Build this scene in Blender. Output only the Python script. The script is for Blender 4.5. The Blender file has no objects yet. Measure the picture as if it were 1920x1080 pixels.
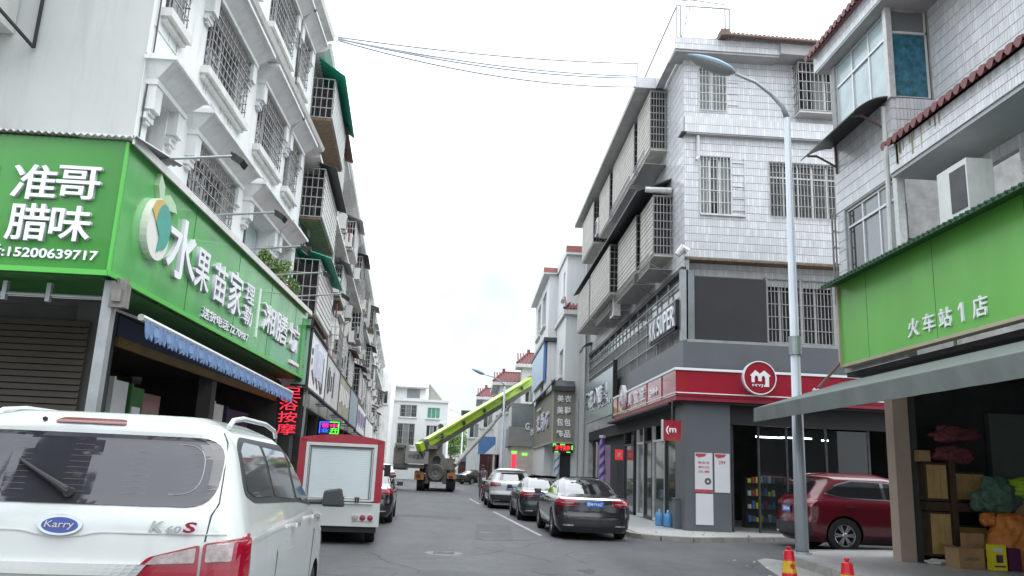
import bpy, bmesh, math, random
from mathutils import Vector, Matrix, noise
rnd = random.Random(7)
S = bpy.context.scene
COL = S.collection
PI = math.pi
# ------------------------------------------------------------ camera
cam_d = bpy.data.cameras.new('camera'); cam = bpy.data.objects.new('camera', cam_d); COL.objects.link(cam)
RM = ((0.9977746831712395, -0.05252940136217396, -0.041065114331565386),
      (-0.051585384046926794, -0.21794824759826573, -0.9745960750595994),
      (0.042244878686818005, 0.9745456497062499, -0.2201729930381093))
cam.matrix_basis = Matrix.Translation((0, 0, 1.6)) @ Matrix(RM).to_4x4()
cam_d.lens = 28.339; cam_d.sensor_width = 36; cam_d.clip_end = 3000; cam_d.clip_start = 0.05
S.camera = cam
# ------------------------------------------------------------ sky and sun (overcast)
W = bpy.data.worlds.new('World'); S.world = W; W.use_nodes = True
nt = W.node_tree; nt.nodes.clear()
o_ = nt.nodes.new('ShaderNodeOutputWorld'); bg = nt.nodes.new('ShaderNodeBackground'); bg2 = nt.nodes.new('ShaderNodeBackground')
sky = nt.nodes.new('ShaderNodeTexSky'); sky.sky_type = 'NISHITA'; sky.sun_disc = False
SUN_EL, SUN_AZ = math.radians(60), math.radians(110)
sky.sun_elevation = SUN_EL; sky.sun_rotation = SUN_AZ
bg.inputs['Strength'].default_value = 0.12
nt.links.new(sky.outputs[0], bg.inputs['Color'])
tc = nt.nodes.new('ShaderNodeTexCoord'); nz = nt.nodes.new('ShaderNodeTexNoise'); cr = nt.nodes.new('ShaderNodeValToRGB')
nz.inputs['Scale'].default_value = 2.2; nz.inputs['Detail'].default_value = 5; nz.inputs['Roughness'].default_value = 0.5
cr.color_ramp.elements[0].position = 0.34; cr.color_ramp.elements[0].color = (0.47, 0.54, 0.58, 1)
cr.color_ramp.elements[1].position = 0.53; cr.color_ramp.elements[1].color = (0.92, 0.98, 1.03, 1)
nt.links.new(tc.outputs['Generated'], nz.inputs['Vector']); nt.links.new(nz.outputs['Fac'], cr.inputs['Fac'])
# overcast sky: about three times brighter at the zenith than at the horizon
sx = nt.nodes.new('ShaderNodeSeparateXYZ'); nt.links.new(tc.outputs['Generated'], sx.inputs[0])
gr = nt.nodes.new('ShaderNodeMapRange'); gr.inputs[1].default_value = 0; gr.inputs[2].default_value = 1; gr.inputs[3].default_value = 0.62; gr.inputs[4].default_value = 1.9
nt.links.new(sx.outputs[2], gr.inputs[0]); nt.links.new(gr.outputs[0], bg2.inputs['Strength']); nt.links.new(cr.outputs[0], bg2.inputs['Color'])
mx = nt.nodes.new('ShaderNodeMixShader'); mx.inputs[0].default_value = 0.93
nt.links.new(bg.outputs[0], mx.inputs[1]); nt.links.new(bg2.outputs[0], mx.inputs[2]); nt.links.new(mx.outputs[0], o_.inputs[0])
sd = bpy.data.lights.new('sun', 'SUN'); sun = bpy.data.objects.new('sun', sd); COL.objects.link(sun)
sd.energy = 1.1; sd.angle = math.radians(64); sd.color = (1, 0.98, 0.95)
sdir = Vector((math.cos(SUN_EL) * math.sin(SUN_AZ), math.cos(SUN_EL) * math.cos(SUN_AZ), math.sin(SUN_EL)))
sun.rotation_euler = sdir.to_track_quat('Z', 'Y').to_euler()
S.view_settings.view_transform = 'Standard'; S.view_settings.look = 'None'
S.view_settings.exposure = 1.12; S.view_settings.gamma = 1; S.view_settings.use_curve_mapping = False
S.cycles.max_bounces = 8; S.cycles.diffuse_bounces = 6; S.cycles.glossy_bounces = 3

# ------------------------------------------------------------ materials
MATS = {}
def mat(name, col, rough=0.6, metal=0.0, var=0.12, scale=2.0, streak=0.0, dirt=(0.25, 0.24, 0.2), bump=0.0, bscale=30.0, coat=0.0, emit=None, es=1.0, spec=0.5, tr=0.0):
    if name in MATS: return MATS[name]
    m = bpy.data.materials.new(name); m.use_nodes = True; n = m.node_tree; b = n.nodes['Principled BSDF']
    c4 = (*col, 1); b.inputs['Base Color'].default_value = c4
    b.inputs['Roughness'].default_value = rough; b.inputs['Metallic'].default_value = metal
    b.inputs['Specular IOR Level'].default_value = spec; b.inputs['Coat Weight'].default_value = coat
    b.inputs['Coat Roughness'].default_value = 0.04; b.inputs['Transmission Weight'].default_value = tr
    m.diffuse_color = c4
    if emit:
        b.inputs['Emission Color'].default_value = (*emit, 1); b.inputs['Emission Strength'].default_value = es
    geo = n.nodes.new('ShaderNodeNewGeometry')
    last = None
    if var > 0:
        t = n.nodes.new('ShaderNodeTexNoise'); t.inputs['Scale'].default_value = scale; t.inputs['Detail'].default_value = 6
        t.inputs['Roughness'].default_value = 0.65
        n.links.new(geo.outputs['Position'], t.inputs['Vector'])
        r = n.nodes.new('ShaderNodeMapRange'); r.inputs[1].default_value = 0.3; r.inputs[2].default_value = 0.7
        r.inputs[3].default_value = 1 - var; r.inputs[4].default_value = 1 + var * 0.6
        n.links.new(t.outputs['Fac'], r.inputs[0])
        mu = n.nodes.new('ShaderNodeMix'); mu.data_type = 'RGBA'; mu.blend_type = 'MULTIPLY'; mu.inputs[0].default_value = 1
        mu.inputs[6].default_value = c4; n.links.new(r.outputs[0], mu.inputs[7]); last = mu.outputs[2]
    if streak > 0:
        mp = n.nodes.new('ShaderNodeMapping'); mp.inputs['Scale'].default_value = (2.6, 2.6, 0.28)
        n.links.new(geo.outputs['Position'], mp.inputs['Vector'])
        t = n.nodes.new('ShaderNodeTexNoise'); t.inputs['Scale'].default_value = 1.6; t.inputs['Detail'].default_value = 7; t.inputs['Roughness'].default_value = 0.7
        n.links.new(mp.outputs[0], t.inputs['Vector'])
        r = n.nodes.new('ShaderNodeMapRange'); r.inputs[1].default_value = 0.5; r.inputs[2].default_value = 0.75
        r.inputs[3].default_value = 0; r.inputs[4].default_value = streak
        n.links.new(t.outputs['Fac'], r.inputs[0])
        mu = n.nodes.new('ShaderNodeMix'); mu.data_type = 'RGBA'; n.links.new(r.outputs[0], mu.inputs[0])
        if last: n.links.new(last, mu.inputs[6])
        else: mu.inputs[6].default_value = c4
        mu.inputs[7].default_value = (*dirt, 1); last = mu.outputs[2]
    if last: n.links.new(last, b.inputs['Base Color'])
    if bump > 0:
        t = n.nodes.new('ShaderNodeTexNoise'); t.inputs['Scale'].default_value = bscale; t.inputs['Detail'].default_value = 4
        n.links.new(geo.outputs['Position'], t.inputs['Vector'])
        bp = n.nodes.new('ShaderNodeBump'); bp.inputs['Strength'].default_value = bump; bp.inputs['Distance'].default_value = 0.02
        n.links.new(t.outputs['Fac'], bp.inputs['Height']); n.links.new(bp.outputs[0], b.inputs['Normal'])
    MATS[name] = m; return m
M = lambda k: MATS[k]
def weather(m, sc, lo, hi, stretch=(1, 1, 1), f0=.35, f1=.7):
    n = m.node_tree; b = n.nodes['Principled BSDF']; src = b.inputs['Base Color'].links[0].from_socket
    geo = n.nodes.new('ShaderNodeNewGeometry'); mp = n.nodes.new('ShaderNodeMapping'); mp.inputs['Scale'].default_value = stretch; n.links.new(geo.outputs['Position'], mp.inputs['Vector'])
    t = n.nodes.new('ShaderNodeTexNoise'); t.inputs['Scale'].default_value = sc; t.inputs['Detail'].default_value = 5; n.links.new(mp.outputs[0], t.inputs['Vector'])
    r = n.nodes.new('ShaderNodeMapRange'); r.inputs[1].default_value = f0; r.inputs[2].default_value = f1; r.inputs[3].default_value = lo; r.inputs[4].default_value = hi; n.links.new(t.outputs['Fac'], r.inputs[0])
    mu = n.nodes.new('ShaderNodeMix'); mu.data_type = 'RGBA'; mu.blend_type = 'MULTIPLY'; mu.inputs[0].default_value = 1; n.links.new(src, mu.inputs[6]); n.links.new(r.outputs[0], mu.inputs[7]); n.links.new(mu.outputs[2], b.inputs['Base Color'])
mat('asphalt', (0.084, 0.086, 0.092), 0.62, var=0.22, scale=0.5, streak=0, bump=0.5, bscale=60)
weather(MATS['asphalt'], .9, .78, 1.12, (1, .12, 1)); weather(MATS['asphalt'], 34, .68, 1.3); weather(MATS['asphalt'], 3.5, .85, 1.1)
mat('line', (0.42, 0.42, 0.42), 0.7, var=0.5, scale=7)
mat('concrete', (0.27, 0.265, 0.25), 0.8, var=0.2, scale=1.5, bump=0.2)
mat('kerb', (0.30, 0.29, 0.27), 0.8, var=0.25, scale=3, bump=0.2)
mat('granite', (0.36, 0.36, 0.355), 0.45, var=0.12, scale=2)
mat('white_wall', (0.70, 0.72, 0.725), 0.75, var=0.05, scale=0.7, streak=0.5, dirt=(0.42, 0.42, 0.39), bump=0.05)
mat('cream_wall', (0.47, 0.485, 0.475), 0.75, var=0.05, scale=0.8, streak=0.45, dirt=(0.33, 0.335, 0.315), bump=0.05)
mat('grey_wall', (0.58, 0.575, 0.555), 0.8, var=0.25, scale=0.9, streak=0.7, dirt=(0.30, 0.29, 0.265), bump=0.1)
mat('dirty_white', (0.76, 0.76, 0.745), 0.75, var=0.12, scale=1.2, streak=0.75, dirt=(0.30, 0.29, 0.26))
mat('trim', (0.62, 0.62, 0.60), 0.7, var=0.1, scale=3, streak=0.5, dirt=(0.28, 0.26, 0.24))
mat('soffit', (0.40, 0.40, 0.40), 0.8, var=0.15, scale=2, streak=0.2)
mat('brown_soffit', (0.17, 0.12, 0.075), 0.8, var=0.5, scale=9)
mat('tile_a', (0.57, 0.575, 0.60), 0.28, var=0.10, scale=1.0, streak=0.14, dirt=(0.42, 0.40, 0.36), coat=0.2)
mat('tile_b', (0.58, 0.59, 0.61), 0.28, var=0.10, scale=1.0, streak=0.14, dirt=(0.42, 0.40, 0.36), coat=0.2)
mat('tile_c', (0.66, 0.66, 0.675), 0.28, var=0.08, scale=1.0, streak=0.25, dirt=(0.45, 0.42, 0.36), coat=0.2)
mat('grout', (0.34, 0.34, 0.34), 0.9, var=0.3, scale=3)
mat('grout_light', (0.42, 0.42, 0.42), 0.9, var=0.3, scale=3)
mat('bars', (0.34, 0.335, 0.325), 0.45, 0.3, var=0.2, scale=8)
mat('bars_dark', (0.22, 0.21, 0.195), 0.5, 0.3, var=0.3, scale=8)
mat('bars_white', (0.56, 0.56, 0.56), 0.4, 0.1, var=0.2, scale=8, streak=0.4, dirt=(0.3, 0.2, 0.13))
mat('rail_grey', (0.30, 0.31, 0.34), 0.4, 0.2, var=0.1)
mat('glass', (0.035, 0.04, 0.045), 0.06, var=0.3, scale=1.1, spec=0.6)
mat('glass_grey', (0.20, 0.22, 0.225), 0.12, var=0.25, scale=0.8, spec=0.6)
mat('glass_blue', (0.03, 0.15, 0.21), 0.3, var=0.7, scale=7, spec=0.6)
mat('glass_pale', (0.42, 0.50, 0.52), 0.15, var=0.25, scale=1.3)
mat('glass_green', (0.10, 0.30, 0.20), 0.1, var=0.3, scale=2)
mat('alu', (0.62, 0.63, 0.63), 0.35, 0.4, var=0.08, scale=5)
mat('steel', (0.34, 0.36, 0.37), 0.45, 0.5, var=0.2, scale=3)
mat('dark_steel', (0.06, 0.06, 0.065), 0.5, 0.3, var=0.3, scale=3)
mat('black', (0.015, 0.015, 0.016), 0.6, var=0.2)
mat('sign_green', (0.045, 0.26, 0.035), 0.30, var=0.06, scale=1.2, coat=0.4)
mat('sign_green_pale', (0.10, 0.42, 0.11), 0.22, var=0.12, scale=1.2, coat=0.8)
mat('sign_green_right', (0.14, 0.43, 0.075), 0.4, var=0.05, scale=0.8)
mat('letter', (0.78, 0.79, 0.82), 0.35, var=0.04)
mat('letter_grey', (0.50, 0.50, 0.56), 0.4, var=0.1)
mat('sign_white', (0.75, 0.76, 0.78), 0.4, var=0.08, scale=2, streak=0.3, dirt=(0.4, 0.38, 0.36))
mat('sign_tan', (0.20, 0.18, 0.145), 0.5, var=0.06)
mat('sign_red', (0.30, 0.006, 0.022), 0.22, var=0.08, scale=0.7, coat=0.6)
mat('sign_blue', (0.09, 0.20, 0.42), 0.4, var=0.1)
mat('panel_grey', (0.105, 0.115, 0.125), 0.45, var=0.1, scale=1.2)
mat('panel_black', (0.022, 0.022, 0.024), 0.75, var=0.15)
mat('panel_silver', (0.30, 0.36, 0.36), 0.25, 0.3, var=0.1)
mat('awn_blue', (0.12, 0.20, 0.36), 0.6, var=0.15, scale=5)
mat('awn_grey', (0.125, 0.145, 0.138), 0.65, var=0.15, scale=2, streak=0.3, dirt=(0.12, 0.12, 0.1))
mat('awn_green', (0.015, 0.30, 0.19), 0.4, var=0.15, scale=3)
mat('awn_dark', (0.045, 0.05, 0.055), 0.5, var=0.3, scale=3)
mat('roof_red', (0.17, 0.05, 0.05), 0.55, var=0.35, scale=5)
mat('roof_brown', (0.16, 0.10, 0.085), 0.7, var=0.4, scale=5)
mat('shutter', (0.045, 0.036, 0.026), 0.6, var=0.15, scale=1.2)
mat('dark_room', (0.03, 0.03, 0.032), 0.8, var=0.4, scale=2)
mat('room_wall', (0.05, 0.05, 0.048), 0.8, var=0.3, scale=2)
mat('wood', (0.48, 0.31, 0.12), 0.5, var=0.25, scale=3, streak=0.3, dirt=(0.32, 0.19, 0.07))
mat('wood_dark', (0.06, 0.035, 0.02), 0.5, var=0.3, scale=4)
mat('cardboard', (0.36, 0.22, 0.115), 0.8, var=0.15, scale=6)
mat('orange', (0.52, 0.17, 0.03), 0.6, var=0.25, scale=5)
mat('yellow', (0.70, 0.60, 0.02), 0.5, var=0.1)
mat('purple', (0.09, 0.02, 0.07), 0.6, var=0.2)
mat('lime', (0.37, 0.58, 0.015), 0.35, var=0.08, scale=1, coat=0.4)
mat('cyan_green', (0.30, 0.45, 0.02), 0.5, var=0.2)
mat('cloth_green', (0.08, 0.15, 0.11), 0.9, var=0.4, scale=6)
mat('leaf', (0.055, 0.12, 0.02), 0.6, var=0.5, scale=6)
mat('leaf_b', (0.10, 0.19, 0.025), 0.6, var=0.5, scale=6)
mat('leaf_dark', (0.025, 0.055, 0.015), 0.6, var=0.4, scale=4)
mat('bark', (0.10, 0.08, 0.06), 0.9, var=0.3)
mat('terracotta', (0.28, 0.11, 0.06), 0.8, var=0.2)
mat('paint_white', (0.55, 0.575, 0.57), 0.2, var=0.04, coat=0.8)
mat('paint_black', (0.010, 0.011, 0.014), 0.2, var=0.05, coat=0.7, spec=0.7)
mat('paint_grey', (0.018, 0.019, 0.021), 0.25, var=0.05, coat=0.6)
mat('paint_red', (0.11, 0.004, 0.012), 0.25, var=0.05, coat=0.7)
mat('truck_red', (0.33, 0.008, 0.025), 0.35, var=0.06, coat=0.3)
mat('shutter_grey', (0.54, 0.59, 0.60), 0.4, 0.2, var=0.05)
mat('car_glass', (0.012, 0.014, 0.016), 0.03, var=0, spec=0.9, coat=1.0)
mat('van_glass', (0.028, 0.028, 0.034), 0.04, var=0.1, spec=0.6, coat=0.4)
mat('tyre', (0.018, 0.018, 0.018), 0.8, var=0.2)
mat('rim', (0.55, 0.55, 0.56), 0.3, 0.8, var=0.1)
mat('chrome', (0.75, 0.76, 0.77), 0.12, 1.0, var=0)
mat('lamp_red', (0.24, 0.004, 0.02), 0.1, var=0.1, scale=20, coat=1)
mat('lamp_clear', (0.36, 0.30, 0.30), 0.12, 0.2, var=0.4, scale=25, coat=1)
mat('lamp_dark', (0.12, 0.006, 0.01), 0.2, var=0.1, coat=0.7)
mat('plate_blue', (0.02, 0.12, 0.50), 0.4, var=0.05)
mat('emblem_blue', (0.02, 0.04, 0.22), 0.2, var=0, coat=1)
mat('plastic', (0.03, 0.032, 0.034), 0.6, var=0.1)
mat('pole_white', (0.42, 0.455, 0.50), 0.35, 0.1, var=0.08, scale=1.5, streak=0.25, dirt=(0.35, 0.36, 0.38))
mat('lamp_blue', (0.09, 0.24, 0.55), 0.3, var=0.05)
mat('lamp_grey', (0.30, 0.32, 0.33), 0.4, var=0.05)
mat('crane_grey', (0.19, 0.18, 0.155), 0.55, 0.1, var=0.3, scale=1.5, streak=0.4, dirt=(0.1, 0.08, 0.06))
mat('crane_light', (0.30, 0.295, 0.27), 0.5, 0.1, var=0.2)
mat('crane_orange', (0.38, 0.17, 0.05), 0.6, var=0.5, scale=3)
mat('crane_dark', (0.10, 0.097, 0.088), 0.6, var=0.3)
mat('led_red', (0.2, 0.0, 0.0), 0.5, var=0, emit=(1.0, 0.02, 0.04), es=1.1)
mat('led_red_dim', (0.2, 0.0, 0.0), 0.5, var=0, emit=(0.75, 0.03, 0.06), es=0.85)
mat('led_green', (0.0, 0.2, 0.0), 0.5, var=0, emit=(0.1, 1.0, 0.05), es=1.2)
mat('led_blue', (0.0, 0.0, 0.2), 0.5, var=0, emit=(0.03, 0.1, 1.0), es=1.4)
mat('led_magenta', (0.2, 0.0, 0.1), 0.5, var=0, emit=(1.0, 0.02, 0.3), es=1.1)
mat('tube', (0.8, 0.9, 0.8), 0.5, var=0, emit=(0.8, 1.0, 0.9), es=14.0)
mat('cone_red', (0.55, 0.015, 0.03), 0.35, var=0.15, scale=8)
mat('cone_yellow', (0.65, 0.38, 0.03), 0.35, var=0.3, scale=20)
mat('poster', (0.60, 0.60, 0.62), 0.5, var=0.05)
mat('poster_red', (0.45, 0.06, 0.09), 0.5, var=0.3, scale=8)
mat('poster_pink', (0.55, 0.25, 0.42), 0.5, var=0.1)
mat('barrel_blue', (0.10, 0.28, 0.55), 0.25, var=0.1)
mat('crate_green', (0.20, 0.38, 0.10), 0.6, var=0.4, scale=9)
mat('violet', (0.10, 0.05, 0.30), 0.4, var=0.1)
mat('cage_shade', (0.05, 0.05, 0.055), 0.9, var=0.6, scale=7)  # shade inside the balcony cages, put into the colour
mat('cage_slat', (0.50, 0.48, 0.44), 0.6, 0.1, var=0.2, scale=3, streak=0.5, dirt=(0.28, 0.25, 0.2))
mat('skin', (0.35, 0.2, 0.14), 0.6, var=0.05)
mat('cloth_red', (0.16, 0.04, 0.05), 0.8, var=0.3)
mat('cloth_grey', (0.12, 0.10, 0.10), 0.8, var=0.3)
mat('cloth_pink', (0.5, 0.25, 0.3), 0.8, var=0.3)
mat('cable', (0.34, 0.36, 0.42), 0.6, var=0)
mat('cable_dark', (0.05, 0.05, 0.05), 0.6, var=0)

weather(MATS['sign_green'], 1.4, .86, 1.05, (1, 1, .3)); weather(MATS['sign_green_pale'], 1.3, .85, 1.1, (1, 1, .25)); weather(MATS['sign_green_right'], 1.0, .88, 1.04, (1, 1, .35)); weather(MATS['cream_wall'], .5, .9, 1.03, (1, 1, .3)); weather(MATS['paint_white'], 2.2, .93, 1.02)
# ------------------------------------------------------------ mesh helpers
class Fr:
    """wall frame: u along, v up, d outwards"""
    def __init__(s, o, u, n): s.o = Vector(o); s.u = Vector(u); s.n = Vector(n); s.t = Vector((0, 0, 1)).cross(s.n)
    def p(s, u, v, d): return s.o + s.u * u + s.n * d + Vector((0, 0, v))
class MB:
    def __init__(s): s.v = []; s.f = []; s.m = []; s.mi = 0
    def poly(s, pts):
        n = len(s.v); s.v += [tuple(p) for p in pts]; s.f.append(tuple(range(n, n + len(pts)))); s.m.append(s.mi); return s
    def hexa(s, c, skip=()):
        n = len(s.v); s.v += [tuple(p) for p in c]
        for k, q in enumerate(((0, 3, 2, 1), (4, 5, 6, 7), (0, 1, 5, 4), (1, 2, 6, 5), (2, 3, 7, 6), (3, 0, 4, 7))):
            if k in skip: continue
            s.f.append(tuple(n + i for i in q)); s.m.append(s.mi)
        return s
    def box(s, x0, x1, y0, y1, z0, z1, skip=()):
        return s.hexa([(x0, y0, z0), (x1, y0, z0), (x1, y1, z0), (x0, y1, z0), (x0, y0, z1), (x1, y0, z1), (x1, y1, z1), (x0, y1, z1)], skip)
    def fb(s, fr, u0, u1, v0, v1, d0, d1, skip=()):
        return s.hexa([fr.p(u0, v0, d0), fr.p(u1, v0, d0), fr.p(u1, v0, d1), fr.p(u0, v0, d1), fr.p(u0, v1, d0), fr.p(u1, v1, d0), fr.p(u1, v1, d1), fr.p(u0, v1, d1)], skip)
    def bar(s, a, b, w, h=None, up=(0, 0, 1)):
        a = Vector(a); b = Vector(b); h = h or w; d = (b - a).normalized(); x = d.cross(Vector(up))
        if x.length < 1e-3: x = d.cross(Vector((1, 0, 0)))
        x.normalize(); y = x.cross(d); x *= w / 2; y *= h / 2
        return s.hexa([a - x - y, a + x - y, a + x + y, a - x + y, b - x - y, b + x - y, b + x + y, b - x + y])
    def tube(s, path, r, n=8, caps=True):
        path = [Vector(p) for p in path]; base = len(s.v); rr = r if hasattr(r, '__len__') else [r] * len(path)
        px = None
        for i, p in enumerate(path):
            d = (path[min(i + 1, len(path) - 1)] - path[max(i - 1, 0)]).normalized()
            if px is None:
                px = d.cross(Vector((0, 0, 1)))
                if px.length < 1e-3: px = d.cross(Vector((1, 0, 0)))
            px = (px - d * px.dot(d)).normalized(); py = d.cross(px)
            for k in range(n):
                a = 2 * PI * k / n; s.v.append(tuple(p + (px * math.cos(a) + py * math.sin(a)) * rr[i]))
        for i in range(len(path) - 1):
            for k in range(n):
                a = base + i * n + k; b = base + i * n + (k + 1) % n
                s.f.append((a, b, b + n, a + n)); s.m.append(s.mi)
        if caps:
            s.f.append(tuple(base + k for k in range(n))); s.m.append(s.mi)
            s.f.append(tuple(base + (len(path) - 1) * n + k for k in range(n))); s.m.append(s.mi)
        return s
    def prism(s, pts, ext):
        """extrude planar polygon pts by vector ext"""
        ext = Vector(ext); n = len(s.v); k = len(pts)
        s.v += [tuple(p) for p in pts]; s.v += [tuple(Vector(p) + ext) for p in pts]
        s.f.append(tuple(n + i for i in range(k))); s.m.append(s.mi)
        s.f.append(tuple(n + k + i for i in reversed(range(k)))); s.m.append(s.mi)
        for i in range(k):
            j = (i + 1) % k; s.f.append((n + i, n + j, n + k + j, n + k + i)); s.m.append(s.mi)
        return s
    def lathe(s, prof, n=20, axis='z', c=(0, 0, 0)):
        """prof: (r, h) pairs"""
        base = len(s.v); c = Vector(c)
        for r, h in prof:
            for k in range(n):
                a = 2 * PI * k / n; x, y = r * math.cos(a), r * math.sin(a)
                s.v.append(tuple(c + (Vector((x, y, h)) if axis == 'z' else Vector((h, x, y)) if axis == 'x' else Vector((x, h, y)))))
        for i in range(len(prof) - 1):
            for k in range(n):
                a = base + i * n + k; b = base + i * n + (k + 1) % n; s.f.append((a, b, b + n, a + n)); s.m.append(s.mi)
        return s
    def mesh(s, name, mats, smooth=False, recalc=True):
        me = bpy.data.meshes.new(name); me.from_pydata(s.v, [], s.f)
        for m in (mats if isinstance(mats, (list, tuple)) else [mats]): me.materials.append(MATS[m] if isinstance(m, str) else m)
        if any(s.m): me.polygons.foreach_set('material_index', s.m)
        if recalc:
            bm = bmesh.new(); bm.from_mesh(me); bmesh.ops.recalc_face_normals(bm, faces=bm.faces); bm.to_mesh(me); bm.free()
        if smooth: me.polygons.foreach_set('use_smooth', [True] * len(me.polygons))
        me.update(); return me
ML = {}
INV = {}     # thing / part name -> matrix taking authored coordinates to the root's space
def link(me, name, parent=None, mw=None):
    o = bpy.data.objects.new(name, me); COL.objects.link(o)
    if parent is not None:
        o.parent = parent
        inv = INV[parent.name] if parent.type == 'EMPTY' else INV.get(parent.name, Matrix())
        if mw is None: mw = inv; loc = inv
        else: loc = inv @ mw
        if parent.type != 'EMPTY': loc = ML[parent.name].inverted() @ loc
        ML[o.name] = (ML[parent.name] if parent.type != 'EMPTY' else Matrix()) @ loc
        o.matrix_basis = loc; INV[o.name] = inv
    else:
        if mw: o.matrix_basis = mw
        INV[o.name] = Matrix()
    return o
SPLIT = {'bracket', 'spiral_stripe', 'tailgate_seam', 'winch_housing', 'cap', 'pilaster', 'drain_pipe', 'ink_mark', 'arm', 'wall_cable', 'character', 'divider', 'hook', 'junction_box', 'frame_rail', 'light_strip', 'post', 'render_band', 'strut', 'leg', 'mullion', 'headlight'}
def islands(mb):
    par = list(range(len(mb.v)))
    def find(a):
        while par[a] != a: par[a] = par[par[a]]; a = par[a]
        return a
    for f in mb.f:
        r = find(f[0])
        for i in f[1:]: par[find(i)] = r
    out = {}
    for k, f in enumerate(mb.f): out.setdefault(find(f[0]), []).append(k)
    res = []
    for fs in out.values():
        n = MB(); mp = {}
        for k in fs:
            q = []
            for i in mb.f[k]:
                if i not in mp: mp[i] = len(n.v); n.v.append(mb.v[i])
                q.append(mp[i])
            n.f.append(tuple(q)); n.m.append(mb.m[k])
        res.append(n)
    return res
def build(mb, name, mats, parent=None, smooth=False, recalc=True, kind=None, label=None, mw=None):
    if parent is not None and name in SPLIT and kind is None:
        isl = islands(mb)
        if 1 < len(isl) < 60:
            for q in isl: o = link(q.mesh(name, mats, smooth, recalc), name, parent, mw)
            return o
    o = link(mb.mesh(name, mats, smooth, recalc), name, parent, mw)
    if kind: o['kind'] = kind
    if label: o['label'] = label
    return o
def thing(name, label, cat, loc=(0, 0, 0), rz=0.0, group=None, local=False):
    """Empty at a thing's base. Parts are authored in world coordinates unless local=True"""
    o = bpy.data.objects.new(name, None); COL.objects.link(o); o.location = loc; o.rotation_euler = (0, 0, rz)
    o.empty_display_size = 0.3; o['label'] = label; o['category'] = cat
    if group: o['group'] = group
    mw = Matrix.Translation(loc) @ Matrix.Rotation(rz, 4, 'Z')
    INV[o.name] = Matrix() if local else mw.inverted()
    return o
def tag(o, label=None, cat=None, group=None, kind=None):
    if label: o['label'] = label
    if cat: o['category'] = cat
    if group: o['group'] = group
    if kind: o['kind'] = kind
    return o
def copytree(o, parent=None):
    c = o.copy(); COL.objects.link(c); c.parent = parent
    if parent is not None: c.matrix_parent_inverse = o.matrix_parent_inverse.copy()
    for ch in list(o.children): copytree(ch, c)
    return c
TXT = {}
def text_mesh(s, depth, bold=0.0, m='letter', side=None):
    key = (s, depth, bold, m, side)
    if key in TXT: return TXT[key]
    c = bpy.data.curves.new('lettering', 'FONT'); c.body = s; c.size = 1; c.extrude = depth; c.offset = bold
    c.resolution_u = 3; c.align_x = 'LEFT'
    o = bpy.data.objects.new('tmp', c); COL.objects.link(o)
    dg = bpy.context.evaluated_depsgraph_get(); dg.update()
    me = bpy.data.meshes.new_from_object(o.evaluated_get(dg)); COL.objects.unlink(o); bpy.data.objects.remove(o)
    if len(me.vertices) == 0: return None
    xs = [v.co.x for v in me.vertices]; ys = [v.co.y for v in me.vertices]
    cx, cy, w, h = (min(xs) + max(xs)) / 2, (min(ys) + max(ys)) / 2, max(xs) - min(xs), max(ys) - min(ys)
    for v in me.vertices: v.co.x = (v.co.x - cx) / w; v.co.y = (v.co.y - cy) / h; v.co.z += depth
    me.materials.clear(); me.materials.append(MATS[m])
    if side:
        me.materials.append(MATS[side])
        for p in me.polygons: p.material_index = 0 if abs(p.normal.z) > 0.7 else 1
    me.update(); TXT[key] = me; return me
def text(s, fr, u, v, d, w, h, parent, depth=0.03, m='letter', bold=0.02, name='character', side=None, slant=0):
    """text centred at u,v on frame, scaled to w x h; stands depth metres proud"""
    me = text_mesh(s, 1.0 * 0.5, bold, m, side)
    if me is None: return None
    if me.name.startswith('lettering') is False: me.name = 'lettering'
    X = fr.t * w; Y = Vector((0, 0, 1)) * h + fr.t * slant * h; Z = fr.n * depth
    P = fr.p(u, v, d)
    mw = Matrix(((X.x, Y.x, Z.x, P.x), (X.y, Y.y, Z.y, P.y), (X.z, Y.z, Z.z, P.z), (0, 0, 0, 1)))
    inv = INV[parent.name]
    o = bpy.data.objects.new(name, me); COL.objects.link(o); o.parent = parent
    loc = inv @ mw
    if parent.type != 'EMPTY': loc = ML[parent.name].inverted() @ loc
    if slant: me2 = me.copy(); me2.transform(loc); o.data = me2
    else: o.matrix_basis = loc
    ML[o.name] = (ML[parent.name] if parent.type != 'EMPTY' else Matrix()) @ loc; INV[o.name] = inv
    return o
def wall(mb, fr, u0, u1, v0, v1, holes, t=0.25, d=0.0):
    """wall panel with rectangular holes (u0,u1,v0,v1) and reveals of depth t"""
    us = sorted({u0, u1, *[min(max(x, u0), u1) for h in holes for x in h[:2]]}); vs = sorted({v0, v1, *[min(max(x, v0), v1) for h in holes for x in h[2:4]]})
    for i in range(len(us) - 1):
        for j in range(len(vs) - 1):
            cu, cv = (us[i] + us[i + 1]) / 2, (vs[j] + vs[j + 1]) / 2
            if any(h[0] < cu < h[1] and h[2] < cv < h[3] for h in holes): continue
            mb.poly([fr.p(us[i], vs[j], d), fr.p(us[i + 1], vs[j], d), fr.p(us[i + 1], vs[j + 1], d), fr.p(us[i], vs[j + 1], d)])
    for a, b, c, e in [h[:4] for h in holes]:
        mb.poly([fr.p(a, c, d), fr.p(b, c, d), fr.p(b, c, d - t), fr.p(a, c, d - t)]); mb.poly([fr.p(a, e, d), fr.p(b, e, d), fr.p(b, e, d - t), fr.p(a, e, d - t)])
        mb.poly([fr.p(a, c, d), fr.p(a, e, d), fr.p(a, e, d - t), fr.p(a, c, d - t)]); mb.poly([fr.p(b, c, d), fr.p(b, e, d), fr.p(b, e, d - t), fr.p(b, c, d - t)])
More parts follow.
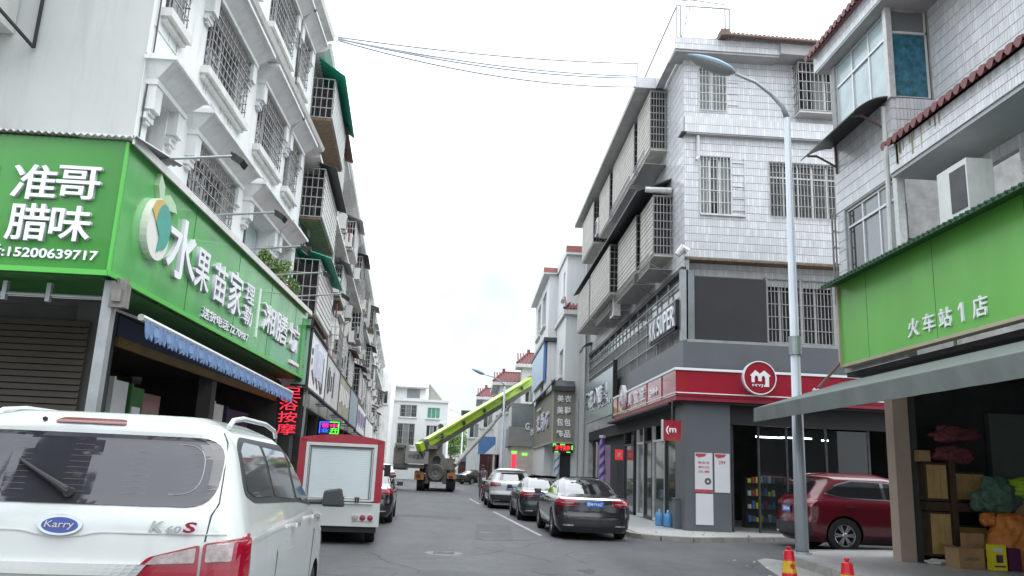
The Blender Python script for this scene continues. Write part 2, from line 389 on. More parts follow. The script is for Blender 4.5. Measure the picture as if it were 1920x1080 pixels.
def tiles(fr, u0, u1, v0, v1, holes, tw, th, gap, parent, d=0.0, name='wall_tiles', jit=0.0, mats=('tile_a', 'tile_b', 'tile_c')):
    mb = MB(); nv = int(round((v1 - v0) / th)); th = (v1 - v0) / nv; nu = max(1, int(round((u1 - u0) / tw))); tw = (u1 - u0) / nu
    for j in range(nv):
        for i in range(nu):
            a, b = u0 + i * tw + gap / 2, u0 + (i + 1) * tw - gap / 2; c, e = v0 + j * th + gap, v0 + (j + 1) * th - gap
            if any(h[0] - tw * .45 < (a + b) / 2 < h[1] + tw * .45 and c < h[3] and e > h[2] for h in holes):
                # trim against a hole vertically
                hh = [h for h in holes if h[0] - tw * .45 < (a + b) / 2 < h[1] + tw * .45 and c < h[3] and e > h[2]][0]
                if c < hh[2] - 0.02: e = hh[2]
                elif e > hh[3] + 0.02: c = hh[3]
                else: continue
            mb.mi = rnd.choice((0, 0, 1, 2)); k = d + 0.012 + rnd.uniform(-.001, .001)
            mb.fb(fr, a, b, c, e, d, k, skip=(2,))
    return build(mb, name, list(mats), parent, recalc=False, kind='stuff')
def grid(mb, fr, u0, u1, v0, v1, d, nu, nv, r=0.02, rh=None):
    rh = rh or r
    for i in range(nu + 1):
        u = u0 + (u1 - u0) * i / nu; mb.fb(fr, u - r / 2, u + r / 2, v0, v1, d - r / 2, d + r / 2)
    for j in range(nv + 1 if nv else 0):
        v = v0 + (v1 - v0) * j / nv; mb.fb(fr, u0 - r / 2, u1 + r / 2, v - rh / 2, v + rh / 2, d + r / 2, d + r * 1.5)
def window(bld, fr, u0, u1, v0, v1, rec=0.14, cols=2, sill=True, hood=False, bars=None, glass='glass', framem='alu', orn=False, barsm='bars', transom=None, d=0.0, hv=0.0, sash=0):
    f = MB(); w = 0.05
    f.fb(fr, u0, u1, v0, v0 + w, d - rec - .04, d - rec + .02); f.fb(fr, u0, u1, v1 - w, v1, d - rec - .04, d - rec + .02)
    f.fb(fr, u0, u0 + w, v0 + w, v1 - w, d - rec - .04, d - rec + .02); f.fb(fr, u1 - w, u1, v0 + w, v1 - w, d - rec - .04, d - rec + .02)
    for i in range(1, cols):
        u = u0 + (u1 - u0) * i / cols; f.fb(fr, u - w / 2, u + w / 2, v0 + w, v1 - w, d - rec - .035, d - rec + .015)
    if transom: f.fb(fr, u0 + w, u1 - w, transom - w / 2, transom + w / 2, d - rec - .03, d - rec + .025)
    fo = build(f, 'window', framem, bld)
    for i in range(cols):
        a = u0 + (u1 - u0) * i / cols + w / 2; b = u0 + (u1 - u0) * (i + 1) / cols - w / 2
        g = MB(); g.fb(fr, a, b, v0 + w / 2, v1 - w / 2, d - rec - .02 - (.012 if i % 2 else 0), d - rec - .008 - (.012 if i % 2 else 0)); build(g, 'pane', glass if not isinstance(glass, (list, tuple)) else glass[i % len(glass)], fo)
    if sill:
        s = MB(); s.fb(fr, u0 - .12, u1 + .12, v0 - .13, v0, d, d + .16); s.fb(fr, u0 - .07, u1 + .07, v0 - .2, v0 - .13, d, d + .09); build(s, 'sill', 'trim', fo)
    if hood:
        h = MB(); H = v1 + hv
        h.fb(fr, u0 - .28, u1 + .28, H + .02, H + .10, d, d + .18)          # lower moulding
        # splayed underside up to the cornice
        for a, b, c, e, p, q in ((u0 - .28, u1 + .28, H + .10, H + .34, .16, .40),):
            A = [fr.p(a, c, d), fr.p(b, c, d), fr.p(b, c, d + p), fr.p(a, c, d + p), fr.p(a - .1, e, d), fr.p(b + .1, e, d), fr.p(b + .1, e, d + q), fr.p(a - .1, e, d + q)]
            h.hexa(A)
        h.fb(fr, u0 - .42, u1 + .42, H + .34, H + .40, d, d + .45); h.fb(fr, u0 - .38, u1 + .38, H + .40, H + .44, d, d + .38)
        build(h, 'hood_mould', 'trim_hood', fo)
        b = MB()
        for s_, e_ in ((u0 - .26, u0 - .02), (u1 + .02, u1 + .26)):
            b.fb(fr, s_, e_, H - .34, H + .02, d, d + .16); b.fb(fr, s_ + .03, e_ - .03, H - .40, H - .34, d, d + .11); b.fb(fr, s_ - .02, e_ + .02, H - .48, H - .40, d, d + .08); b.fb(fr, s_ + .05, e_ - .05, H - .53, H - .48, d, d + .06)
        build(b, 'bracket', 'trim_hood', fo)
    if bars:
        nu, nv, proj = bars; g = MB(); D = d + proj
        grid(g, fr, u0 + .02, u1 - .02, v0 + .02, v1 - .02, D, nu, nv, .015)
        if proj > .05:
            for u in (u0 + .02, u1 - .02):
                for k in range(nv + 1):
                    v = v0 + .02 + (v1 - v0 - .04) * k / nv; g.fb(fr, u - .009, u + .009, v - .009, v + .009, d - .02, D)
                for k in range(1, max(2, int(proj / .12))): g.fb(fr, u - .009, u + .009, v0, v1, d + proj * k / max(2, int(proj / .12)) - .009, d + proj * k / max(2, int(proj / .12)) + .009)
        if orn:
            for i in range(nu):
                a = u0 + (u1 - u0) * (i + .5) / nu
                for k in range(nv):
                    if (i + k) % 2: continue
                    v = v0 + (v1 - v0) * (k + .5) / nv; r = min((u1 - u0) / nu, (v1 - v0) / nv) * .42
                    pts = [fr.p(a + r * math.cos(t * PI / 4), v + r * math.sin(t * PI / 4), D + .01) for t in range(9)]
                    g.tube(pts, .008, 3, False)
        build(g, 'security_bars', barsm, fo, kind='stuff')
    return fo
mat('trim_hood', (0.66, 0.675, 0.68), 0.7, var=0.08, scale=3, streak=0.45, dirt=(0.36, 0.33, 0.31))
def cage(bld, fr, u0, u1, v0, v1, d0, d1, canopy=None, nu=None, nv=4, nd=4, floor='brown_soffit', barm='bars', lattice=True, panel=None, back=True, over=0.25, slope=0.25, label=None, names='balcony_cage'):
    g = MB(); r = .020; nu = nu or max(3, int((u1 - u0) / .16))
    # vertical bars and rails of the street face and the two ends
    for i in range(nu + 1):
        u = u0 + (u1 - u0) * i / nu; g.fb(fr, u - r / 2, u + r / 2, v0, v1, d1 - r / 2, d1 + r / 2)
    for e in (u0, u1):
        for i in range(1, nd + 1):
            dd = d1 - (d1 - d0) * i / nd; g.fb(fr, e - r / 2, e + r / 2, v0, v1, dd - r / 2, dd + r / 2)
    for j in range(nv + 1):
        v = v0 + (v1 - v0) * j / nv; g.fb(fr, u0 - r, u1 + r, v - r * .6, v + r * .6, d1 + r / 2, d1 + r * 1.4)
        for e in (u0, u1): g.fb(fr, e - r * .7, e + r * .7, v - r * .6, v + r * .6, d0, d1)
    fl = MB(); fl.fb(fr, u0, u1, v0 - (.03 if floor == 'bars_dark' else .08), v0 - .01, d0, d1); o = build(fl, names, floor, bld, label=label)
    build(g, 'cage_bars', barm, o, kind='stuff')
    if not canopy: b = MB(); b.fb(fr, u0 - .03, u1 + .03, v1 + .01, v1 + .03, d0, d1 + .03); build(b, 'cage_roof', 'bars_dark', o)
    b = MB(); ue = u0 + min(.45, (u1 - u0) * .3); b.fb(fr, ue, ue + .03, v0 + .02, v1 - .02, d0 + .02, d1 - .06); build(b, 'shade_panel', 'cage_shade', o)  # added dark partition standing in for the shaded cage interior
    if back:
        b = MB(); b.fb(fr, u0 + .1, u1 - .1, v0 + .02, v1 - .05, d0 - .02, d0 + .03); build(b, 'pane', 'glass', o)
    if panel:
        b = MB(); n = max(3, int((v1 - v0) / .16))
        for j in range(n):
            v = v0 + (v1 - v0) * j / n; b.fb(fr, u0 + .02, u1 - .02, v + .03, v + (v1 - v0) / n - .01, d1 + .02, d1 + .035)
        build(b, 'louvre', panel, o)
    if canopy:
        c = MB(); n = max(4, int((u1 - u0 + over) / .2)); a, b = u0 - over, u1 + over
        for i in range(n):
            ua, ub = a + (b - a) * i / n, a + (b - a) * (i + 1) / n; um = (ua + ub) / 2; z = .03
            for (p, q, zp, zq) in ((ua, um, 0, z), (um, ub, z, 0)):
                c.hexa([fr.p(p, v1 + slope + .1 + zp - .02, d0), fr.p(q, v1 + slope + .1 + zq - .02, d0), fr.p(q, v1 + .05 + zq - .02, d1 + .3), fr.p(p, v1 + .05 + zp - .02, d1 + .3),
                        fr.p(p, v1 + slope + .1 + zp, d0), fr.p(q, v1 + slope + .1 + zq, d0), fr.p(q, v1 + .05 + zq, d1 + .3), fr.p(p, v1 + .05 + zp, d1 + .3)])
        build(c, 'canopy', canopy, o)
    return o
def rope(pts, sag, n=16):
    a, b = Vector(pts[0]), Vector(pts[1]); return [a.lerp(b, i / n) - Vector((0, 0, sag * 4 * (i / n) * (1 - i / n))) for i in range(n + 1)]
def leaves(n, c, r, size, rn, flat=1.0):
    mb = MB()
    for _ in range(n):
        d = Vector((rn.gauss(0, 1), rn.gauss(0, 1), rn.gauss(0, 1) * flat)).normalized() * (rn.random() ** .4); p = Vector(c) + Vector((d.x * r[0], d.y * r[1], d.z * r[2]))
        a = Vector((rn.gauss(0, 1), rn.gauss(0, 1), rn.gauss(0, 1))).normalized(); b = a.orthogonal().normalized(); s = size * rn.uniform(.6, 1.3)
        mb.mi = rn.choice((0, 0, 1)); mb.poly([p - a * s, p + b * s * .45, p + a * s, p - b * s * .45])
    return mb
LS = Fr((0, 0, 0), (0, 1, 0), (1, 0, 0))      # base frames, copied with an offset below
def sideL(x): return Fr((x, 0, 0), (0, 1, 0), (1, 0, 0))
def sideR(x): return Fr((x, 0, 0), (0, 1, 0), (-1, 0, 0))
def front(y): return Fr((0, y, 0), (1, 0, 0), (0, -1, 0))

# ============================================================ GROUND
g = MB(); g.poly([(-400, -200, 0), (400, -200, 0), (400, 900, 0), (-400, 900, 0)])
tag(build(g, 'ground', 'concrete'), kind='structure')
g = MB(); z = .004
g.poly([(-4.6, -60, z), (6.9, -60, z), (6.4, 13, z), (6.6, 17.3, z), (7.6, 18.2, z), (9.8, 19.0, z), (60, 19.6, z), (60, 27, z), (9, 23.2, z), (5.75, 21.2, z), (4.4, 21.9, z), (4.3, 44, z), (3.6, 58, z), (2.2, 63, z), (1.2, 76, z), (-.8, 92, z), (40, 104, z), (40, 116, z), (-60, 112, z), (-60, 100, z), (-10.5, 96, z), (-4.75, 24, z)])
tag(build(g, 'road', 'asphalt'), kind='structure')
g = MB(); z = .008
def strip(mb, a, b, w, z):
    a = Vector((*a, z)); b = Vector((*b, z)); n = (b - a).normalized().cross(Vector((0, 0, 1))) * w / 2; mb.poly([a - n, b - n, b + n, a + n])
strip(g, (1.9, 21.3), (1.02, 32.3), .10, z); strip(g, (0.55, 38.5), (0.1, 45), .10, z)
tag(build(g, 'parking_line', 'line'), kind='structure')
g = MB(); g.poly([(5.0, 12, z), (6.3, 12, z), (6.4, 13.6, z), (6.6, 17.2, z), (6.35, 17.6, z), (6.0, 17.1, z), (5.65, 15.6, z)])
tag(build(g, 'concrete_apron', 'concrete'), kind='structure')
for i, (pts_) in enumerate((((-1.6, 12.2), (1.2, 11.6), (1.5, 13.3), (-1.4, 13.6)), ((.2, 19.5), (1.1, 19.3), (1.3, 24.6), (.3, 24.9)), ((-2.4, 27), (-.2, 26.6), (-.1, 28), (-2.3, 28.3)), ((3.6, 13.9), (5.2, 13.6), (5.3, 15.0), (3.8, 15.2)))):
    g = MB(); g.poly([(x, y, .0075 + i * .0001) for x, y in pts_]); tag(build(g, 'asphalt_patch', mat('asphalt_patch', (0.074, 0.076, 0.081), .7, var=.3, scale=1.5, bump=.5, bscale=50)), kind='structure')
g = MB(); ro = random.Random(8)
for k in range(12):
    x, y, r0 = ro.uniform(-1.5, 4), ro.uniform(11, 36), ro.uniform(.08, .3); g.poly([(x + r0 * ro.uniform(.6, 1.1) * math.cos(t * PI / 7), y + r0 * 1.6 * ro.uniform(.6, 1.1) * math.sin(t * PI / 7), .0081 + k * .00002) for t in range(14)])
tag(build(g, 'oil_stain', mat('oil', (0.040, 0.041, 0.044), .5, var=.3)), kind='structure')
g = MB(); rc = random.Random(3)
for k in range(9):
    x, y = rc.uniform(-2.5, 5), rc.uniform(9, 30); a = rc.uniform(-1.2, 1.2); pts_ = [(x, y)]
    for j in range(9): a += rc.uniform(-.5, .5); x += math.sin(a) * .35; y += math.cos(a) * .35; pts_.append((x, y))
    for p, q in zip(pts_, pts_[1:]): strip(g, p, q, rc.uniform(.008, .016), .0082)
tag(build(g, 'road_crack', mat('crack', (0.045, 0.045, 0.045), .9, var=0)), kind='structure')
g = MB()
for k in range(5): strip(g, (1.0 + k * .8, 12.9 - k * .1), (1.55 + k * .8, 12.85 - k * .1), .3, .0086)
tag(build(g, 'worn_marking', mat('worn_line', (0.17, 0.17, 0.17), .8, var=.5, scale=9)), kind='structure')
g = MB()
for k in range(70):
    x, y = rc.choice(((rc.uniform(4.0, 4.4), rc.uniform(21, 40)), (rc.uniform(5.2, 6.2), rc.uniform(12, 17)), (rc.uniform(4.6, 9), rc.uniform(21.9, 23.5)))); q = rc.uniform(.015, .05); g.mi = rc.choice((0, 0, 1)); g.box(x, x + q, y, y + q * 1.4, .13 if (x > 4.6 and y > 21.5) else .008, .15 if (x > 4.6 and y > 21.5) else .02)
tag(build(g, 'litter', ['kerb', 'trim']), 'scattered scraps of litter along the right kerbs', 'litter', kind='stuff')
# manhole
g = MB(); g.lathe([(0, .012), (.30, .012), (.33, .014), (.36, .010), (.37, .004)], 24, c=(-.4, 16.1, 0))
for k in range(-3, 4): g.box(-.4 - .2, -.4 + .2, 16.1 + k * .07 - .015, 16.1 + k * .07 + .015, .012, .018)
mat('iron', (0.17, 0.17, 0.17), 0.6, 0.4, var=0.3, scale=8)
tag(build(g, 'manhole_cover', 'iron'), 'round worn manhole cover set in the road near the camera', 'manhole')
# right sidewalk of the mini-market with kerb stones
def slab(name, pts, z0, z1, m, kind='structure', parent=None):
    mb = MB(); mb.prism([(x, y, z0) for x, y in pts], (0, 0, z1 - z0)); o = build(mb, name, m, parent)
    if parent is None: o['kind'] = kind
    return o
slab('sidewalk', [(4.55, 44.5), (4.55, 22.1), (4.9, 21.6), (5.8, 21.35), (9.1, 23.05), (30, 24.6), (30, 44.5)], -.1, .12, 'granite')
k = MB(); pts = [(4.40, 44.5), (4.40, 22.05), (4.62, 21.55), (5.0, 21.3), (5.8, 21.18), (9.15, 22.9), (14, 23.3)]
for a, b in zip(pts, pts[1:]):
    L = (Vector(b) - Vector(a)).length; n = max(1, int(L / .9))
    for i in range(n):
        p = Vector(a).lerp(Vector(b), i / n); q = Vector(a).lerp(Vector(b), (i + .97) / n); k.bar((p.x, p.y, .055), (q.x, q.y, .055), .15, .14)
tag(build(k, 'kerb', 'kerb'), kind='structure')
slab('raised_pavement', [(6.32, 9.5), (6.50, 13.6), (6.70, 16.9), (6.85, 17.35), (7.7, 18.05), (9.9, 18.85), (30, 19.3), (30, 9.5)], -.1, .165, 'granite')
k = MB(); pts = [(6.22, 9.5), (6.40, 13.6), (6.60, 16.95), (6.76, 17.42), (7.63, 18.14), (9.85, 18.95), (16, 19.1)]
for a, b in zip(pts, pts[1:]):
    L = (Vector(b) - Vector(a)).length; n = max(1, int(L / .8))
    for i in range(n):
        p = Vector(a).lerp(Vector(b), i / n); q = Vector(a).lerp(Vector(b), (i + .97) / n); k.bar((p.x, p.y, .075), (q.x, q.y, .075), .16, .19)
tag(build(k, 'pavement_edge', 'kerb'), kind='structure')
slab('left_pavement', [(-4.9, -5), (-4.5, 9), (-4.5, 22), (-4.75, 24), (-10.7, 97), (-25, 97), (-25, -5)], -.1, .10, 'concrete')
slab('far_pavement', [(4.3, 44.5), (3.6, 58), (2.2, 63), (1.2, 76), (-.8, 92), (30, 100), (30, 44.5)], -.1, .10, 'concrete')

# ============================================================ LEFT NEAR BUILDING
b = thing('apartment_building', 'cream white apartment house with moulded window hoods above the green shop sign', 'building', (-4.8, 10.5, 0))
FS = sideL(-4.8); FF = front(10.5)
cols = [(10.88, 11.5), (12.6, 14.75), (15.9, 17.7), (18.45, 19.4)]
rows = [(5.12, 6.62), (7.93, 9.18), (10.73, 12.05)]
H = [(a, c, r0, r1) for (a, c) in cols for (r0, r1) in rows]
w = MB(); wall(w, FS, 10.5, 20.45, 3.55, 13.2, H, .22)
w.poly([(-4.8, 20.45, 0), (-12, 20.45, 0), (-12, 20.45, 13.2), (-4.8, 20.45, 13.2)]); w.poly([(-4.8, 10.5, 13.2), (-16, 10.5, 13.2), (-16, 20.45, 13.2), (-4.8, 20.45, 13.2)])
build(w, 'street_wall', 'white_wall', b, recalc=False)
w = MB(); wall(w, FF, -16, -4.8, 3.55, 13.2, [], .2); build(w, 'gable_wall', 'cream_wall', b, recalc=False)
w = MB()
for u in (10.55, 20.35): w.fb(FS, u - .05, u + .05, 5.2, 13.0, 0.002, .012)
for v in (4.95, 7.55): w.fb(FS, 10.6, 20.4, v, v + .03, 0.002, .014)
build(w, 'render_band', 'white_wall', b)
for r, (r0, r1) in enumerate(rows):
    for c, (a, e) in enumerate(cols):
        narrow = c in (0, 3)
        if r == 0 and c == 0: window(b, FS, a, e, r0, r1, .3, 1, sill=False, hood=True, glass='glass')
        elif r == 0 and c == 2: window(b, FS, a, e, r0, r1, .22, 2, sill=False, hood=True, glass=['glass', 'glass_pale'])
        elif r == 0 and c == 3: window(b, FS, a, e, r0, r1, .16, 1, sill=False, hood=True, glass='glass', hv=.02)
        else: window(b, FS, a, e, r0, r1, .14, 1 if narrow else 2, hood=True, glass='glass', bars=(3 if narrow else 12, 7 if not narrow else 6, .10), orn=(r == 0 or narrow), barsm='bars')
w = MB(); rs_ = random.Random(9)
for r0, r1 in rows[1:] + [(5.12, 6)]:
    for (a, e) in cols:
        for k in range(3 if e - a < 1 else 7):
            u = rs_.uniform(a - .1, e + .05); q = rs_.uniform(.012, .04); w.fb(FS, u, u + q, r0 - .2 - rs_.uniform(.12, .7), r0 - .2, .001, .0035)
build(w, 'rain_stain', mat('stain_grey', (0.46, 0.45, 0.41), .8, var=.3, scale=9), b, kind='stuff')
# string course between the third and fourth storeys, and the eaves
w = MB()
w.prism([FS.p(10.35, 9.50, 0), FS.p(10.35, 9.54, .20), FS.p(10.35, 9.62, .22), FS.p(10.35, 9.66, .46), FS.p(10.35, 9.75, .50), FS.p(10.35, 9.80, 0)], (0, 10.1, 0))
w2 = MB(); w2.prism([FS.p(10.3, 12.72, 0), FS.p(10.3, 12.78, .22), FS.p(10.3, 12.90, .26), FS.p(10.3, 12.96, .44), FS.p(10.3, 13.12, .47), FS.p(10.3, 13.2, 0)], (0, 10.2, 0))
build(w, 'string_course', 'trim', b); build(w2, 'eaves', 'trim', b)
# downpipe and cables on the corner
w = MB(); w.tube([FS.p(10.62, 5.2, .03), FS.p(10.6, 6.4, .035), FS.p(10.66, 7.2, .03), FS.p(10.62, 13, .03)], .012, 5)
w.tube([FS.p(18.2, 12.6, .1), FS.p(18.1, 11.2, .12), FS.p(18.35, 10.2, .1), FS.p(19.6, 10.1, .3)], .02, 5)
build(w, 'wall_cable', 'cable_dark', b)
# ground floor: piers, shutter, shop rooms
w = MB()
w.box(-16, -4.82, 10.62, 10.75, 0.1, 3.5); w.box(-12, -4.8, 20.2, 20.45, .1, 3.5); w.box(-12, -8.4, 10.75, 20.2, .1, 3.5); w.box(-5.15, -4.85, 10.5, 11.0, .1, 3.5)
w.box(-5.1, -4.85, 15.3, 15.55, .1, 3.5); w.box(-12, -4.82, 10.6, 20.3, 3.44, 3.54)
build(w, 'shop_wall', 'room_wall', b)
w = MB(); w.box(-8.38, -8.3, 10.8, 20.1, .1, 3.4); build(w, 'back_wall', 'dark_green_wall' if 'dark_green_wall' in MATS else mat('dark_green_wall', (0.03, 0.11, 0.03), 0.6, var=.3), b)
sh = MB()
for i in range(38):
    z = .12 + i * .082; sh.hexa([(-9.6, 10.42, z), (-4.95, 10.42, z), (-4.95, 10.47, z), (-9.6, 10.47, z), (-9.6, 10.445, z + .07), (-4.95, 10.445, z + .07), (-4.95, 10.475, z + .078), (-9.6, 10.475, z + .078)])
build(sh, 'roller_shutter', 'shutter', b)
# shop front details on the street side
d = MB(); d.box(-4.86, -4.80, 11.0, 20.2, 3.0, 3.13); build(d, 'fascia_board', mat('ochre', (0.12, 0.07, 0.015), 0.5, var=.3, scale=3), b)
d = MB(); d.box(-4.90, -4.83, 11.0, 20.2, 3.14, 3.42); build(d, 'lintel', mat('navy', (0.02, 0.025, 0.07), 0.6, var=.2), b)
for y0, y1, m_, x_ in ((11.5, 12.0, 'alu', -5.0), (12.6, 13.1, 'dark_green_wall', -5.2), (13.2, 14.6, mat('pinkish', (0.30, 0.17, 0.17), .5), -5.5), (15.7, 16.3, 'alu', -4.9), (17.2, 18.9, 'navy', -5.1)):
    d = MB(); d.box(x_ - .06, x_, y0, y1, .1, 2.6); d.box(x_ - .05, x_ + .02, y0 - .03, y0 + .03, .1, 2.64); build(d, 'door_panel', m_, b)
d = MB(); d.box(-5.19, -5.17, 12.65, 12.95, 1.9, 2.3); build(d, 'notice', 'poster', b)

# shop sign box of the corner: two green faces with raised white lettering
s = thing('shop_sign', 'large wraparound green fruit shop sign with raised white characters and a pear emblem', 'shop sign', (-4.2, 9.15, 3.55))
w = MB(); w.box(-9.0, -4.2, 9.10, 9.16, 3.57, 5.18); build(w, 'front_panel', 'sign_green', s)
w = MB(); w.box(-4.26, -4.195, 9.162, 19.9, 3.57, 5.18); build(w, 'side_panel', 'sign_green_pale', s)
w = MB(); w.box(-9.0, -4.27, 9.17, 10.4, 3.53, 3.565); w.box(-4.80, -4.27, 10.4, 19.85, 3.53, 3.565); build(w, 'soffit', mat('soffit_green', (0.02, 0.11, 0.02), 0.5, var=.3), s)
w = MB()
w.box(-9.0, -4.19, 9.07, 9.10, 3.55, 3.61); w.box(-4.195, -4.17, 9.07, 19.9, 3.55, 3.61); w.box(-4.215, -4.18, 9.08, 9.12, 3.61, 5.16)
build(w, 'edge_trim', mat('trim_green', (0.10, 0.45, 0.08), 0.3, var=.05), s)
w = MB()
for i in range(62):   # corrugated sheet on top of the box
    x = -9.0 + i * .08; w.hexa([(x, 9.02, 5.185), (x + .04, 9.02, 5.215), (x + .04, 10.5, 5.43), (x, 10.5, 5.40), (x, 9.02, 5.195), (x + .04, 9.02, 5.225), (x + .04, 10.5, 5.44), (x, 10.5, 5.41)])
    w.hexa([(x + .04, 9.02, 5.215), (x + .08, 9.02, 5.185), (x + .08, 10.5, 5.40), (x + .04, 10.5, 5.43), (x + .04, 9.02, 5.225), (x + .08, 9.02, 5.195), (x + .08, 10.5, 5.41), (x + .04, 10.5, 5.44)])
build(w, 'corrugated_top', 'soffit', s)
w = MB(); w.box(-4.78, -4.12, 9.04, 19.95, 5.20, 5.235); w.box(-4.13, -4.105, 9.04, 19.95, 5.13, 5.235); build(w, 'top_flashing', 'trim', s)
F1 = front(9.10); F2 = sideL(-4.195)
for ch, u, v, ww, hh in (('准', -5.16, 4.60, .50, .42), ('哥', -4.67, 4.62, .50, .40), ('腊', -5.155, 4.12, .47, .44), ('味', -4.68, 4.13, .46, .42), ('荣', -5.82, 4.62, .42, .42)):
    text(ch, F1, u, v, .0, ww, hh, s, .055, bold=.012, m='letter', side='letter_grey')
text('话:15200639717', F1, -4.96, 3.775, 0, 1.25, .145, s, .025, bold=.02, name='phone_number', side='letter_grey')
for ch, u, v, ww, hh in (('水', 11.1, 4.40, 1.15, .86), ('果', 11.98, 4.32, .66, .62), ('苗', 12.85, 4.32, .68, .62), ('家', 13.72, 4.35, .80, .74), ('理', 14.58, 4.52, .55, .34), ('勒', 14.58, 4.12, .55, .34), ('湘', 16.1, 4.33, .95, .55), ('膳', 17.2, 4.33, 1.0, .62), ('坊', 18.45, 4.33, 1.05, .62)):
    text(ch, F2, u, v, 0, ww, hh, s, .055, bold=.010, m='letter', side='letter_grey')
text('送货电话:7270187', F2, 13.55, 3.75, 0, 2.6, .17, s, .03, bold=.015, name='phone_number', side='letter_grey')
w = MB(); w.fb(F2, 15.33, 15.42, 3.85, 4.8, 0, .02); w.fb(F2, 18.3, 19.2, 3.75, 3.82, 0, .05); build(w, 'divider', 'letter', s)
for u in (11.55, 13.9, 16.25, 18.6): w = MB(); w.fb(F2, u, u + .012, 3.60, 5.16, -.002, .004); build(w, 'panel_seam', 'soffit_green', s)
w = MB(); w.fb(F1, -6.6, -6.59, 3.62, 5.16, -.002, .004); build(w, 'panel_seam', 'soffit_green', s)
# pear emblem
def emb(f, pts, d, t, name, m):
    q = MB(); q.prism([f.p(a, c, d) for a, c in pts], f.n * t); return build(q, name, m, s)
cx, cy = 10.08, 4.40
out = [(cx + .36 * math.cos(t * PI / 14) * (1 - .12 * math.sin(t * PI / 14)), cy + .40 * math.sin(t * PI / 14)) for t in range(28)]
emb(F2, out, 0, .09, 'emblem_body', mat('emblem_cream', (0.72, 0.72, 0.66), .3, var=.1))
inn = [(cx + .10 + .24 * math.cos(t * PI / 10), cy + .06 + .30 * math.sin(t * PI / 10)) for t in range(-5, 11)] + [(cx - .10, cy + .02), (cx + .02, cy - .1), (cx - .02, cy - .3)]
emb(F2, inn, .092, .012, 'emblem_swirl', mat('emblem_teal', (0.06, 0.33, 0.27), .3, var=.2))
emb(F2, [(cx - .30, cy + .18), (cx - .2, cy + .33), (cx, cy + .395), (cx + .12, cy + .36), (cx - .05, cy + .25), (cx - .12, cy + .05)], .092, .01, 'emblem_shine', mat('emblem_gold', (0.6, 0.42, 0.12), .3, var=.2))
emb(F2, [(cx - .02, cy + .40), (cx - .12, cy + .55), (cx - .08, cy + .72), (cx + .08, cy + .60), (cx + .10, cy + .45)], 0, .06, 'emblem_leaf', mat('emblem_leafgreen', (0.42, 0.58, 0.38), .3, var=.1))
emb(F2, [(cx + .12, cy + .42), (cx + .3, cy + .56), (cx + .52, cy + .50), (cx + .62, cy + .40), (cx + .36, cy + .36)], 0, .05, 'emblem_leaf', 'emblem_leafgreen')

# steel post with brackets under the corner
s = thing('steel_post', 'grey steel post with tube light brackets holding up the green corner sign', 'post', (-4.22, 9.3, .1))
w = MB(); w.box(-4.29, -4.17, 9.25, 9.37, .1, 3.53); build(w, 'post', 'steel', s)
w = MB(); w.tube([(-5.7, 9.45, 3.36), (-4.3, 9.45, 3.36)], .022, 8); w.box(-5.02, -4.97, 9.42, 9.48, 3.28, 3.5); w.box(-5.52, -5.47, 9.42, 9.48, 3.28, 3.5); build(w, 'rail', 'steel', s)
w = MB(); w.box(-4.20, -4.02, 9.22, 9.34, 3.22, 3.5); w.box(-4.16, -4.06, 9.18, 9.22, 3.28, 3.42); w.tube([(-4.11, 9.3, 3.5), (-4.11, 9.3, 3.56)], .07, 10); build(w, 'junction_box', 'bars_dark', s)
# spotlights over the sign
for i, (y, L) in enumerate(((9.95, .95), (12.3, .95), (14.3, .95), (16.3, 1.0), (18.4, 1.05))):
    lab = ['nearest', 'second nearest', 'middle', 'second farthest', 'farthest'][i] + ' sign floodlight on an arm above the green fruit shop sign'
    s = thing('sign_floodlight', lab, 'floodlight', (-4.15, y, 5.22), group='floodlights over the green shop sign')
    w = MB(); w.tube([(-4.75, y, 5.22), (-4.15, y, 5.30), (-4.15 + L, y + .05, 5.42)], .018, 6); build(w, 'arm', 'steel', s)
    x = -4.15 + L; w = MB(); w.hexa([(x - .05, y - .11, 5.33), (x + .08, y - .11, 5.25), (x + .08, y + .11, 5.25), (x - .05, y + .11, 5.33), (x, y - .11, 5.40), (x + .12, y - .11, 5.32), (x + .12, y + .11, 5.32), (x, y + .11, 5.40)]); w.bar((x - .03, y - .14, 5.39), (x - .03, y + .14, 5.39), .025); build(w, 'lamp_head', 'black', s)
    w = MB(); w.poly([(x - .04, y - .09, 5.32), (x + .07, y - .09, 5.252), (x + .07, y + .09, 5.252), (x - .04, y + .09, 5.32)]); build(w, 'lens', 'alu', s)
s = MB(); s.tube([(-4.5, 9.9, 5.33), (-4.2, 10.05, 5.36)], .06, 8); s.bar((-4.35, 9.98, 5.23), (-4.35, 9.98, 5.33), .05)
tag(build(s, 'camera_housing', 'bars_white'), 'small white tube camera on top of the green sign at its corner', 'camera')
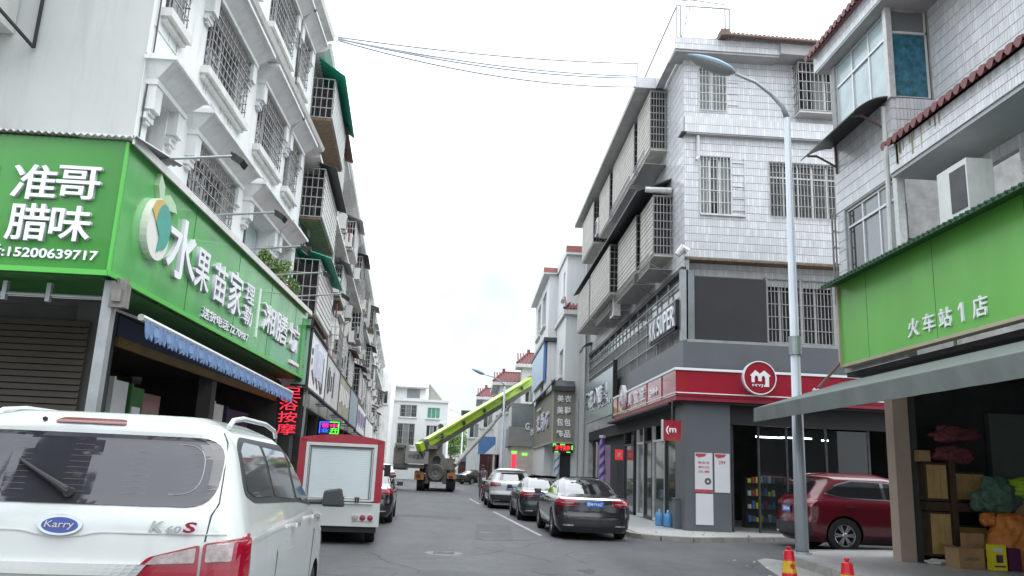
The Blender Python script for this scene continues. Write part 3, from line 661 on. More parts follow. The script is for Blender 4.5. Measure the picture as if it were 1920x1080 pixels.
# blue scalloped awning
s = thing('valance_awning', 'rolled blue awning with a scalloped edge below the long green sign', 'awning', (-4.2, 10.2, 3.3))
w = MB(); w.tube([(-4.2, 10.15, 3.27), (-4.2, 19.0, 3.13)], .045, 8); build(w, 'roller', 'alu', s)
w = MB(); n = 58
for i in range(n):
    y0 = 10.22 + i * 8.7 / n; y1 = y0 + 8.7 / n; zt = 3.26 - (y0 - 10.2) * .016; fl = .012 * math.sin(i * 2.1)
    pts = [(-4.17 + fl, y0, zt), (-4.17 + fl, y1, zt), (-4.15 - fl, y1, zt - .17), (-4.15 - fl, y0 + .12, zt - .225), (-4.15 + fl, (y0 + y1) / 2, zt - .25), (-4.15 - fl, y0 + .03, zt - .225), (-4.15, y0, zt - .17)]
    w.prism(pts, (-.006, 0, 0))
build(w, 'valance', 'awn_blue', s)
w = MB()
for y in (10.6, 13.5, 16.4, 18.8): w.bar((-4.2, y, 3.26 - (y - 10.2) * .016), (-4.8, y, 3.45), .03)
build(w, 'arm', 'steel', s)
# air conditioner on the gable
s = thing('air_conditioner_box', 'purple louvred box on black brackets high on the cream gable wall', 'air conditioner cover', (-7.2, 10.2, 7.2))
w = MB(); w.box(-8.2, -6.62, 9.72, 10.48, 7.2, 8.9); build(w, 'casing', 'cream_wall', s)
for i in range(11):
    w = MB(); w.hexa([(-8.2, 9.70, 7.24 + i * .145), (-6.66, 9.70, 7.24 + i * .145), (-6.66, 9.715, 7.24 + i * .145), (-8.2, 9.715, 7.24 + i * .145), (-8.2, 9.675, 7.37 + i * .145), (-6.66, 9.675, 7.37 + i * .145), (-6.66, 9.715, 7.37 + i * .145), (-8.2, 9.715, 7.37 + i * .145)])
    build(w, 'slat', mat('slat_purple', (0.13, 0.085, 0.11), 0.5, var=.1), s)
w = MB(); w.box(-6.63, -6.54, 9.66, 9.74, 7.12, 8.95); w.box(-8.2, -6.54, 9.66, 9.72, 7.14, 7.22); build(w, 'frame', 'trim', s)
w = MB(); w.bar((-6.3, 10.45, 7.0), (-6.3, 10.45, 9.0), .035); w.bar((-6.3, 10.45, 7.0), (-6.5, 9.8, 7.25), .035); w.bar((-6.3, 10.45, 8.9), (-6.5, 9.8, 8.7), .03); build(w, 'bracket', 'black', s)
w = MB(); w.tube([(-8.5, 10.4, 7.0), (-6.9, 10.4, 6.1), (-6.25, 10.35, 5.55), (-6.2, 10.3, 5.4)], .03, 6); tag(build(w, 'drain_pipe', 'steel'), 'grey pipe slanting down the cream gable wall to the sign top', 'pipe')
# potted plants on top of the sign
for i, (y, hh, w_) in enumerate(((16.0, .20, .26), (17.0, .24, .28), (17.9, .42, .22), (18.8, .22, .24))):
    lab = ['nearest bushy potted plant on top of the green sign', 'second bushy potted plant on top of the green sign', 'tallest potted plant climbing by the balcony above the green sign', 'farthest potted plant on top of the green sign'][i]
    s = thing('potted_plant', lab, 'plant', (-4.4, y, 5.24), group='potted plants above the green sign')
    w = MB(); w.lathe([(0, 5.24), (.12, 5.24), (.16, 5.42), (.17, 5.42), (.15, 5.40), (0, 5.40)], 12, c=(-4.4, y, 0)); build(w, 'pot', 'terracotta', s)
    build(leaves(260, (-4.35, y, 5.42 + hh * .6), (w_ * .6, w_, hh), .05, random.Random(i)), 'foliage', ['leaf', 'leaf_b'], s, recalc=False)

# ============================================================ LEFT ROW (turned a little with the street)
RZ = 0.0805; OX, OY = -4.4, 20.5
WL = lambda x, y, z=0: (OX + x * math.cos(RZ) - y * math.sin(RZ), OY + x * math.sin(RZ) + y * math.cos(RZ), z)
rr = random.Random(11)
FW = sideL(-.5)
ac_n = {}
def ac_unit(name_label, pos, rz=0.0, group=None, w=.8, h=.58, dd=.3, support=True, square=False):
    """air conditioner outdoor unit; the fan faces local +x"""
    s = thing('air_conditioner', name_label, 'air conditioner', pos, rz, group, local=True)
    m = MB(); m.box(-dd / 2, dd / 2, -w / 2, w / 2, 0, h); build(m, 'casing', 'trim', s)
    if square: m = MB(); m.box(dd / 2, dd / 2 + .012, -.06 * w, w * .45, h * .08, h * .88); build(m, 'grille', 'dark_steel', s)
    else: m = MB(); m.lathe([(h * .42, dd / 2 + .004), (h * .42, dd / 2 + .02), (h * .38, dd / 2 + .02), (h * .38, dd / 2 + .006), (0, dd / 2 + .006)], 14, 'x', (0, -w * .12, h / 2)); build(m, 'fan_grille', 'dark_steel', s)
    if support:
        m = MB()
        for y in (-w * .35, w * .35): m.bar((-dd / 2 - .15, y, -.02), (dd / 2, y, -.02), .035); m.bar((-dd / 2 - .15, y, -.35), (dd / 2 - .05, y, -.02), .025)
        build(m, 'bracket', 'bars_dark', s)
    return s
ORD = ['nearest', 'second', 'third', 'fourth', 'fifth', 'sixth', 'seventh', 'eighth', 'ninth', 'tenth', 'eleventh', 'twelfth', 'thirteenth', 'fourteenth', 'fifteenth', 'sixteenth', 'seventeenth', 'eighteenth', 'nineteenth', 'twentieth']
segs = [(0, 23.5, 'dirty_white', 'stained white apartment block with green roofed balcony cages beside the cream house', 12.8),
        (23.5, 47, 'grey_wall', 'grey weathered apartment block in the middle of the left row', 12.7),
        (47, 74, 'dirty_white', 'farthest apartment block of the left row next to the end of the street', 12.75)]
acs = []
for si, (a, e, wm, lab, zt) in enumerate(segs):
    b = thing('apartment_building', lab, 'building', WL(-.5, a), RZ, local=True)
    y0 = a
    L = e - a; n = int(L / 3.35); st = L / n
    F = Fr((0, 0, 0), (0, 1, 0), (1, 0, 0))
    holes = []; wins = []
    for fl, (r0, r1) in enumerate(((5.2, 6.75), (7.95, 9.3), (10.75, 12.1))):
        for i in range(n):
            c = st * (i + .5); kind_ = rr.random()
            if si == 0 and i == 0: wins.append((fl, .4, 4.0 if fl != 1 else 4.2, r0, r1, 'door')); holes.append((.9, 3.6, r0 - .2, r1)); continue
            wd = rr.choice((1.5, 1.9, 2.2)); sh_ = rr.uniform(-.3, .3); holes.append((c - wd / 2 + sh_, c + wd / 2 + sh_, r0, r1)); wins.append((fl, c - wd / 2 + sh_, c + wd / 2 + sh_, r0, r1, kind_))
    m = MB(); wall(m, F, 0, L, 3.3, zt, holes, .2); m.poly([(0, 0, 0), (-8, 0, 0), (-8, 0, zt), (0, 0, zt)]); m.poly([(0, L, 0), (-8, L, 0), (-8, L, zt), (0, L, zt)]); m.poly([(0, 0, zt), (0, L, zt), (-8, L, zt), (-8, 0, zt)])
    build(m, 'wall', wm, b, recalc=False)
    m = MB(); m.prism([(0, -.05, 9.46), (.4, -.05, 9.5), (.5, -.05, 9.52), (.5, -.05, 9.62), (0, -.05, 9.7)], (0, L + .04, 0)); build(m, 'string_course', 'trim', b)
    m = MB(); m.prism([(0, -.05, zt - .3), (.3, -.05, zt - .22), (.46, -.05, zt - .1), (.5, -.05, zt + .05), (0, -.05, zt + .05)], (0, L + .04, 0)); build(m, 'eaves', 'trim', b)
    m = MB()
    for i in range(n + 1): m.box(-.05, .05, st * i - .06, st * i + .06, 3.3, zt - .3)
    build(m, 'pilaster', 'trim', b)
    # ground floor
    m = MB(); m.box(-4, -3.9, 0, L, .1, 3.3); m.box(-4, 0, 0, L, 3.25, 3.35)
    for i in range(n + 1): m.box(-.5, 0, max(0, st * i - .2), min(L, st * i + .2), .1, 3.25); m.box(-4, -.5, st * i - .05, st * i + .05, .1, 3.25)
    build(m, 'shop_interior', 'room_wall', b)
    for i in range(n):
        m = MB(); z_ = rr.uniform(.3, 2.4)
        for k in range(int((3.2 - z_) / .1)): m.box(-.36, -.33, st * i + .22, st * (i + 1) - .22, 3.15 - k * .1, 3.24 - k * .1)
        build(m, 'roller_shutter', rr.choice(('shutter_grey', 'shutter', 'steel')), b)
    for (fl, u0, u1, r0, r1, kd) in wins:
        if kd == 'door':
            window(b, F, .9, 3.6, r0 - .2, r1, .12, 3, sill=False, glass=['glass', 'glass_grey'])
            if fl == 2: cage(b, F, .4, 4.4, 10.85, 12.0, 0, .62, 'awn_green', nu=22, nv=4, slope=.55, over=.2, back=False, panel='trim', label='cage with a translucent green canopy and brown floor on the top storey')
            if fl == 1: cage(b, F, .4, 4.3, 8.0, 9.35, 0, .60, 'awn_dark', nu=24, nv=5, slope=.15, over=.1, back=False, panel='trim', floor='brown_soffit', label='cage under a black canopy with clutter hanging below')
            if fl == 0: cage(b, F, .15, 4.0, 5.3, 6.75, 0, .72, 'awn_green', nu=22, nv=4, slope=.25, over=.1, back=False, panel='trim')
            continue
        g = window(b, F, u0, u1, r0, r1, .12, 2, sill=rr.random() < .4, hood=(kd > .8 and fl > 0), glass=rr.choice((['glass', 'glass_grey'], 'glass', ['glass_grey', 'glass'], 'glass')), bars=(int((u1 - u0) / .16), 5, rr.choice((.05, .3, .45))) if kd < .75 else None, barsm=rr.choice(('bars', 'bars_white', 'bars_dark')))
        if kd < .38:
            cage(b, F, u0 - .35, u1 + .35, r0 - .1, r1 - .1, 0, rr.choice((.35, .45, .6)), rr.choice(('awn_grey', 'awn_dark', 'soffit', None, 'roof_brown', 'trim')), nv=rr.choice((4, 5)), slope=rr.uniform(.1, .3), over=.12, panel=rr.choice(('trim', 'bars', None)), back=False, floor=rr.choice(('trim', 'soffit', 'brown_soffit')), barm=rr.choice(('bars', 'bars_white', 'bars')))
        elif kd > .45: acs.append((a + u1 + .75, r0 + rr.uniform(-.5, .2), fl, si))
    # clutter: laundry and tubs hanging in and below the cages
    m = MB()
    for k in range(46 if si == 0 else 34):
        u = rr.uniform(.3, L - .5); v = rr.choice((5.0, 7.75, 8.2, 10.9, 5.6)) + rr.uniform(0, .6); q = rr.uniform(.12, .35); m.mi = rr.choice((0, 1, 2, 3, 4)); dd = rr.uniform(.15, .6)
        m.box(dd - .02, dd + .02, u, u + q, v - q * rr.uniform(.8, 2.2), v)
    build(m, 'hanging_laundry', ['cloth_red', 'cloth_grey', 'cloth_pink', 'trim', 'cloth_green'], b, kind='stuff')
    m = MB()
    for i in range(int(L / 2.4)):
        u = rr.uniform(.5, L - .5); m.tube([(.06, u, 3.4), (.08, u + .02, 8), (.06, u, zt - .3)], .045, 6)
    build(m, 'drain_pipe', 'trim', b)
    m = MB()
    for v, sg in ((4.95, .25), (5.05, .15), (7.6, .3)):
        u = 0
        while u < L - 3: q = min(L, u + rr.uniform(3, 6)); m.tube([( .12, *(p[1:])) for p in rope([(0, u, v), (0, q, v + rr.uniform(-.1, .1))], sg, 6)], .018, 4); u = q
    build(m, 'wall_cable', 'cable_dark', b)
acs.sort()
cnt = {}
for (yl, z, fl, si) in acs:
    if yl > 62: continue
    k = cnt.get(fl, 0); cnt[fl] = k + 1
    ac_unit(f'{ORD[k]} air conditioner along the {["second", "third", "fourth"][fl]} floor of the left row counted from the near end', WL(-.22, yl, z), RZ, 'air conditioners hung on the left row')
# signs of the left row
def row_sign(label, y0, y1, z0, z1, m, x=.3, th=.12, marks=None, frame='dark_steel', canopy=None):
    s = thing('shop_sign', label, 'shop sign', WL(x, y0, z0), RZ, 'shop signs along the left row', local=True)
    w = MB(); w.box(-th, 0, 0, y1 - y0, 0, z1 - z0); build(w, 'panel', m, s)
    w = MB(); L = y1 - y0; h = z1 - z0
    w.box(-th, .02, 0, L, -.05, 0); w.box(-th, .02, 0, L, h, h + .04); w.box(-th, .02, -.03, 0, -.05, h + .04); build(w, 'frame', frame, s)
    w = MB()
    for y in (.2, L - .2): w.bar((-th, y, h * .7), (-.75, y, h * .9), .04); w.bar((-th, y, .2), (-.75, y, .2), .04)
    build(w, 'bracket', 'bars_dark', s)
    return s
s = row_sign('long white shop sign with faded grey characters right after the green sign', -.55, 3.6, 3.38, 4.78, 'sign_white')
FT = Fr((0, 0, 0), (0, 1, 0), (1, 0, 0))
mk_ = MB()
for (y, v, ww, hh) in ((.9, .75, .22, .85), (1.35, .8, .18, .9), (1.8, .72, .2, .8), (2.3, .8, .15, .7), (2.8, .75, .16, .8)): mk_.fb(FT, y, y + ww, v - hh / 2, v + hh / 2, 0, .03)
build(mk_, 'character', mat('letter_pale', (0.52, 0.56, 0.66), .4, var=.2), s)
mk_ = MB()
for k in range(3): mk_.prism([FT.p(.5 + k * .9, .45 - k * .05, .002), FT.p(.62 + k * .9, .5 - k * .05, .002), FT.p(1.3 + k * .9, .22 - k * .05, .002), FT.p(1.2 + k * .9, .15 - k * .05, .002)], (.012, 0, 0))
mk_.fb(FT, 3.05, 3.35, .1, 1.1, .002, .014); mk_.fb(FT, .3, .55, .85, 1.0, .002, .014); mk_.fb(FT, .35, .5, .6, .75, .002, .014)
build(mk_, 'ink_mark', mat('ink', (0.06, 0.05, 0.07), .5, var=.2), s)
mk_ = MB(); mk_.box(-.55, .05, -.1, 3.9, 1.44, 1.50); build(mk_, 'drip_edge', 'black', s)
s = row_sign('grey shop sign with a dark face drawing and small windows of print', 3.7, 8.6, 3.36, 4.75, 'grey_wall')
mk_ = MB(); mk_.lathe([(.42, .01), (.34, .02)], 16, 'x', (0, .9, .7)); mk_.fb(FT, .6, .75, .5, .95, 0, .02); mk_.fb(FT, 1.05, 1.3, .4, 1.0, 0, .02); mk_.fb(FT, 1.7, 1.95, .45, .9, 0, .02); mk_.fb(FT, 2.4, 2.7, .3, 1.1, 0, .02); build(mk_, 'ink_mark', 'ink', s)
s = row_sign('tan stained shop sign hung with rusty streaks', 8.7, 14.6, 3.34, 4.74, mat('sign_stained', (0.42, 0.38, 0.30), .6, var=.4, scale=1.5, streak=.6, dirt=(.2, .15, .08)))
mk_ = MB()
for k in range(6): mk_.fb(FT, .6 + k * .85, 1.0 + k * .85, .4 + .1 * (k % 2), 1.05, 0, .02)
build(mk_, 'ink_mark', 'sign_white', s)
row_sign('plain pale blue shop sign in the left row', 14.8, 20.5, 3.30, 4.78, mat('sign_sky', (0.30, 0.38, 0.44), .5, var=.1))
s = row_sign('patchy white and pink shop sign beyond the pale blue one', 20.7, 29.5, 3.2, 4.6, 'dirty_white')
mk_ = MB()
for k in range(9): mk_.mi = k % 3; mk_.fb(FT, .4 + k * .95, .9 + k * .95, .3 + .15 * (k % 2), 1.1, 0, .02)
build(mk_, 'ink_mark', ['poster_pink', 'panel_grey', 'sign_blue'], s)
row_sign('farthest white shop sign of the left row', 30, 42, 3.1, 4.4, 'dirty_white')
# vertical green sign for blind massage
s = thing('hanging_sign', 'tall narrow pale green vertical massage sign at the end of the green shop sign', 'sign', (-4.3, 19.95, 3.4))
w = MB(); w.box(-4.44, -4.10, 19.93, 20.03, 3.42, 5.05); build(w, 'panel', mat('sign_mint', (0.28, 0.46, 0.36), .4, var=.1), s)
w = MB(); w.box(-4.10, -4.07, 19.92, 20.04, 3.40, 5.07); w.box(-4.46, -4.10, 19.92, 20.04, 3.38, 3.42); build(w, 'frame', 'black', s)
FV = front(19.93)
for i, ch in enumerate('永州盲人按摩'): text(ch, FV, -4.27, 4.86 - i * .26, 0, .17, .19, s, .012, bold=.01, m=('emerald' if 'emerald' in MATS else mat('emerald', (0.02, 0.16, 0.10), .5) and 'emerald'))
# red LED sign
s = thing('led_sign', 'black vertical led board with red glowing characters above the white van', 'led sign', (-4.5, 20.3, 2.2))
w = MB(); w.box(-4.86, -4.20, 20.25, 20.35, 2.18, 3.38); build(w, 'board', 'black', s)
FV = front(20.25)
for i, ch in enumerate('足浴按摩'): text(ch, FV, -4.52 + (.06 if i == 0 else 0), 3.23 - i * .295, 0, .46, .26, s, .008, bold=0.0, m='led_red_dim')
w = MB(); w.bar((-4.12, 20.3, 3.38), (-4.16, 20.3, .1), .05); build(w, 'pole', 'steel', s)
# coloured LED sign
s = thing('led_sign', 'small colourful led board glowing blue red and green under the left row', 'led sign', (-4.46, 26, 2.5))
w = MB(); w.box(-4.80, -4.14, 26.0, 26.08, 2.46, 2.86); build(w, 'board', 'black', s)
for n_, x0, x1, z0, z1, m_ in (('light_strip', -4.78, -4.75, 2.48, 2.84, 'led_blue'), ('light_strip', -4.45, -4.16, 2.82, 2.845, 'led_green'), ('light_strip', -4.19, -4.165, 2.5, 2.8, 'led_green'), ('light_strip', -4.75, -4.46, 2.82, 2.845, 'led_blue'), ('light_strip', -4.45, -4.18, 2.475, 2.50, 'led_green')):
    w = MB(); w.box(x0, x1, 25.985, 26.0, z0, z1); build(w, n_, m_, s)
FV = front(26.0)
for ch, u, v, m_ in (('营', -4.60, 2.73, 'led_magenta'), ('业', -4.60, 2.58, 'led_blue'), ('中', -4.32, 2.72, 'led_magenta'), ('开', -4.32, 2.58, 'led_green')):
    text(ch, FV, u, v, 0, .24, .13, s, .006, bold=.01, m=m_)

# ============================================================ MINI-MARKET CORNER BUILDING
b = thing('corner_building', 'white tiled corner house with balcony cages above the red mini market sign', 'building', (6.35, 24, .12))
FB = front(24.0); FSd = sideR(6.35); X0, Y0, Y1, X1 = 6.35, 24.0, 44.0, 16.0
hB = [(6.87, 7.83, 9.77, 11.68), (9.13, 11.5, 9.8, 11.6), (6.87, 7.71, 13.3, 14.75), (10.08, 11.6, 13.35, 14.95)]
w = MB(); wall(w, FB, X0, X1, 8.3, 15.42, hB, .2)
wall(w, Fr((0, 24.45, 0), (1, 0, 0), (0, -1, 0)), X0 + .15, X1, 5.7, 8.3, [(8.98, 11.25, 5.82, 7.85)], .2)
build(w, 'front_wall', 'grout', b, recalc=False)
tiles(FB, X0, 13, 8.32, 12.38, hB, .075, .25, .008, b)
tiles(FB, X0, 13, 12.96, 15.1, hB, .075, .25, .008, b)
tiles(Fr((0, 24.45, 0), (1, 0, 0), (0, -1, 0)), X0 + .2, 13, 7.6, 8.3, [], .075, .22, .008, b)
hS = [(26.6, 28.2, 12.9, 14.7), (29.2, 30.6, 12.8, 14.7), (31.2, 32.2, 12.9, 14.6), (33.3, 36.4, 12.7, 14.9), (38.5, 41.5, 12.7, 14.9), (25.7, 27.2, 9.0, 10.6), (28, 29.6, 8.9, 10.7), (30.2, 31.2, 9, 10.7), (33, 37, 8.9, 10.8), (38, 41, 8.9, 10.8)]
w = MB(); wall(w, FSd, Y0, Y1, 7.9, 15.42, hS, .2)
w.poly([(X0, Y1, 0), (X1, Y1, 0), (X1, Y1, 15.42), (X0, Y1, 15.42)]); w.poly([(X0, Y0, 15.42), (X1, Y0, 15.42), (X1, Y1, 15.42), (X0, Y1, 15.42)])
build(w, 'side_wall', 'grout_light', b, recalc=False)
tiles(FSd, Y0, Y1, 7.95, 15.1, hS, .12, .27, .009, b)
# projecting soldier course under the fourth storey
for v in (12.40,):
    A = .2; w = MB(); w.box(X0 - .02, 13, 24 - A, 23.995, v, v + .56); build(w, 'skirt', 'grout', b)
    tiles(front(24 - A), X0 - .02, 13, v + .01, v + .56, [], .075, .27, .006, b, name='skirt_tiles')
    w = MB(); w.box(X0, 13, 24 - A + .01, 23.99, v - .03, v - .003); build(w, 'skirt_soffit', 'brown_soffit' if v < 9 else 'soffit', b)
w = MB(); w.box(X0 - .14, X0 + .02, 23.72, 24.2, 12.36, 12.395); build(w, 'drip_edge', 'awn_dark', b)
# windows of the front
window(b, FB, 6.87, 7.83, 9.77, 11.68, .12, 3, sill=False, glass=['glass_grey', 'glass', 'glass_grey'], bars=None)
g = MB(); grid(g, FB, 6.85, 7.85, 9.75, 11.7, .03, 9, 5, .02); 
for v in (9.9, 10.3, 10.7, 11.1, 11.5): g.fb(FB, 7.9, 8.3, v, v + .02, .02, .04)
g.fb(FB, 8.28, 8.30, 9.75, 11.7, .02, .05); g.fb(FB, 6.85, 8.3, 9.70, 9.74, .02, .08)
build(g, 'security_bars', 'bars_white', b, kind='stuff')
window(b, FB, 9.13, 11.5, 9.8, 11.6, .14, 5, sill=False, glass='glass', transom=11.15); g = MB(); grid(g, FB, 9.1, 11.55, 9.78, 11.62, .05, 22, 5, .018); build(g, 'security_bars', 'bars', b, kind='stuff')
window(b, FB, 6.87, 7.71, 13.3, 14.75, .12, 2, sill=False, glass='glass_grey'); g = MB(); grid(g, FB, 6.85, 7.75, 13.28, 14.78, .03, 8, 5, .02)
for v in (13.5, 13.9, 14.3): g.fb(FB, 7.8, 8.15, v, v + .02, .02, .04)
build(g, 'security_bars', 'bars_white', b, kind='stuff')
window(b, FB, 10.08, 11.6, 13.35, 14.95, .12, 3, sill=False, glass=['glass', 'glass_grey', 'glass'])
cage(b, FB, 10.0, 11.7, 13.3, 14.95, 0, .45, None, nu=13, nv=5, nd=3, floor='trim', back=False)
w = MB(); w.box(X0 + .03, 13, 23.99, 24.5, 8.24, 8.30); build(w, 'overhang_soffit', 'brown_soffit', b)
F2b = Fr((0, 24.45, 0), (1, 0, 0), (0, -1, 0))
window(b, F2b, 8.98, 11.25, 5.82, 7.85, .14, 4, sill=False, glass='glass'); g = MB(); grid(g, F2b, 8.98, 11.25, 5.82, 7.85, .05, 20, 5, .022)
for u in (9.05, 10.0, 10.15, 11.2): g.fb(F2b, u - .04, u + .04, 5.8, 7.9, .05, .09)
build(g, 'security_bars', 'bars', b, kind='stuff')
w = MB(); w.fb(FB, 6.48, 8.95, 5.72, 7.74, -.3, -.12); build(w, 'black_panel', 'panel_black', b)
w = MB(); w.fb(FB, 6.36, 6.50, 5.7, 8.24, -.3, -.02); w.fb(FB, 6.36, 12, 5.62, 5.70, -.4, .14); build(w, 'frame', 'steel', b)
w = MB(); w.tube([FB.p(6.78, 12.35, .1), FB.p(6.78, 11.6, .1), FB.p(6.70, 11.5, .14)], .05, 8); build(w, 'drain_pipe', 'trim', b)
w = MB(); w.tube([(6.35, 23.72, 8.4), (6.22, 23.70, 8.5), (6.05, 23.75, 8.28)], [.14, .14, .10], 8); build(w, 'spout', 'bars_white', b)
# grey cladding band, floors 1-2
w = MB(); w.box(X0 + .03, 13, 23.86, 24.1, 4.6, 5.62); w.box(X0 - .1, X0 + .03, 23.86, 35.6, 4.6, 5.66); build(w, 'grey_band', 'panel_grey', b)
# glazed bar screen on the side of the second storey
w = MB(); w.fb(FSd, 24, 44, 5.6, 7.9, -.3, -.05); build(w, 'screen_back', 'glass_grey', b)
w = MB(); w.fb(FSd, 24.02, 44, 7.86, 8.0, -.05, .1); build(w, 'black_ledge', 'awn_dark', b)
g = MB(); grid(g, FSd, 24.3, 44, 5.68, 7.86, .03, 12, 0, .05)
for v in (6.1, 6.65, 7.1, 7.55): g.fb(FSd, 24.3, 44, v - .02, v + .02, .04, .08)
for i in range(90): u = 24.5 + i * .215; g.fb(FSd, u, u + .03, 5.68, 7.1, 0, .025)
build(g, 'bar_screen', 'bars', b, kind='stuff')
g = MB(); g.fb(FSd, 24.0, 24.2, 5.66, 7.9, -.1, .12); build(g, 'corner_post', 'steel', b)
# roof edge, parapet, tile verge, railing
w = MB(); w.box(5.93, 9.35, 23.45, 24.3, 15.03, 15.1); build(w, 'roof_soffit', 'soffit', b)
w = MB(); w.box(5.93, 6.2, 23.42, 26.3, 15.1, 15.5); w.box(6.2, 9.35, 23.42, 23.7, 15.1, 15.5); build(w, 'parapet', 'grout_light', b)
FP = front(23.42); tiles(FP, 5.93, 9.35, 15.1, 15.5, [], .075, .2, .008, b); tiles(sideR(5.93), 23.42, 26.3, 15.1, 15.5, [], .12, .24, .008, b)
w = MB(); w.box(5.22, 6.5, 26.3, 43.5, 15.10, 15.20); w.box(5.22, 5.30, 26.3, 43.5, 15.2, 15.3); build(w, 'roof_slab', 'soffit', b)
w = MB(); w.box(5.2, 6.3, 26.22, 26.3, 15.1, 15.5); build(w, 'slab_end', 'tile_a', b)
w = MB(); w.hexa([(9.35, 23.3, 15.1), (14, 23.3, 15.0), (14, 24.2, 15.0), (9.35, 24.2, 15.1), (9.35, 23.3, 15.46), (14, 23.3, 15.36), (14, 24.2, 15.36), (9.35, 24.2, 15.46)]); build(w, 'roof_soffit', 'soffit', b)
w = MB()
for i in range(46):
    x = 7.5 + i * .14; z = 15.60 - i * .003; w.tube([(x, 23.15, z), (x, 24.2, z + .35)], .065, 6)
build(w, 'roof_tiles', 'roof_brown', b, kind='stuff')
w = MB(); w.tube([(7.5, 23.12, 15.54), (14, 23.12, 15.42)], .05, 6); w.box(7.35, 7.62, 23.1, 23.5, 15.52, 15.74); build(w, 'ridge_end', 'roof_brown', b)
s = thing('roof_railing', 'thin white steel railing on the roof of the corner building', 'railing', (6.0, 23.5, 15.50))
g = MB()
for z in (15.55, 16.70): g.tube([(9.2 if z < 16 else 7.75, 23.5, z), (6.0, 23.5, z), (6.0, 30, z)], .03, 6)
for x in (6.0, 6.12, 7.6, 7.75): g.tube([(x, 23.5, 15.50), (x, 23.5, 16.70)], .03, 6)
g.tube([(6.15, 23.5, 15.55), (6.5, 23.5, 17.0), (6.6, 23.5, 18.0)], .02, 5)
g.tube([(6.0, 23.5, 16.85), (7.7, 23.5, 17.2)], .02, 5); g.tube([(5.7, 23.5, 17.0), (7.6, 23.5, 16.85)], .02, 5)
build(g, 'rail', 'rail_grey', s)
g = MB()
for i in range(10): g.tube([(6.3 + i * .13, 23.5, 15.55), (6.3 + i * .13, 23.5, 16.68)], .01, 5)
for i in range(50): g.tube([(6.0, 23.7 + i * .126, 15.55), (6.0, 23.7 + i * .126, 16.68)], .01, 5)
build(g, 'balusters', 'rail_grey', s, kind='stuff')
# side windows, cages and awnings
for h in hS: window(b, FSd, *h, .12, 2, sill=False, glass=['glass', 'glass_grey'])
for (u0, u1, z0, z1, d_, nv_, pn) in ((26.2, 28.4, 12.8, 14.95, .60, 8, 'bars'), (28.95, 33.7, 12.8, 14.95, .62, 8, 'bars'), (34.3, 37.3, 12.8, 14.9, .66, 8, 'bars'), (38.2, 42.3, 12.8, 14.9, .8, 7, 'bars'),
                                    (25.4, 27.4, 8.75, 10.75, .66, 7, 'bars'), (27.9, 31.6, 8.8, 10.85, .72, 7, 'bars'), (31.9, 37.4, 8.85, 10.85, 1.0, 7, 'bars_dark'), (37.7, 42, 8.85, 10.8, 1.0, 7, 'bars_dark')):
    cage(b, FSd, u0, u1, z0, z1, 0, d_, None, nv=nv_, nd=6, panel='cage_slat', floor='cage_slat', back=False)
w = MB(); w.hexa([(5.15, 25.6, 10.95), (6.35, 25.6, 11.45), (6.35, 42.6, 11.45), (5.15, 42.6, 10.95), (5.15, 25.6, 11.0), (6.35, 25.6, 11.5), (6.35, 42.6, 11.5), (5.15, 42.6, 11.0)]); build(w, 'long_awning', 'awn_dark', b)
w = MB(); w.tube([(5.42, 25.45, 10.98), (6.28, 25.45, 10.98)], [.10, .12], 8); build(w, 'cage_cap', 'bars_white', b)
# baskets under the cages
g = MB()
for (u0, u1, v) in ((25.5, 27.4, 8.25), (28, 31.5, 8.3), (33, 37, 8.3), (26.3, 28.5, 12.25), (29, 33.5, 12.3)):
    for k in range(int((u1 - u0) / .16)): g.fb(FSd, u0 + k * .16, u0 + k * .16 + .015, v, v + .5, .78, .795)
    for z in (0, .25, .48): g.fb(FSd, u0, u1, v + z, v + z + .018, .79, .81)
    g.fb(FSd, u0, u1, v, v + .015, 0, .8)
build(g, 'basket_bars', 'bars', b, kind='stuff')
g = MB()
for u in (25.6, 28.5, 34.5): g.bar(FSd.p(u, 8.5, .8), FSd.p(u, 8.05, .02), .025)
build(g, 'strut', 'bars_dark', b)
for i, (u, z) in enumerate(((32.9, 8.0), (37.75, 13.0))):
    ac_unit(('air conditioner under the long black awning of the corner building' if i == 0 else 'air conditioner on the upper side wall of the corner building near its far cages'), (5.75, u, z), PI, 'air conditioners on the corner building', .85, .8)
# ground floor
w = MB(); w.box(X0 - .08, 7.62, 23.75, 24.9, .12, 3.75); build(w, 'corner_pillar', 'panel_grey', b)
w = MB(); w.box(7.62, 13, 23.9, 24.1, 3.2, 3.75); w.box(6.35, 6.5, 24.9, 44, 3.3, 3.75); w.box(6.1, 13, 23.6, 24.5, 3.75, 3.82); w.box(5.95, 6.5, 24.5, 35.6, 3.75, 3.82); build(w, 'shop_lintel', 'panel_black', b)
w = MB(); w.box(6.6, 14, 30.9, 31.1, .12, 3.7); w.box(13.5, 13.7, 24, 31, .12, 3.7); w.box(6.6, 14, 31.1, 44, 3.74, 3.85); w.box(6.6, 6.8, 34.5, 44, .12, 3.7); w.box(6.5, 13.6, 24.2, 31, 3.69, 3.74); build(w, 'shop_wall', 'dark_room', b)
w = MB(); w.box(6.5, 14, 24, 31, .115, .128); build(w, 'shop_floor', 'concrete', b)
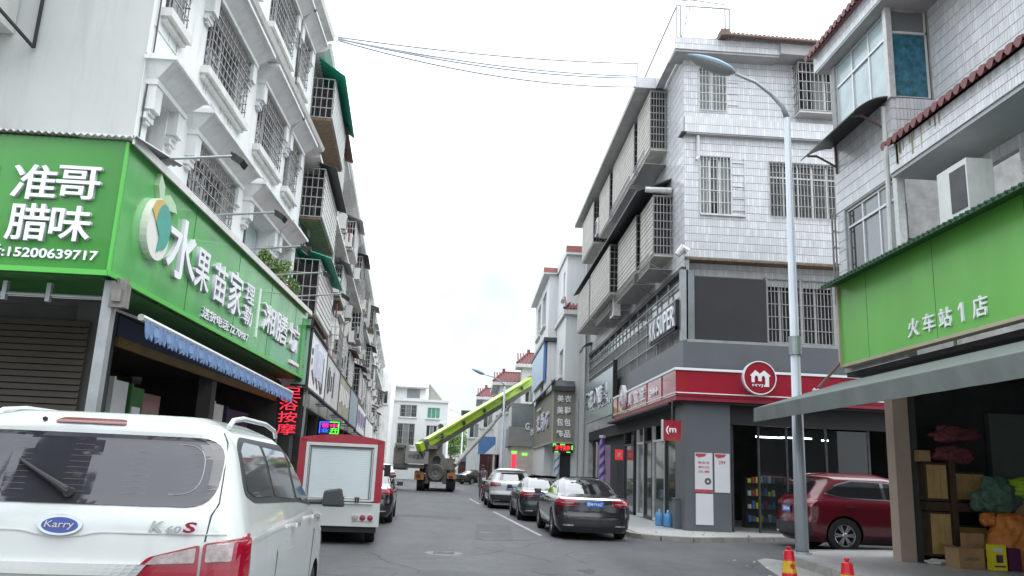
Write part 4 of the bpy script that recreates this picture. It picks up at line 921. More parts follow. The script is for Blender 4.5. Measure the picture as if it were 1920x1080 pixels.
# aluminium mullions and panes along the side shop window
for i, (u0, u1) in enumerate(((24.95, 26.5), (26.55, 28.3), (28.4, 29.7), (29.8, 31.0), (31.6, 33.6))):
    w = MB(); w.fb(FSd, u0, u0 + .06, .14, 3.3, -.08, .03); w.fb(FSd, u1 - .06, u1, .14, 3.3, -.08, .03); w.fb(FSd, u0, u1, .14, .24, -.08, .02); w.fb(FSd, u0, u1, 2.75, 2.82, -.08, .02); fo = build(w, 'shop_window', 'alu' if i in (1, 3) else 'dark_steel', b)
    w = MB(); w.fb(FSd, u0 + .06, u1 - .06, .24, 2.75, -.04, -.03); build(w, 'pane', mat('shop_glass', (0.10, 0.13, 0.12), 0.05, var=.5, scale=2.5, tr=.55), fo)
# front: door opening with frames, dark glass, tube lights inside
for x in (7.75, 8.55, 9.4, 10.6, 11.9):
    w = MB(); w.box(x - .03, x + .03, 24.0, 24.08, .12, 3.2); build(w, 'mullion', 'dark_steel', b)
for x0, x1 in ((8.58, 9.37), (9.43, 10.57), (10.63, 11.87)):
    w = MB(); w.box(x0, x1, 24.03, 24.04, .2, 3.15); build(w, 'pane', mat('night_glass', (0.30, 0.34, 0.34), 0.02, var=0, tr=.97), b)
for x0, x1, y, z in ((8.9, 9.75, 25.2, 2.92), (9.8, 10.8, 25.5, 2.95), (11.0, 11.2, 25.2, 2.9)):
    w = MB(); w.box(x0, x1, y, y + .05, z, z + .04); build(w, 'tube_light', 'tube', b)
for i, (x0, x1, z1) in enumerate(((8.9, 9.9, 1.7), (10.1, 11.0, 1.5), (11.2, 12.4, 1.8))):
    w = MB(); w.box(x0, x1, 26.3, 26.7, .13, z1)
    for k in range(4): w.box(x0 + .02, x1 - .02, 26.2, 26.31, .3 + k * .4, .33 + k * .4)
    build(w, 'shelf', 'room_wall', b)
    for k in range(4):
        m = MB()
        for j in range(7): m.mi = rnd.randrange(4); m.box(x0 + .05 + j * .13, x0 + .15 + j * .13, 26.2, 26.28, .33 + k * .4, .33 + k * .4 + rnd.uniform(.12, .25))
        build(m, 'goods', ['poster_red', 'sign_blue', 'yellow', 'poster'], b, kind='stuff')

# posters on the pillar
FPi = front(23.75)
for (x0, x1, z0, z1, lab, red, wr) in ((6.55, 7.07, 1.20, 2.33, 'left upper poster with red heading and photo on the grey corner pillar', True, True), (7.13, 7.58, 1.22, 2.33, 'right upper poster with red price on the grey corner pillar', True, False), (6.57, 7.08, .30, 1.17, 'blank white lower poster on the grey corner pillar', False, False)):
    s = thing('poster', lab, 'poster', (x0, 23.75, z0), group='posters on the grey corner pillar')
    w = MB(); w.fb(FPi, x0, x1, z0, z1, .004, .016); build(w, 'sheet', 'poster', s)
    if red:
        w = MB(); w.prism([FPi.p(x0 + .02, z1 - .02, .017), FPi.p(x0 + .35, z1 - .02, .017), FPi.p(x0 + .3, z1 - .10, .017), FPi.p(x0 + .12, z1 - .14, .017), FPi.p(x0 + .02, z1 - .09, .017)], (0, -.003, 0)); build(w, 'red_heading', 'poster_red', s)
    if wr:
        w = MB(); w.fb(FPi, x0, x1, z0, z0 + .09, .017, .02); build(w, 'red_band', 'poster_red', s)
        w = MB(); w.lathe([(.10, 0), (0, .003)], 12, 'y', (x1 - .14, 23.732, z0 + .32)); build(w, 'photo', 'cloth_grey', s)
        for k, ln in enumerate(('美宜佳', '便利店', '优惠')): text(ln, FPi, (x0 + x1) / 2, z1 - .28 - k * .13, .017, .34, .07, s, .002, bold=0, m='poster_red', name='print_line')
    elif red: text('299', FPi, (x0 + x1) / 2, z1 - .26, .017, .2, .1, s, .002, bold=.02, m='poster_red', name='print_line')

# red mini-market sign (two faces) with round logo
s = thing('shop_sign', 'long red mini market fascia with a round white house logo on the street corner', 'shop sign', (5.95, 23.55, 3.82))
w = MB(); w.box(5.93, 13.2, 23.50, 23.62, 3.95, 4.70); w.box(5.93, 6.05, 23.62, 34.0, 3.95, 4.70); build(w, 'panel', 'sign_red', s)
w = MB(); w.box(5.90, 13.2, 23.46, 23.62, 4.70, 4.77); w.box(5.90, 6.05, 23.62, 34.0, 4.70, 4.77); w.box(5.915, 13.2, 23.482, 23.5, 4.02, 4.05); w.box(5.912, 5.93, 23.482, 34, 4.02, 4.05); build(w, 'white_edge', 'letter', s)
w = MB(); w.box(5.95, 13.2, 23.53, 24, 3.82, 3.95); w.box(5.95, 6.4, 24, 34.0, 3.82, 3.95); build(w, 'lower_lip', mat('lip_red', (0.28, 0.02, 0.04), .4, var=.2), s)
FR = front(23.50); lx, lz = 8.40, 4.56
w = MB(); w.lathe([(0, -.14), (.47, -.14), (.47, -.01)], 32, 'y', (lx, 23.5, lz)); lg = build(w, 'logo_disc', 'sign_red', s, smooth=False)
w = MB(); w.lathe([(.47, -.16), (.50, -.16), (.50, -.01), (.47, -.01)], 32, 'y', (lx, 23.5, lz)); build(w, 'logo_ring', 'letter', lg)
mpts = [(-.29, .06), (-.13, .22), (0, .11), (.13, .22), (.33, .06), (.27, .04), (.27, -.26), (.12, -.26), (.12, -.20), (.16, -.20), (.16, .0), (.13, .06), (.08, .06), (.05, .0), (.05, -.10), (-.05, -.10), (-.05, .0), (-.08, .06), (-.13, .06), (-.16, .0), (-.16, -.14), (-.25, -.14), (-.25, .04)]
w = MB(); w.prism([(lx + a, 23.355, lz + c) for a, c in mpts], (0, -.02, 0)); build(w, 'logo_mark', 'letter', lg)
text('MYJ', FR, lx - .07, lz - .235, .142, .32, .09, lg, .01, bold=.02, name='print_line')
text('美', FR, 10.15, 4.22, 0, .30, .28, s, .03); text('宜', FR, 10.6, 4.22, 0, .30, .28, s, .03); text('佳', FR, 11.05, 4.22, 0, .30, .28, s, .03)
FRs = sideR(5.93)
w = MB(); w.lathe([(0, -.12), (.46, -.12), (.46, -.01)], 28, 'x', (5.93, 31.5, 4.55)); lg = build(w, 'logo_disc', 'sign_red', s)
w = MB(); w.lathe([(.46, -.14), (.49, -.14), (.49, -.01), (.46, -.01)], 28, 'x', (5.93, 31.5, 4.55)); build(w, 'logo_ring', 'letter', lg)
w = MB(); w.prism([(5.80, 31.5 - a, 4.55 + c) for a, c in mpts], (-.02, 0, 0)); build(w, 'logo_mark', 'letter', lg)
for ch, u in (('美', 30.3), ('宜', 29.2), ('佳', 28.1)): text(ch, FRs, u, 4.38, 0, .7, .45, s, .04)
text('24H', FRs, 26.4, 4.3, 0, 1.1, .25, s, .03)
w = MB()
for u in (25.2, 27.4, 30.9, 33): w.fb(FRs, u, u + .06, 3.97, 4.69, 0, .02)
build(w, 'divider', 'lip_red', s)
# small m lightbox
s = thing('lightbox_sign', 'small square red lightbox with a white m under the red fascia', 'sign', (5.75, 23.4, 2.6))
w = MB(); w.box(5.53, 6.05, 23.36, 23.46, 2.62, 3.20); build(w, 'box', 'sign_red', s)
w = MB(); w.box(5.49, 5.53, 23.35, 23.47, 2.60, 3.22); build(w, 'edge', 'bars_white', s)
text('(m', front(23.36), 5.76, 2.92, 0, .30, .24, s, .01, bold=.02)
w = MB(); w.bar((5.8, 23.41, 3.2), (5.8, 23.41, 3.8), .04); build(w, 'hanger', 'dark_steel', s)
# white character sign board standing off the second storey
s = thing('shop_sign', 'tilted board of tall white letters on the bar screen of the corner building', 'shop sign', (5.95, 23, 5.9))
FK = sideR(6.12); w = MB(); w.fb(FK, 24.2, 27.9, 6.05, 6.16, -.06, 0); w.fb(FK, 24.2, 24.34, 6.05, 6.98, -.25, 0); build(w, 'frame', 'black', s)
for ch, u in (('K', 27.5), ('K', 27.0), ('S', 26.35), ('U', 25.9), ('P', 25.4), ('E', 24.95), ('R', 24.5)): text(ch, FK, u, 6.50, 0, .40, .68, s, .06, bold=.01, side='letter_grey')
# grey barbershop sign further along the side
s = thing('shop_sign', 'silver grey shop sign with black and white characters beyond the red fascia', 'shop sign', (5.95, 34.2, 4))
w = MB(); w.box(5.93, 6.05, 34.25, 42.6, 4.1, 6.15); build(w, 'panel', 'panel_silver', s)
w = MB(); w.box(5.92, 6.1, 34.12, 34.25, 3.9, 6.4); build(w, 'frame', 'black', s)
for i, (ch, h) in enumerate((('剪', .8), ('艺', .8), ('D', .9), ('造', .8), ('型', .8))): text(ch, sideR(5.93), 41.5 - i * 1.35, 5.2, 0, 1.0, h, s, .08, bold=.02, m='black' if i % 2 == 0 else 'letter', side='letter')
text('HAIR SALON', sideR(5.93), 37.8, 4.72, 0, 6.0, .22, s, .03, side='black')

# street furniture at the mini market
s = thing('water_barrel', 'two stacked blue plastic water barrels in front of the market window', 'water barrel', (6.0, 25.3, .12))
for i, (x, y) in enumerate(((5.95, 25.6), (6.08, 25.05))):
    w = MB(); w.lathe([(0, 0), (.135, 0), (.14, .06), (.132, .1), (.14, .14), (.14, .26), (.132, .30), (.13, .34), (.04, .42), (.035, .5), (0, .5)], 16, 'z', (x, y, .12)); build(w, 'barrel', 'barrel_blue', s, smooth=True)
s = MB(); s.prism([(6.12, 24.35, .12), (6.42, 24.35, .12), (6.42, 24.7, .12), (6.12, 24.7, .12)], (0, 0, .85)); s.box(6.1, 6.44, 24.33, 24.72, .97, 1.0)
tag(build(s, 'waste_bin', 'panel_grey'), 'square grey waste bin beside the pillar of the mini market', 'bin')
s = thing('freezer', 'green and white promotional ice chest behind the market side window', 'freezer', (6.9, 27, .13))
w = MB(); w.box(6.6, 7.2, 26.7, 28.1, .2, .95); build(w, 'chest', 'crate_green', s)
w = MB(); w.box(6.58, 7.22, 26.68, 28.12, .95, 1.02); build(w, 'lid', 'poster', s)
s = thing('drinks_display', 'stand of drinks with a red bottle picture behind the market window', 'display', (6.9, 30, .13))
w = MB(); w.box(6.55, 7.1, 29.0, 30.2, .2, 2.2); build(w, 'stand', 'poster', s)
w = MB(); w.box(6.53, 6.55, 29.3, 29.8, .9, 1.6); w.box(6.53, 6.55, 29.1, 30.1, 1.75, 2.1); build(w, 'print', ['poster_red'], s)
s = thing('barber_pole', 'purple and white spiral barber pole at the doorway beyond the market', 'barber pole', (5.9, 34.6, 1.2))
mat('lilac_pale', (0.36, 0.32, 0.46), .5, var=.2)
def barber(s, x, y, z0, z1, r, m1, m2):
    w = MB(); w.tube([(x, y, z0), (x, y, z1)], r, 16); build(w, 'core', m1, s)
    n = 60
    for ph in (0, PI):
        w = MB(); pr = None
        for i in range(n):
            t = i / n; a = ph + t * (z1 - z0) / (r * 3.5) * PI; p = [(x + (r + .012) * math.cos(a + q), y + (r + .012) * math.sin(a + q), z0 + (z1 - z0) * t + e) for q, e in ((0, 0), (0, (z1 - z0) * .09))]
            if p[1][2] > z1: break
            if pr: w.poly([pr[0], p[0], p[1], pr[1]])
            pr = p
        build(w, 'spiral_stripe', m2, s, recalc=False)
    w = MB(); w.tube([(x, y, z0 - .12), (x, y, z0)], r * 1.25, 14); w.tube([(x, y, z1), (x, y, z1 + .12)], r * 1.25, 14); build(w, 'cap', 'alu', s)
barber(s, 5.62, 34.8, .7, 3.1, .115, 'violet', 'lilac_pale')
s = thing('advert_banner', 'pink lilac banner standing beside the purple barber pole', 'banner', (5.9, 37, .12))
w = MB(); w.box(5.75, 6.35, 37.0, 37.06, .2, 2.9); build(w, 'sheet', mat('lilac', (0.42, 0.28, 0.45), .6, var=.15), s)
text('风', front(37.0), 6.05, 1.7, 0, .25, .25, s, .01, m='poster_red')
w = MB(); w.box(5.70, 5.75, 36.98, 37.08, .12, 3.0); build(w, 'post', 'alu', s)
s = thing('hanging_sign', 'little red square sign in the salon doorway beside the purple barber pole', 'sign', (6.2, 33.8, 2.3))
w = MB(); w.box(6.0, 6.32, 33.8, 33.85, 2.2, 2.62); build(w, 'box', mat('glow_red', (0.4, 0.02, 0.02), .5, emit=(.6, .03, .03), es=.4), s); text('发', front(33.8), 6.16, 2.41, 0, .2, .2, s, .01, m='poster')

# ============================================================ RIGHT NEAR BUILDING
b = thing('tiled_house', 'white tiled house with red tile eaves above the light green shop sign', 'building', (8.15, 14.7, .165))
FA = sideR(8.15); FC = front(14.7); FM = sideR(9.05); E0, E1 = 5.0, 17.35
hA = [(14.78, 17.15, 9.32, 11.3), (14.78, 16.95, 6.05, 7.62)]
w = MB(); wall(w, FA, 14.7, E1, 4.0, 11.6, hA, .2); wall(w, FC, 8.15, 9.05, 7.6, 11.6, [(8.22, 8.98, 9.32, 11.25)], .15)
wall(w, FM, E0, 14.7, 4.0, 11.6, [(12.4, 14.6, 4.2, 7.3)], .1)
w.poly([(8.15, E1, 4.0), (16, E1, 4.0), (16, E1, 11.6), (8.15, E1, 11.6)])
build(w, 'street_wall', 'grout', b, recalc=False)
tiles(FA, 14.7, E1, 7.66, 9.3, [], .075, .235, .007, b); tiles(FA, 16.97, E1, 4.2, 7.64, [], .075, .235, .007, b); tiles(FC, 8.15, 9.05, 7.62, 9.3, [], .075, .235, .007, b)
tiles(FM, 9.6, 14.7, 7.7, 11.6, [], .07, .235, .007, b); tiles(FM, 9.6, 14.7, 4.2, 7.55, [(12.4, 14.6, 4.2, 7.3)], .07, .235, .007, b)
# upper glazed bay
window(b, FA, 14.82, 17.15, 9.32, 11.28, .06, 3, sill=False, glass=['glass_pale', 'glass_pale', 'glass_pale'], transom=10.72)
w = MB(); w.box(8.22, 8.98, 14.74, 14.76, 9.34, 10.75); build(w, 'pane', 'glass_blue', b)
w = MB(); w.box(8.22, 8.98, 14.735, 14.76, 10.8, 11.25); build(w, 'pane', 'glass_grey', b)
w = MB(); w.box(8.2, 9.0, 14.70, 14.77, 10.75, 10.8); w.box(8.2, 9.0, 14.70, 14.77, 9.30, 9.34); w.box(8.95, 9.0, 14.7, 14.77, 9.34, 11.25); build(w, 'window_frame', 'trim', b)
w = MB(); w.box(8.10, 8.22, 14.64, 14.78, 9.28, 11.3); build(w, 'corner_post', 'bars_white', b)
# lower glazed bay
window(b, FA, 14.82, 16.95, 6.05, 7.62, .06, 3, sill=False, glass=['glass_grey', 'glass_grey', 'glass'], transom=7.2)
w = MB(); w.box(8.10, 8.24, 14.62, 14.78, 4.2, 7.62); build(w, 'corner_post', 'bars_white', b)
w = MB(); w.box(8.3, 9.0, 14.74, 14.78, 6.0, 6.35); w.box(8.3, 9.0, 15.9, 15.95, 4.2, 7.5); build(w, 'balcony_wall', 'room_wall', b)
w = MB(); w.box(8.35, 8.95, 15.85, 15.88, 5.9, 6.9); build(w, 'pane', 'glass_pale', b)
w = MB(); w.tube([(8.6 + .22 * math.cos(t * PI / 8), 15.83, 6.55 + .22 * math.sin(t * PI / 8)) for t in range(17)], .012, 4); w.box(8.86, 8.90, 15.8, 15.84, 5.9, 7.0); build(w, 'grille', 'black', b)
# roof overhang
w = MB(); w.hexa([(7.92, E0, 11.31), (9.1, E0, 11.31), (9.1, 17.6, 11.31), (7.92, 17.6, 11.31), (7.92, E0, 11.36), (9.1, E0, 11.36), (9.1, 17.6, 11.36), (7.92, 17.6, 11.36)]); build(w, 'roof_soffit', 'soffit', b)
w = MB(); w.box(7.92, 8.1, E0, 17.6, 11.36, 11.76); w.box(7.92, 12, 17.5, 17.7, 11.36, 11.76); build(w, 'roof_fascia', 'grout_light', b)
tiles(sideR(7.92), 11, 17.7, 11.36, 11.76, [], .075, .19, .007, b)
w = MB(); w.hexa([(7.87, E0, 11.82), (10.5, E0, 13.0), (10.5, 17.8, 13.0), (7.87, 17.8, 11.82), (7.87, E0, 11.86), (10.5, E0, 13.04), (10.5, 17.8, 13.04), (7.87, 17.8, 11.86)]); build(w, 'roof_slope', 'roof_red', b)
# roof tiles along both eaves: one object each
q = MB(); n = 7
for i in range(n):      # half round cap tile pointing down the slope, about 0.2 m wide
    a0, a1 = PI * i / n, PI * (i + 1) / n
    P = lambda a, t: (-t * .36, .1 * math.cos(a), .075 * math.sin(a) - t * .16)
    q.poly([P(a0, 0), P(a1, 0), P(a1, 1), P(a0, 1)])
q.poly([(-.36, .1 * math.cos(PI * i / n), .075 * math.sin(PI * i / n) - .16) for i in range(n + 1)] + [(-.36, -.06, -.23), (-.36, 0, -.27), (-.36, .06, -.23)])
tm = q.mesh('roof_tile', 'roof_red')
for i in range(28): link(tm, 'roof_tile', b, Matrix.Translation((8.22, 14.62 - i * .225, 8.35)))
for i in range(30): link(tm, 'roof_tile', b, Matrix.Translation((8.09, 17.72 - i * .225, 11.95)))
w = MB(); w.hexa([(8.0, E0, 8.20), (9.05, E0, 8.9), (9.05, 14.68, 8.9), (8.0, 14.68, 8.20), (8.0, E0, 8.23), (9.05, E0, 8.93), (9.05, 14.68, 8.93), (8.0, 14.68, 8.23)]); build(w, 'eave_slope', 'roof_red', b)
w = MB(); w.box(8.02, 8.15, E0, 14.68, 7.62, 8.16); build(w, 'eave_fascia', 'grout_light', b)
tiles(sideR(8.02), E0 + 3, 14.68, 7.62, 8.14, [], .075, .17, .007, b, mats=('tile_c', 'tile_b', 'tile_a'))
w = MB(); w.box(8.04, 9.05, E0, 14.68, 7.55, 7.62); build(w, 'eave_soffit', mat('soffit_grey', (0.42, 0.42, 0.44), .7, var=.1), b)
w = MB(); rs_ = random.Random(4)
for k in range(16):
    u = 12.6 + rs_.random() * 1.9; q = rs_.uniform(.02, .07); w.fb(sideR(8.02), u, u + q, 8.14 - rs_.uniform(.12, .48), 8.13, .0128, .0136)
build(w, 'rain_stain', mat('stain', (0.30, 0.28, 0.17), .8, var=.5, scale=9), b, kind='stuff')
# small metal awning between the bays
w = MB()
for k in range(8):
    t0, t1 = k / 8, (k + 1) / 8; f = lambda t: (8.15 - .75 * t, 9.32 - .35 * t * t)
    (xa, za), (xb, zb) = f(t0), f(t1); w.hexa([(xb, 14.75, zb), (xa, 14.75, za), (xa, 17.5, za), (xb, 17.5, zb), (xb, 14.75, zb + .03), (xa, 14.75, za + .03), (xa, 17.5, za + .03), (xb, 17.5, zb + .03)])
build(w, 'window_awning', 'awn_dark', b)
w = MB()
for y in (15.0, 17.2): w.tube([(8.12, y, 8.75), (7.95, y, 8.85), (7.65, y, 9.0), (7.45, y, 8.98)], .025, 6); w.box(8.1, 8.15, y - .02, y + .02, 8.6, 9.3)
build(w, 'bracket', 'roof_brown', b)
w = MB(); w.tube([(8.1, 14.95, 9.2), (8.1, 14.95, 7.4), (8.1, 15.05, 4.5)], .05, 8); build(w, 'drain_pipe', 'trim', b)
w = MB()
for y in (17.15, 17.3): w.bar((8.0, y, 5.5), (8.0, y, 7.7), .03)
for k in range(6): w.bar((8.0, 17.15, 5.7 + k * .38), (8.0, 17.3, 5.7 + k * .38), .02); w.bar((8.15, 17.3, 5.7 + k * .38), (8.0, 17.3, 5.7 + k * .38), .02)
build(w, 'ladder_frame', 'bars_dark', b)
# ground floor room
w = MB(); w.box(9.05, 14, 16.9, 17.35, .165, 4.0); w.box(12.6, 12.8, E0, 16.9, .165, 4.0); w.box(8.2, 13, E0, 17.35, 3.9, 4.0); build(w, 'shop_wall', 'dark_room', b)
w = MB(); w.box(8.62, 8.94, 16.30, 16.62, .165, 3.95); build(w, 'pillar', mat('pillar_tan', (0.42, 0.33, 0.26), .6, var=.1, scale=2), b)
w = MB(); w.box(8.94, 9.12, 16.35, 16.9, .165, 3.95); build(w, 'pillar_side', 'room_wall', b)

s = thing('shop_sign', 'big plain light green shop sign with small white characters at the right edge', 'shop sign', (7.95, 17.1, 4.08))
w = MB(); w.box(7.95, 8.12, 6, 17.0, 4.12, 5.92); build(w, 'panel', 'sign_green_right', s)
w = MB(); w.box(7.90, 8.12, 17.0, 17.08, 4.06, 5.98); w.box(7.92, 8.1, 6, 17.0, 4.06, 4.12); build(w, 'frame', mat('frame_tan', (0.38, 0.34, 0.24), .5, var=.1), s)
w = MB(); w.hexa([(7.58, 6, 5.80), (9.0, 6, 6.2), (9.0, 17.2, 6.2), (7.58, 17.2, 5.80), (7.58, 6, 5.84), (9.0, 6, 6.24), (9.0, 17.2, 6.24), (7.58, 17.2, 5.84)]); build(w, 'canopy', mat('canopy_dark_green', (0.015, 0.07, 0.03), .5, var=.2), s)
w = MB()
for i in range(70): w.tube([(7.56, 6.2 + i * .157, 5.84), (8.3, 6.2 + i * .157, 6.05)], .03, 5)
build(w, 'canopy_ribs', 'canopy_dark_green', s, kind='stuff')
FG = sideR(7.95)
for u in (15.8, 13.36, 10.92): w = MB(); w.fb(FG, u, u + .01, 4.12, 5.92, 0, .003); build(w, 'panel_seam', 'canopy_dark_green', s)
mat('letter_pale_green', (0.55, 0.72, 0.50), .4, var=.05)
for ch, px in (('火', 0), ('车', 1), ('站', 2), ('1', 3), ('店', 4)):
    u = (14.08, 13.58, 13.08, 12.60, 12.12)[px]
    if ch == '1':
        w = MB(); w.prism([FG.p(u + a * .85, 4.44 + c * .8, 0) for a, c in ((-.045, -.2), (.02, -.2), (.02, .10), (.10, .04), (.10, .11), (.03, .2), (-.045, .2))], FG.n * .03); build(w, 'character', 'letter', s); continue
    text(ch, FG, u, 4.44, 0, .37, .34, s, .03, bold=.008 if ch != '1' else 0.0, m='letter')
ac_unit('white air conditioner standing on top of the light green sign', (8.27, 12.75, 6.12), PI, None, .86, .92, .46, support=False, square=True)
# grey awning over the pavement
s = thing('shop_awning', 'long grey canvas awning with a straight valance below the light green sign', 'awning', (6.1, 17.1, 2.9))
w = MB(); w.hexa([(6.02, 6, 3.08), (7.95, 6, 3.72), (7.95, 17.1, 3.72), (6.02, 17.1, 3.08), (6.02, 6, 3.11), (7.95, 6, 3.75), (7.95, 17.1, 3.75), (6.02, 17.1, 3.11)]); build(w, 'canvas', 'awn_grey', s)
w = MB(); n = 44
for i in range(n):
    y0, y1 = 6 + i * 11.1 / n, 6 + (i + 1) * 11.1 / n; o1, o2 = .01 * math.sin(i * 1.7), .01 * math.sin((i + 1) * 1.7)
    w.hexa([(6.0 + o1, y0, 2.82), (6.0 + o2, y1, 2.82), (6.012 + o2, y1, 2.82), (6.012 + o1, y0, 2.82), (6.0, y0, 3.10), (6.0, y1, 3.10), (6.012, y1, 3.10), (6.012, y0, 3.10)])
build(w, 'valance', 'awn_grey', s)
w = MB()
for y in (16.9, 13, 9.5): w.bar((6.05, y, 3.06), (8.0, y, 3.3), .035)
w.tube([(6.03, 6, 3.09), (6.03, 17.1, 3.09)], .025, 6); build(w, 'arm', 'dark_steel', s)
w = MB(); w.bar((7.4, 17.02, 3.6), (7.95, 17.06, 4.2), .05); tag(build(w, 'wire_bundle', 'roof_brown'), 'brown rag hanging at the corner between awning and green sign', 'rag')

# shop clutter under the awning: cabinets, boxes, bags
def cabinet(lab, x0, x1, y, z0, z1, op=.45):
    s = thing('wooden_cabinet', lab, 'cabinet', (x0, y, z0), group='wooden cabinets stacked in the dark shop')
    w = MB(); w.box(x0, x1, y, y + op, z0, z1); build(w, 'carcass', 'wood_dark', s)
    n = 3
    for i in range(n):
        a = x0 + .03 + (x1 - x0 - .06) * i / n; w = MB(); w.box(a + .003, a + (x1 - x0 - .06) / n - .003, y - .018, y, z0 + .05, z1 - .04); build(w, 'panel', 'wood', s)
cabinet('lower pale wood cabinet next to the tan pillar', 9.12, 9.58, 16.1, .30, 1.15)
cabinet('upper pale wood cabinet next to the tan pillar', 9.10, 9.56, 16.1, 1.36, 2.10)
cabinet('upper right wood cabinet behind the heap of bags', 9.70, 10.45, 16.3, 1.36, 1.95)
cabinet('lower right wood cabinet mostly hidden by the cardboard box', 9.75, 10.5, 16.4, .25, .90)
s = MB(); s.box(9.58, 9.70, 16.05, 16.6, .17, 2.2); s.box(9.1, 10.5, 16.12, 16.5, 1.17, 1.34); tag(build(s, 'shelf_frame', 'wood_dark'), 'dark wooden shelf frame between the pale cabinets', 'shelf')
def carton(lab, x, y, w_, d_, h, rz, m='cardboard', z=.17, flap=True, txt=None):
    s = thing('cardboard_box', lab, 'box', (x, y, z), rz, 'boxes on the pavement of the dark shop', local=True)
    q = MB(); t = .01
    q.box(-w_ / 2, w_ / 2, -d_ / 2, -d_ / 2 + t, 0, h); q.box(-w_ / 2, w_ / 2, d_ / 2 - t, d_ / 2, 0, h); q.box(-w_ / 2, -w_ / 2 + t, -d_ / 2 + t, d_ / 2 - t, 0, h); q.box(w_ / 2 - t, w_ / 2, -d_ / 2 + t, d_ / 2 - t, 0, h); q.box(-w_ / 2 + t, w_ / 2 - t, -d_ / 2 + t, d_ / 2 - t, 0, .02)
    if not flap: q.box(-w_ / 2 + t, w_ / 2 - t, -d_ / 2 + t, d_ / 2 - t, h - .02, h)
    build(q, 'carton', m, s)
    if flap:
        for a, c, e in ((-1, .12, .05), (1, .10, -.04)):
            q = MB(); q.hexa([(a * w_ / 2, -d_ / 2, h), (a * w_ / 2, d_ / 2, h), (a * (w_ / 2 + c), d_ / 2, h + e), (a * (w_ / 2 + c), -d_ / 2, h + e), (a * w_ / 2, -d_ / 2, h + .006), (a * w_ / 2, d_ / 2, h + .006), (a * (w_ / 2 + c), d_ / 2, h + e + .006), (a * (w_ / 2 + c), -d_ / 2, h + e + .006)]); build(q, 'flap', m, s)
    return s
s_ = carton('open brown cardboard box with loose flaps on the pavement', 9.45, 15.55, .52, .4, .36, .1)
text('GREEN', Fr((0, -.2, 0), (1, 0, 0), (0, -1, 0)), 0, .17, .0, .3, .06, s_, .002, m='cloth_green', name='print_line')
carton('small pale carton with dark marks standing behind the open box', 9.75, 15.75, .35, .2, .62, 0, 'cardboard', flap=False)
s_ = carton('upright yellow carton beside the open brown box', 9.88, 15.25, .26, .2, .46, -.1, 'yellow', flap=False)
q = MB(); q.box(-.06, .06, -.106, -.1, .14, .28); q.box(-.1, .1, -.106, -.1, .06, .09); build(q, 'print', 'purple', s_)
q = MB(); q.box(-.1, .08, -.108, -.1, .34, .40); build(q, 'label', 'poster', s_)
carton('dark purple carton right of the yellow carton', 10.18, 15.35, .26, .3, .40, .1, 'purple', flap=False)
carton('brown carton at the right edge of the frame', 11.05, 15.6, .5, .5, .75, .1, 'cardboard', flap=False)
carton('stacked brown carton above the edge carton', 11.0, 16.0, .6, .5, .6, -.1, 'cardboard', z=.93, flap=False)
def lump(name, lab, cat, pos, r, m, seed, parts=(), sub=2, amp=.22):
    bm = bmesh.new(); bmesh.ops.create_icosphere(bm, subdivisions=5, radius=1)
    for v in bm.verts:
        n_ = noise.noise(v.co * 1.3 + Vector((seed, 0, 0))) * amp * 1.3 + (1 - abs(noise.noise(v.co * 2.6 + Vector((0, seed, 0)))) * 3.2) * amp * .33 - abs(noise.noise(v.co * 6 + Vector((seed, seed, 0)))) * amp * .5
        v.co = Vector((v.co.x * r[0], v.co.y * r[1], max(v.co.z, -.75) * r[2])) * (1 + n_)
    me = bpy.data.meshes.new(name); bm.to_mesh(me); bm.free(); me.materials.append(MATS[m])
    for p in me.polygons: p.use_smooth = True
    o = link(me, name, None, Matrix.Translation((pos[0], pos[1], pos[2] + .75 * r[2]))); return tag(o, lab, cat)
lump('plastic_bag', 'large slumped orange brown sack in the dark shop', 'sack', (10.42, 15.6, .17), (.42, .35, .62), 'orange', 2.0)
lump('plastic_bag', 'small orange bag leaning left of the big sack', 'bag', (10.1, 15.75, .95), (.16, .16, .14), 'orange', 5.0)
lump('cloth_heap', 'crumpled dark green cloth draped over the sacks', 'cloth', (10.35, 15.85, 1.25), (.36, .25, .33), 'cloth_green', 8.0, amp=.4)
lump('plastic_bag', 'bright lime bag lying on the boxes at the right edge', 'bag', (10.95, 15.9, 1.5), (.4, .3, .22), 'cyan_green', 3.0)
lump('cloth_heap', 'pile of dark red and grey clothes on top of the cabinets', 'clothes', (9.75, 16.2, 2.15), (.40, .2, .16), 'cloth_red', 4.0, amp=.4)
lump('cloth_heap', 'upper bundle of red cloth hung above the clothes pile', 'clothes', (9.85, 16.3, 2.55), (.45, .2, .18), 'cloth_red', 9.0, amp=.4)
lump('plastic_bag', 'crushed white plastic bag on the pavement by the tan pillar', 'bag', (9.2, 16.0, .17), (.22, .12, .05), 'trim', 6.0, amp=.5)
for i, (x, y, z, c, m_) in enumerate(((9.15, 16.25, 2.12, .22, 'cardboard'), (10.6, 16.45, 1.0, .3, 'cardboard'), (11.6, 16.2, .17, .5, 'cardboard'), (11.5, 16.3, .72, .4, 'yellow'), (9.75, 16.0, .17, .2, 'poster'))):
    carton(['small box on top of the left upper cabinet', 'brown box behind the green cloth', 'big box at the far right of the shop floor', 'yellow box on the big right box', 'little white box behind the open carton'][i], x, y, c, c, c, .1 * i, m_, z=z, flap=False)
w = MB(); w.box(10.9, 11.7, 16.7, 16.85, .17, 3.2); tag(build(w, 'door_leaf', mat('door_grey_green', (0.09, 0.11, 0.10), .5, var=.1)), 'dull grey green door leaf deep in the dark shop', 'door')

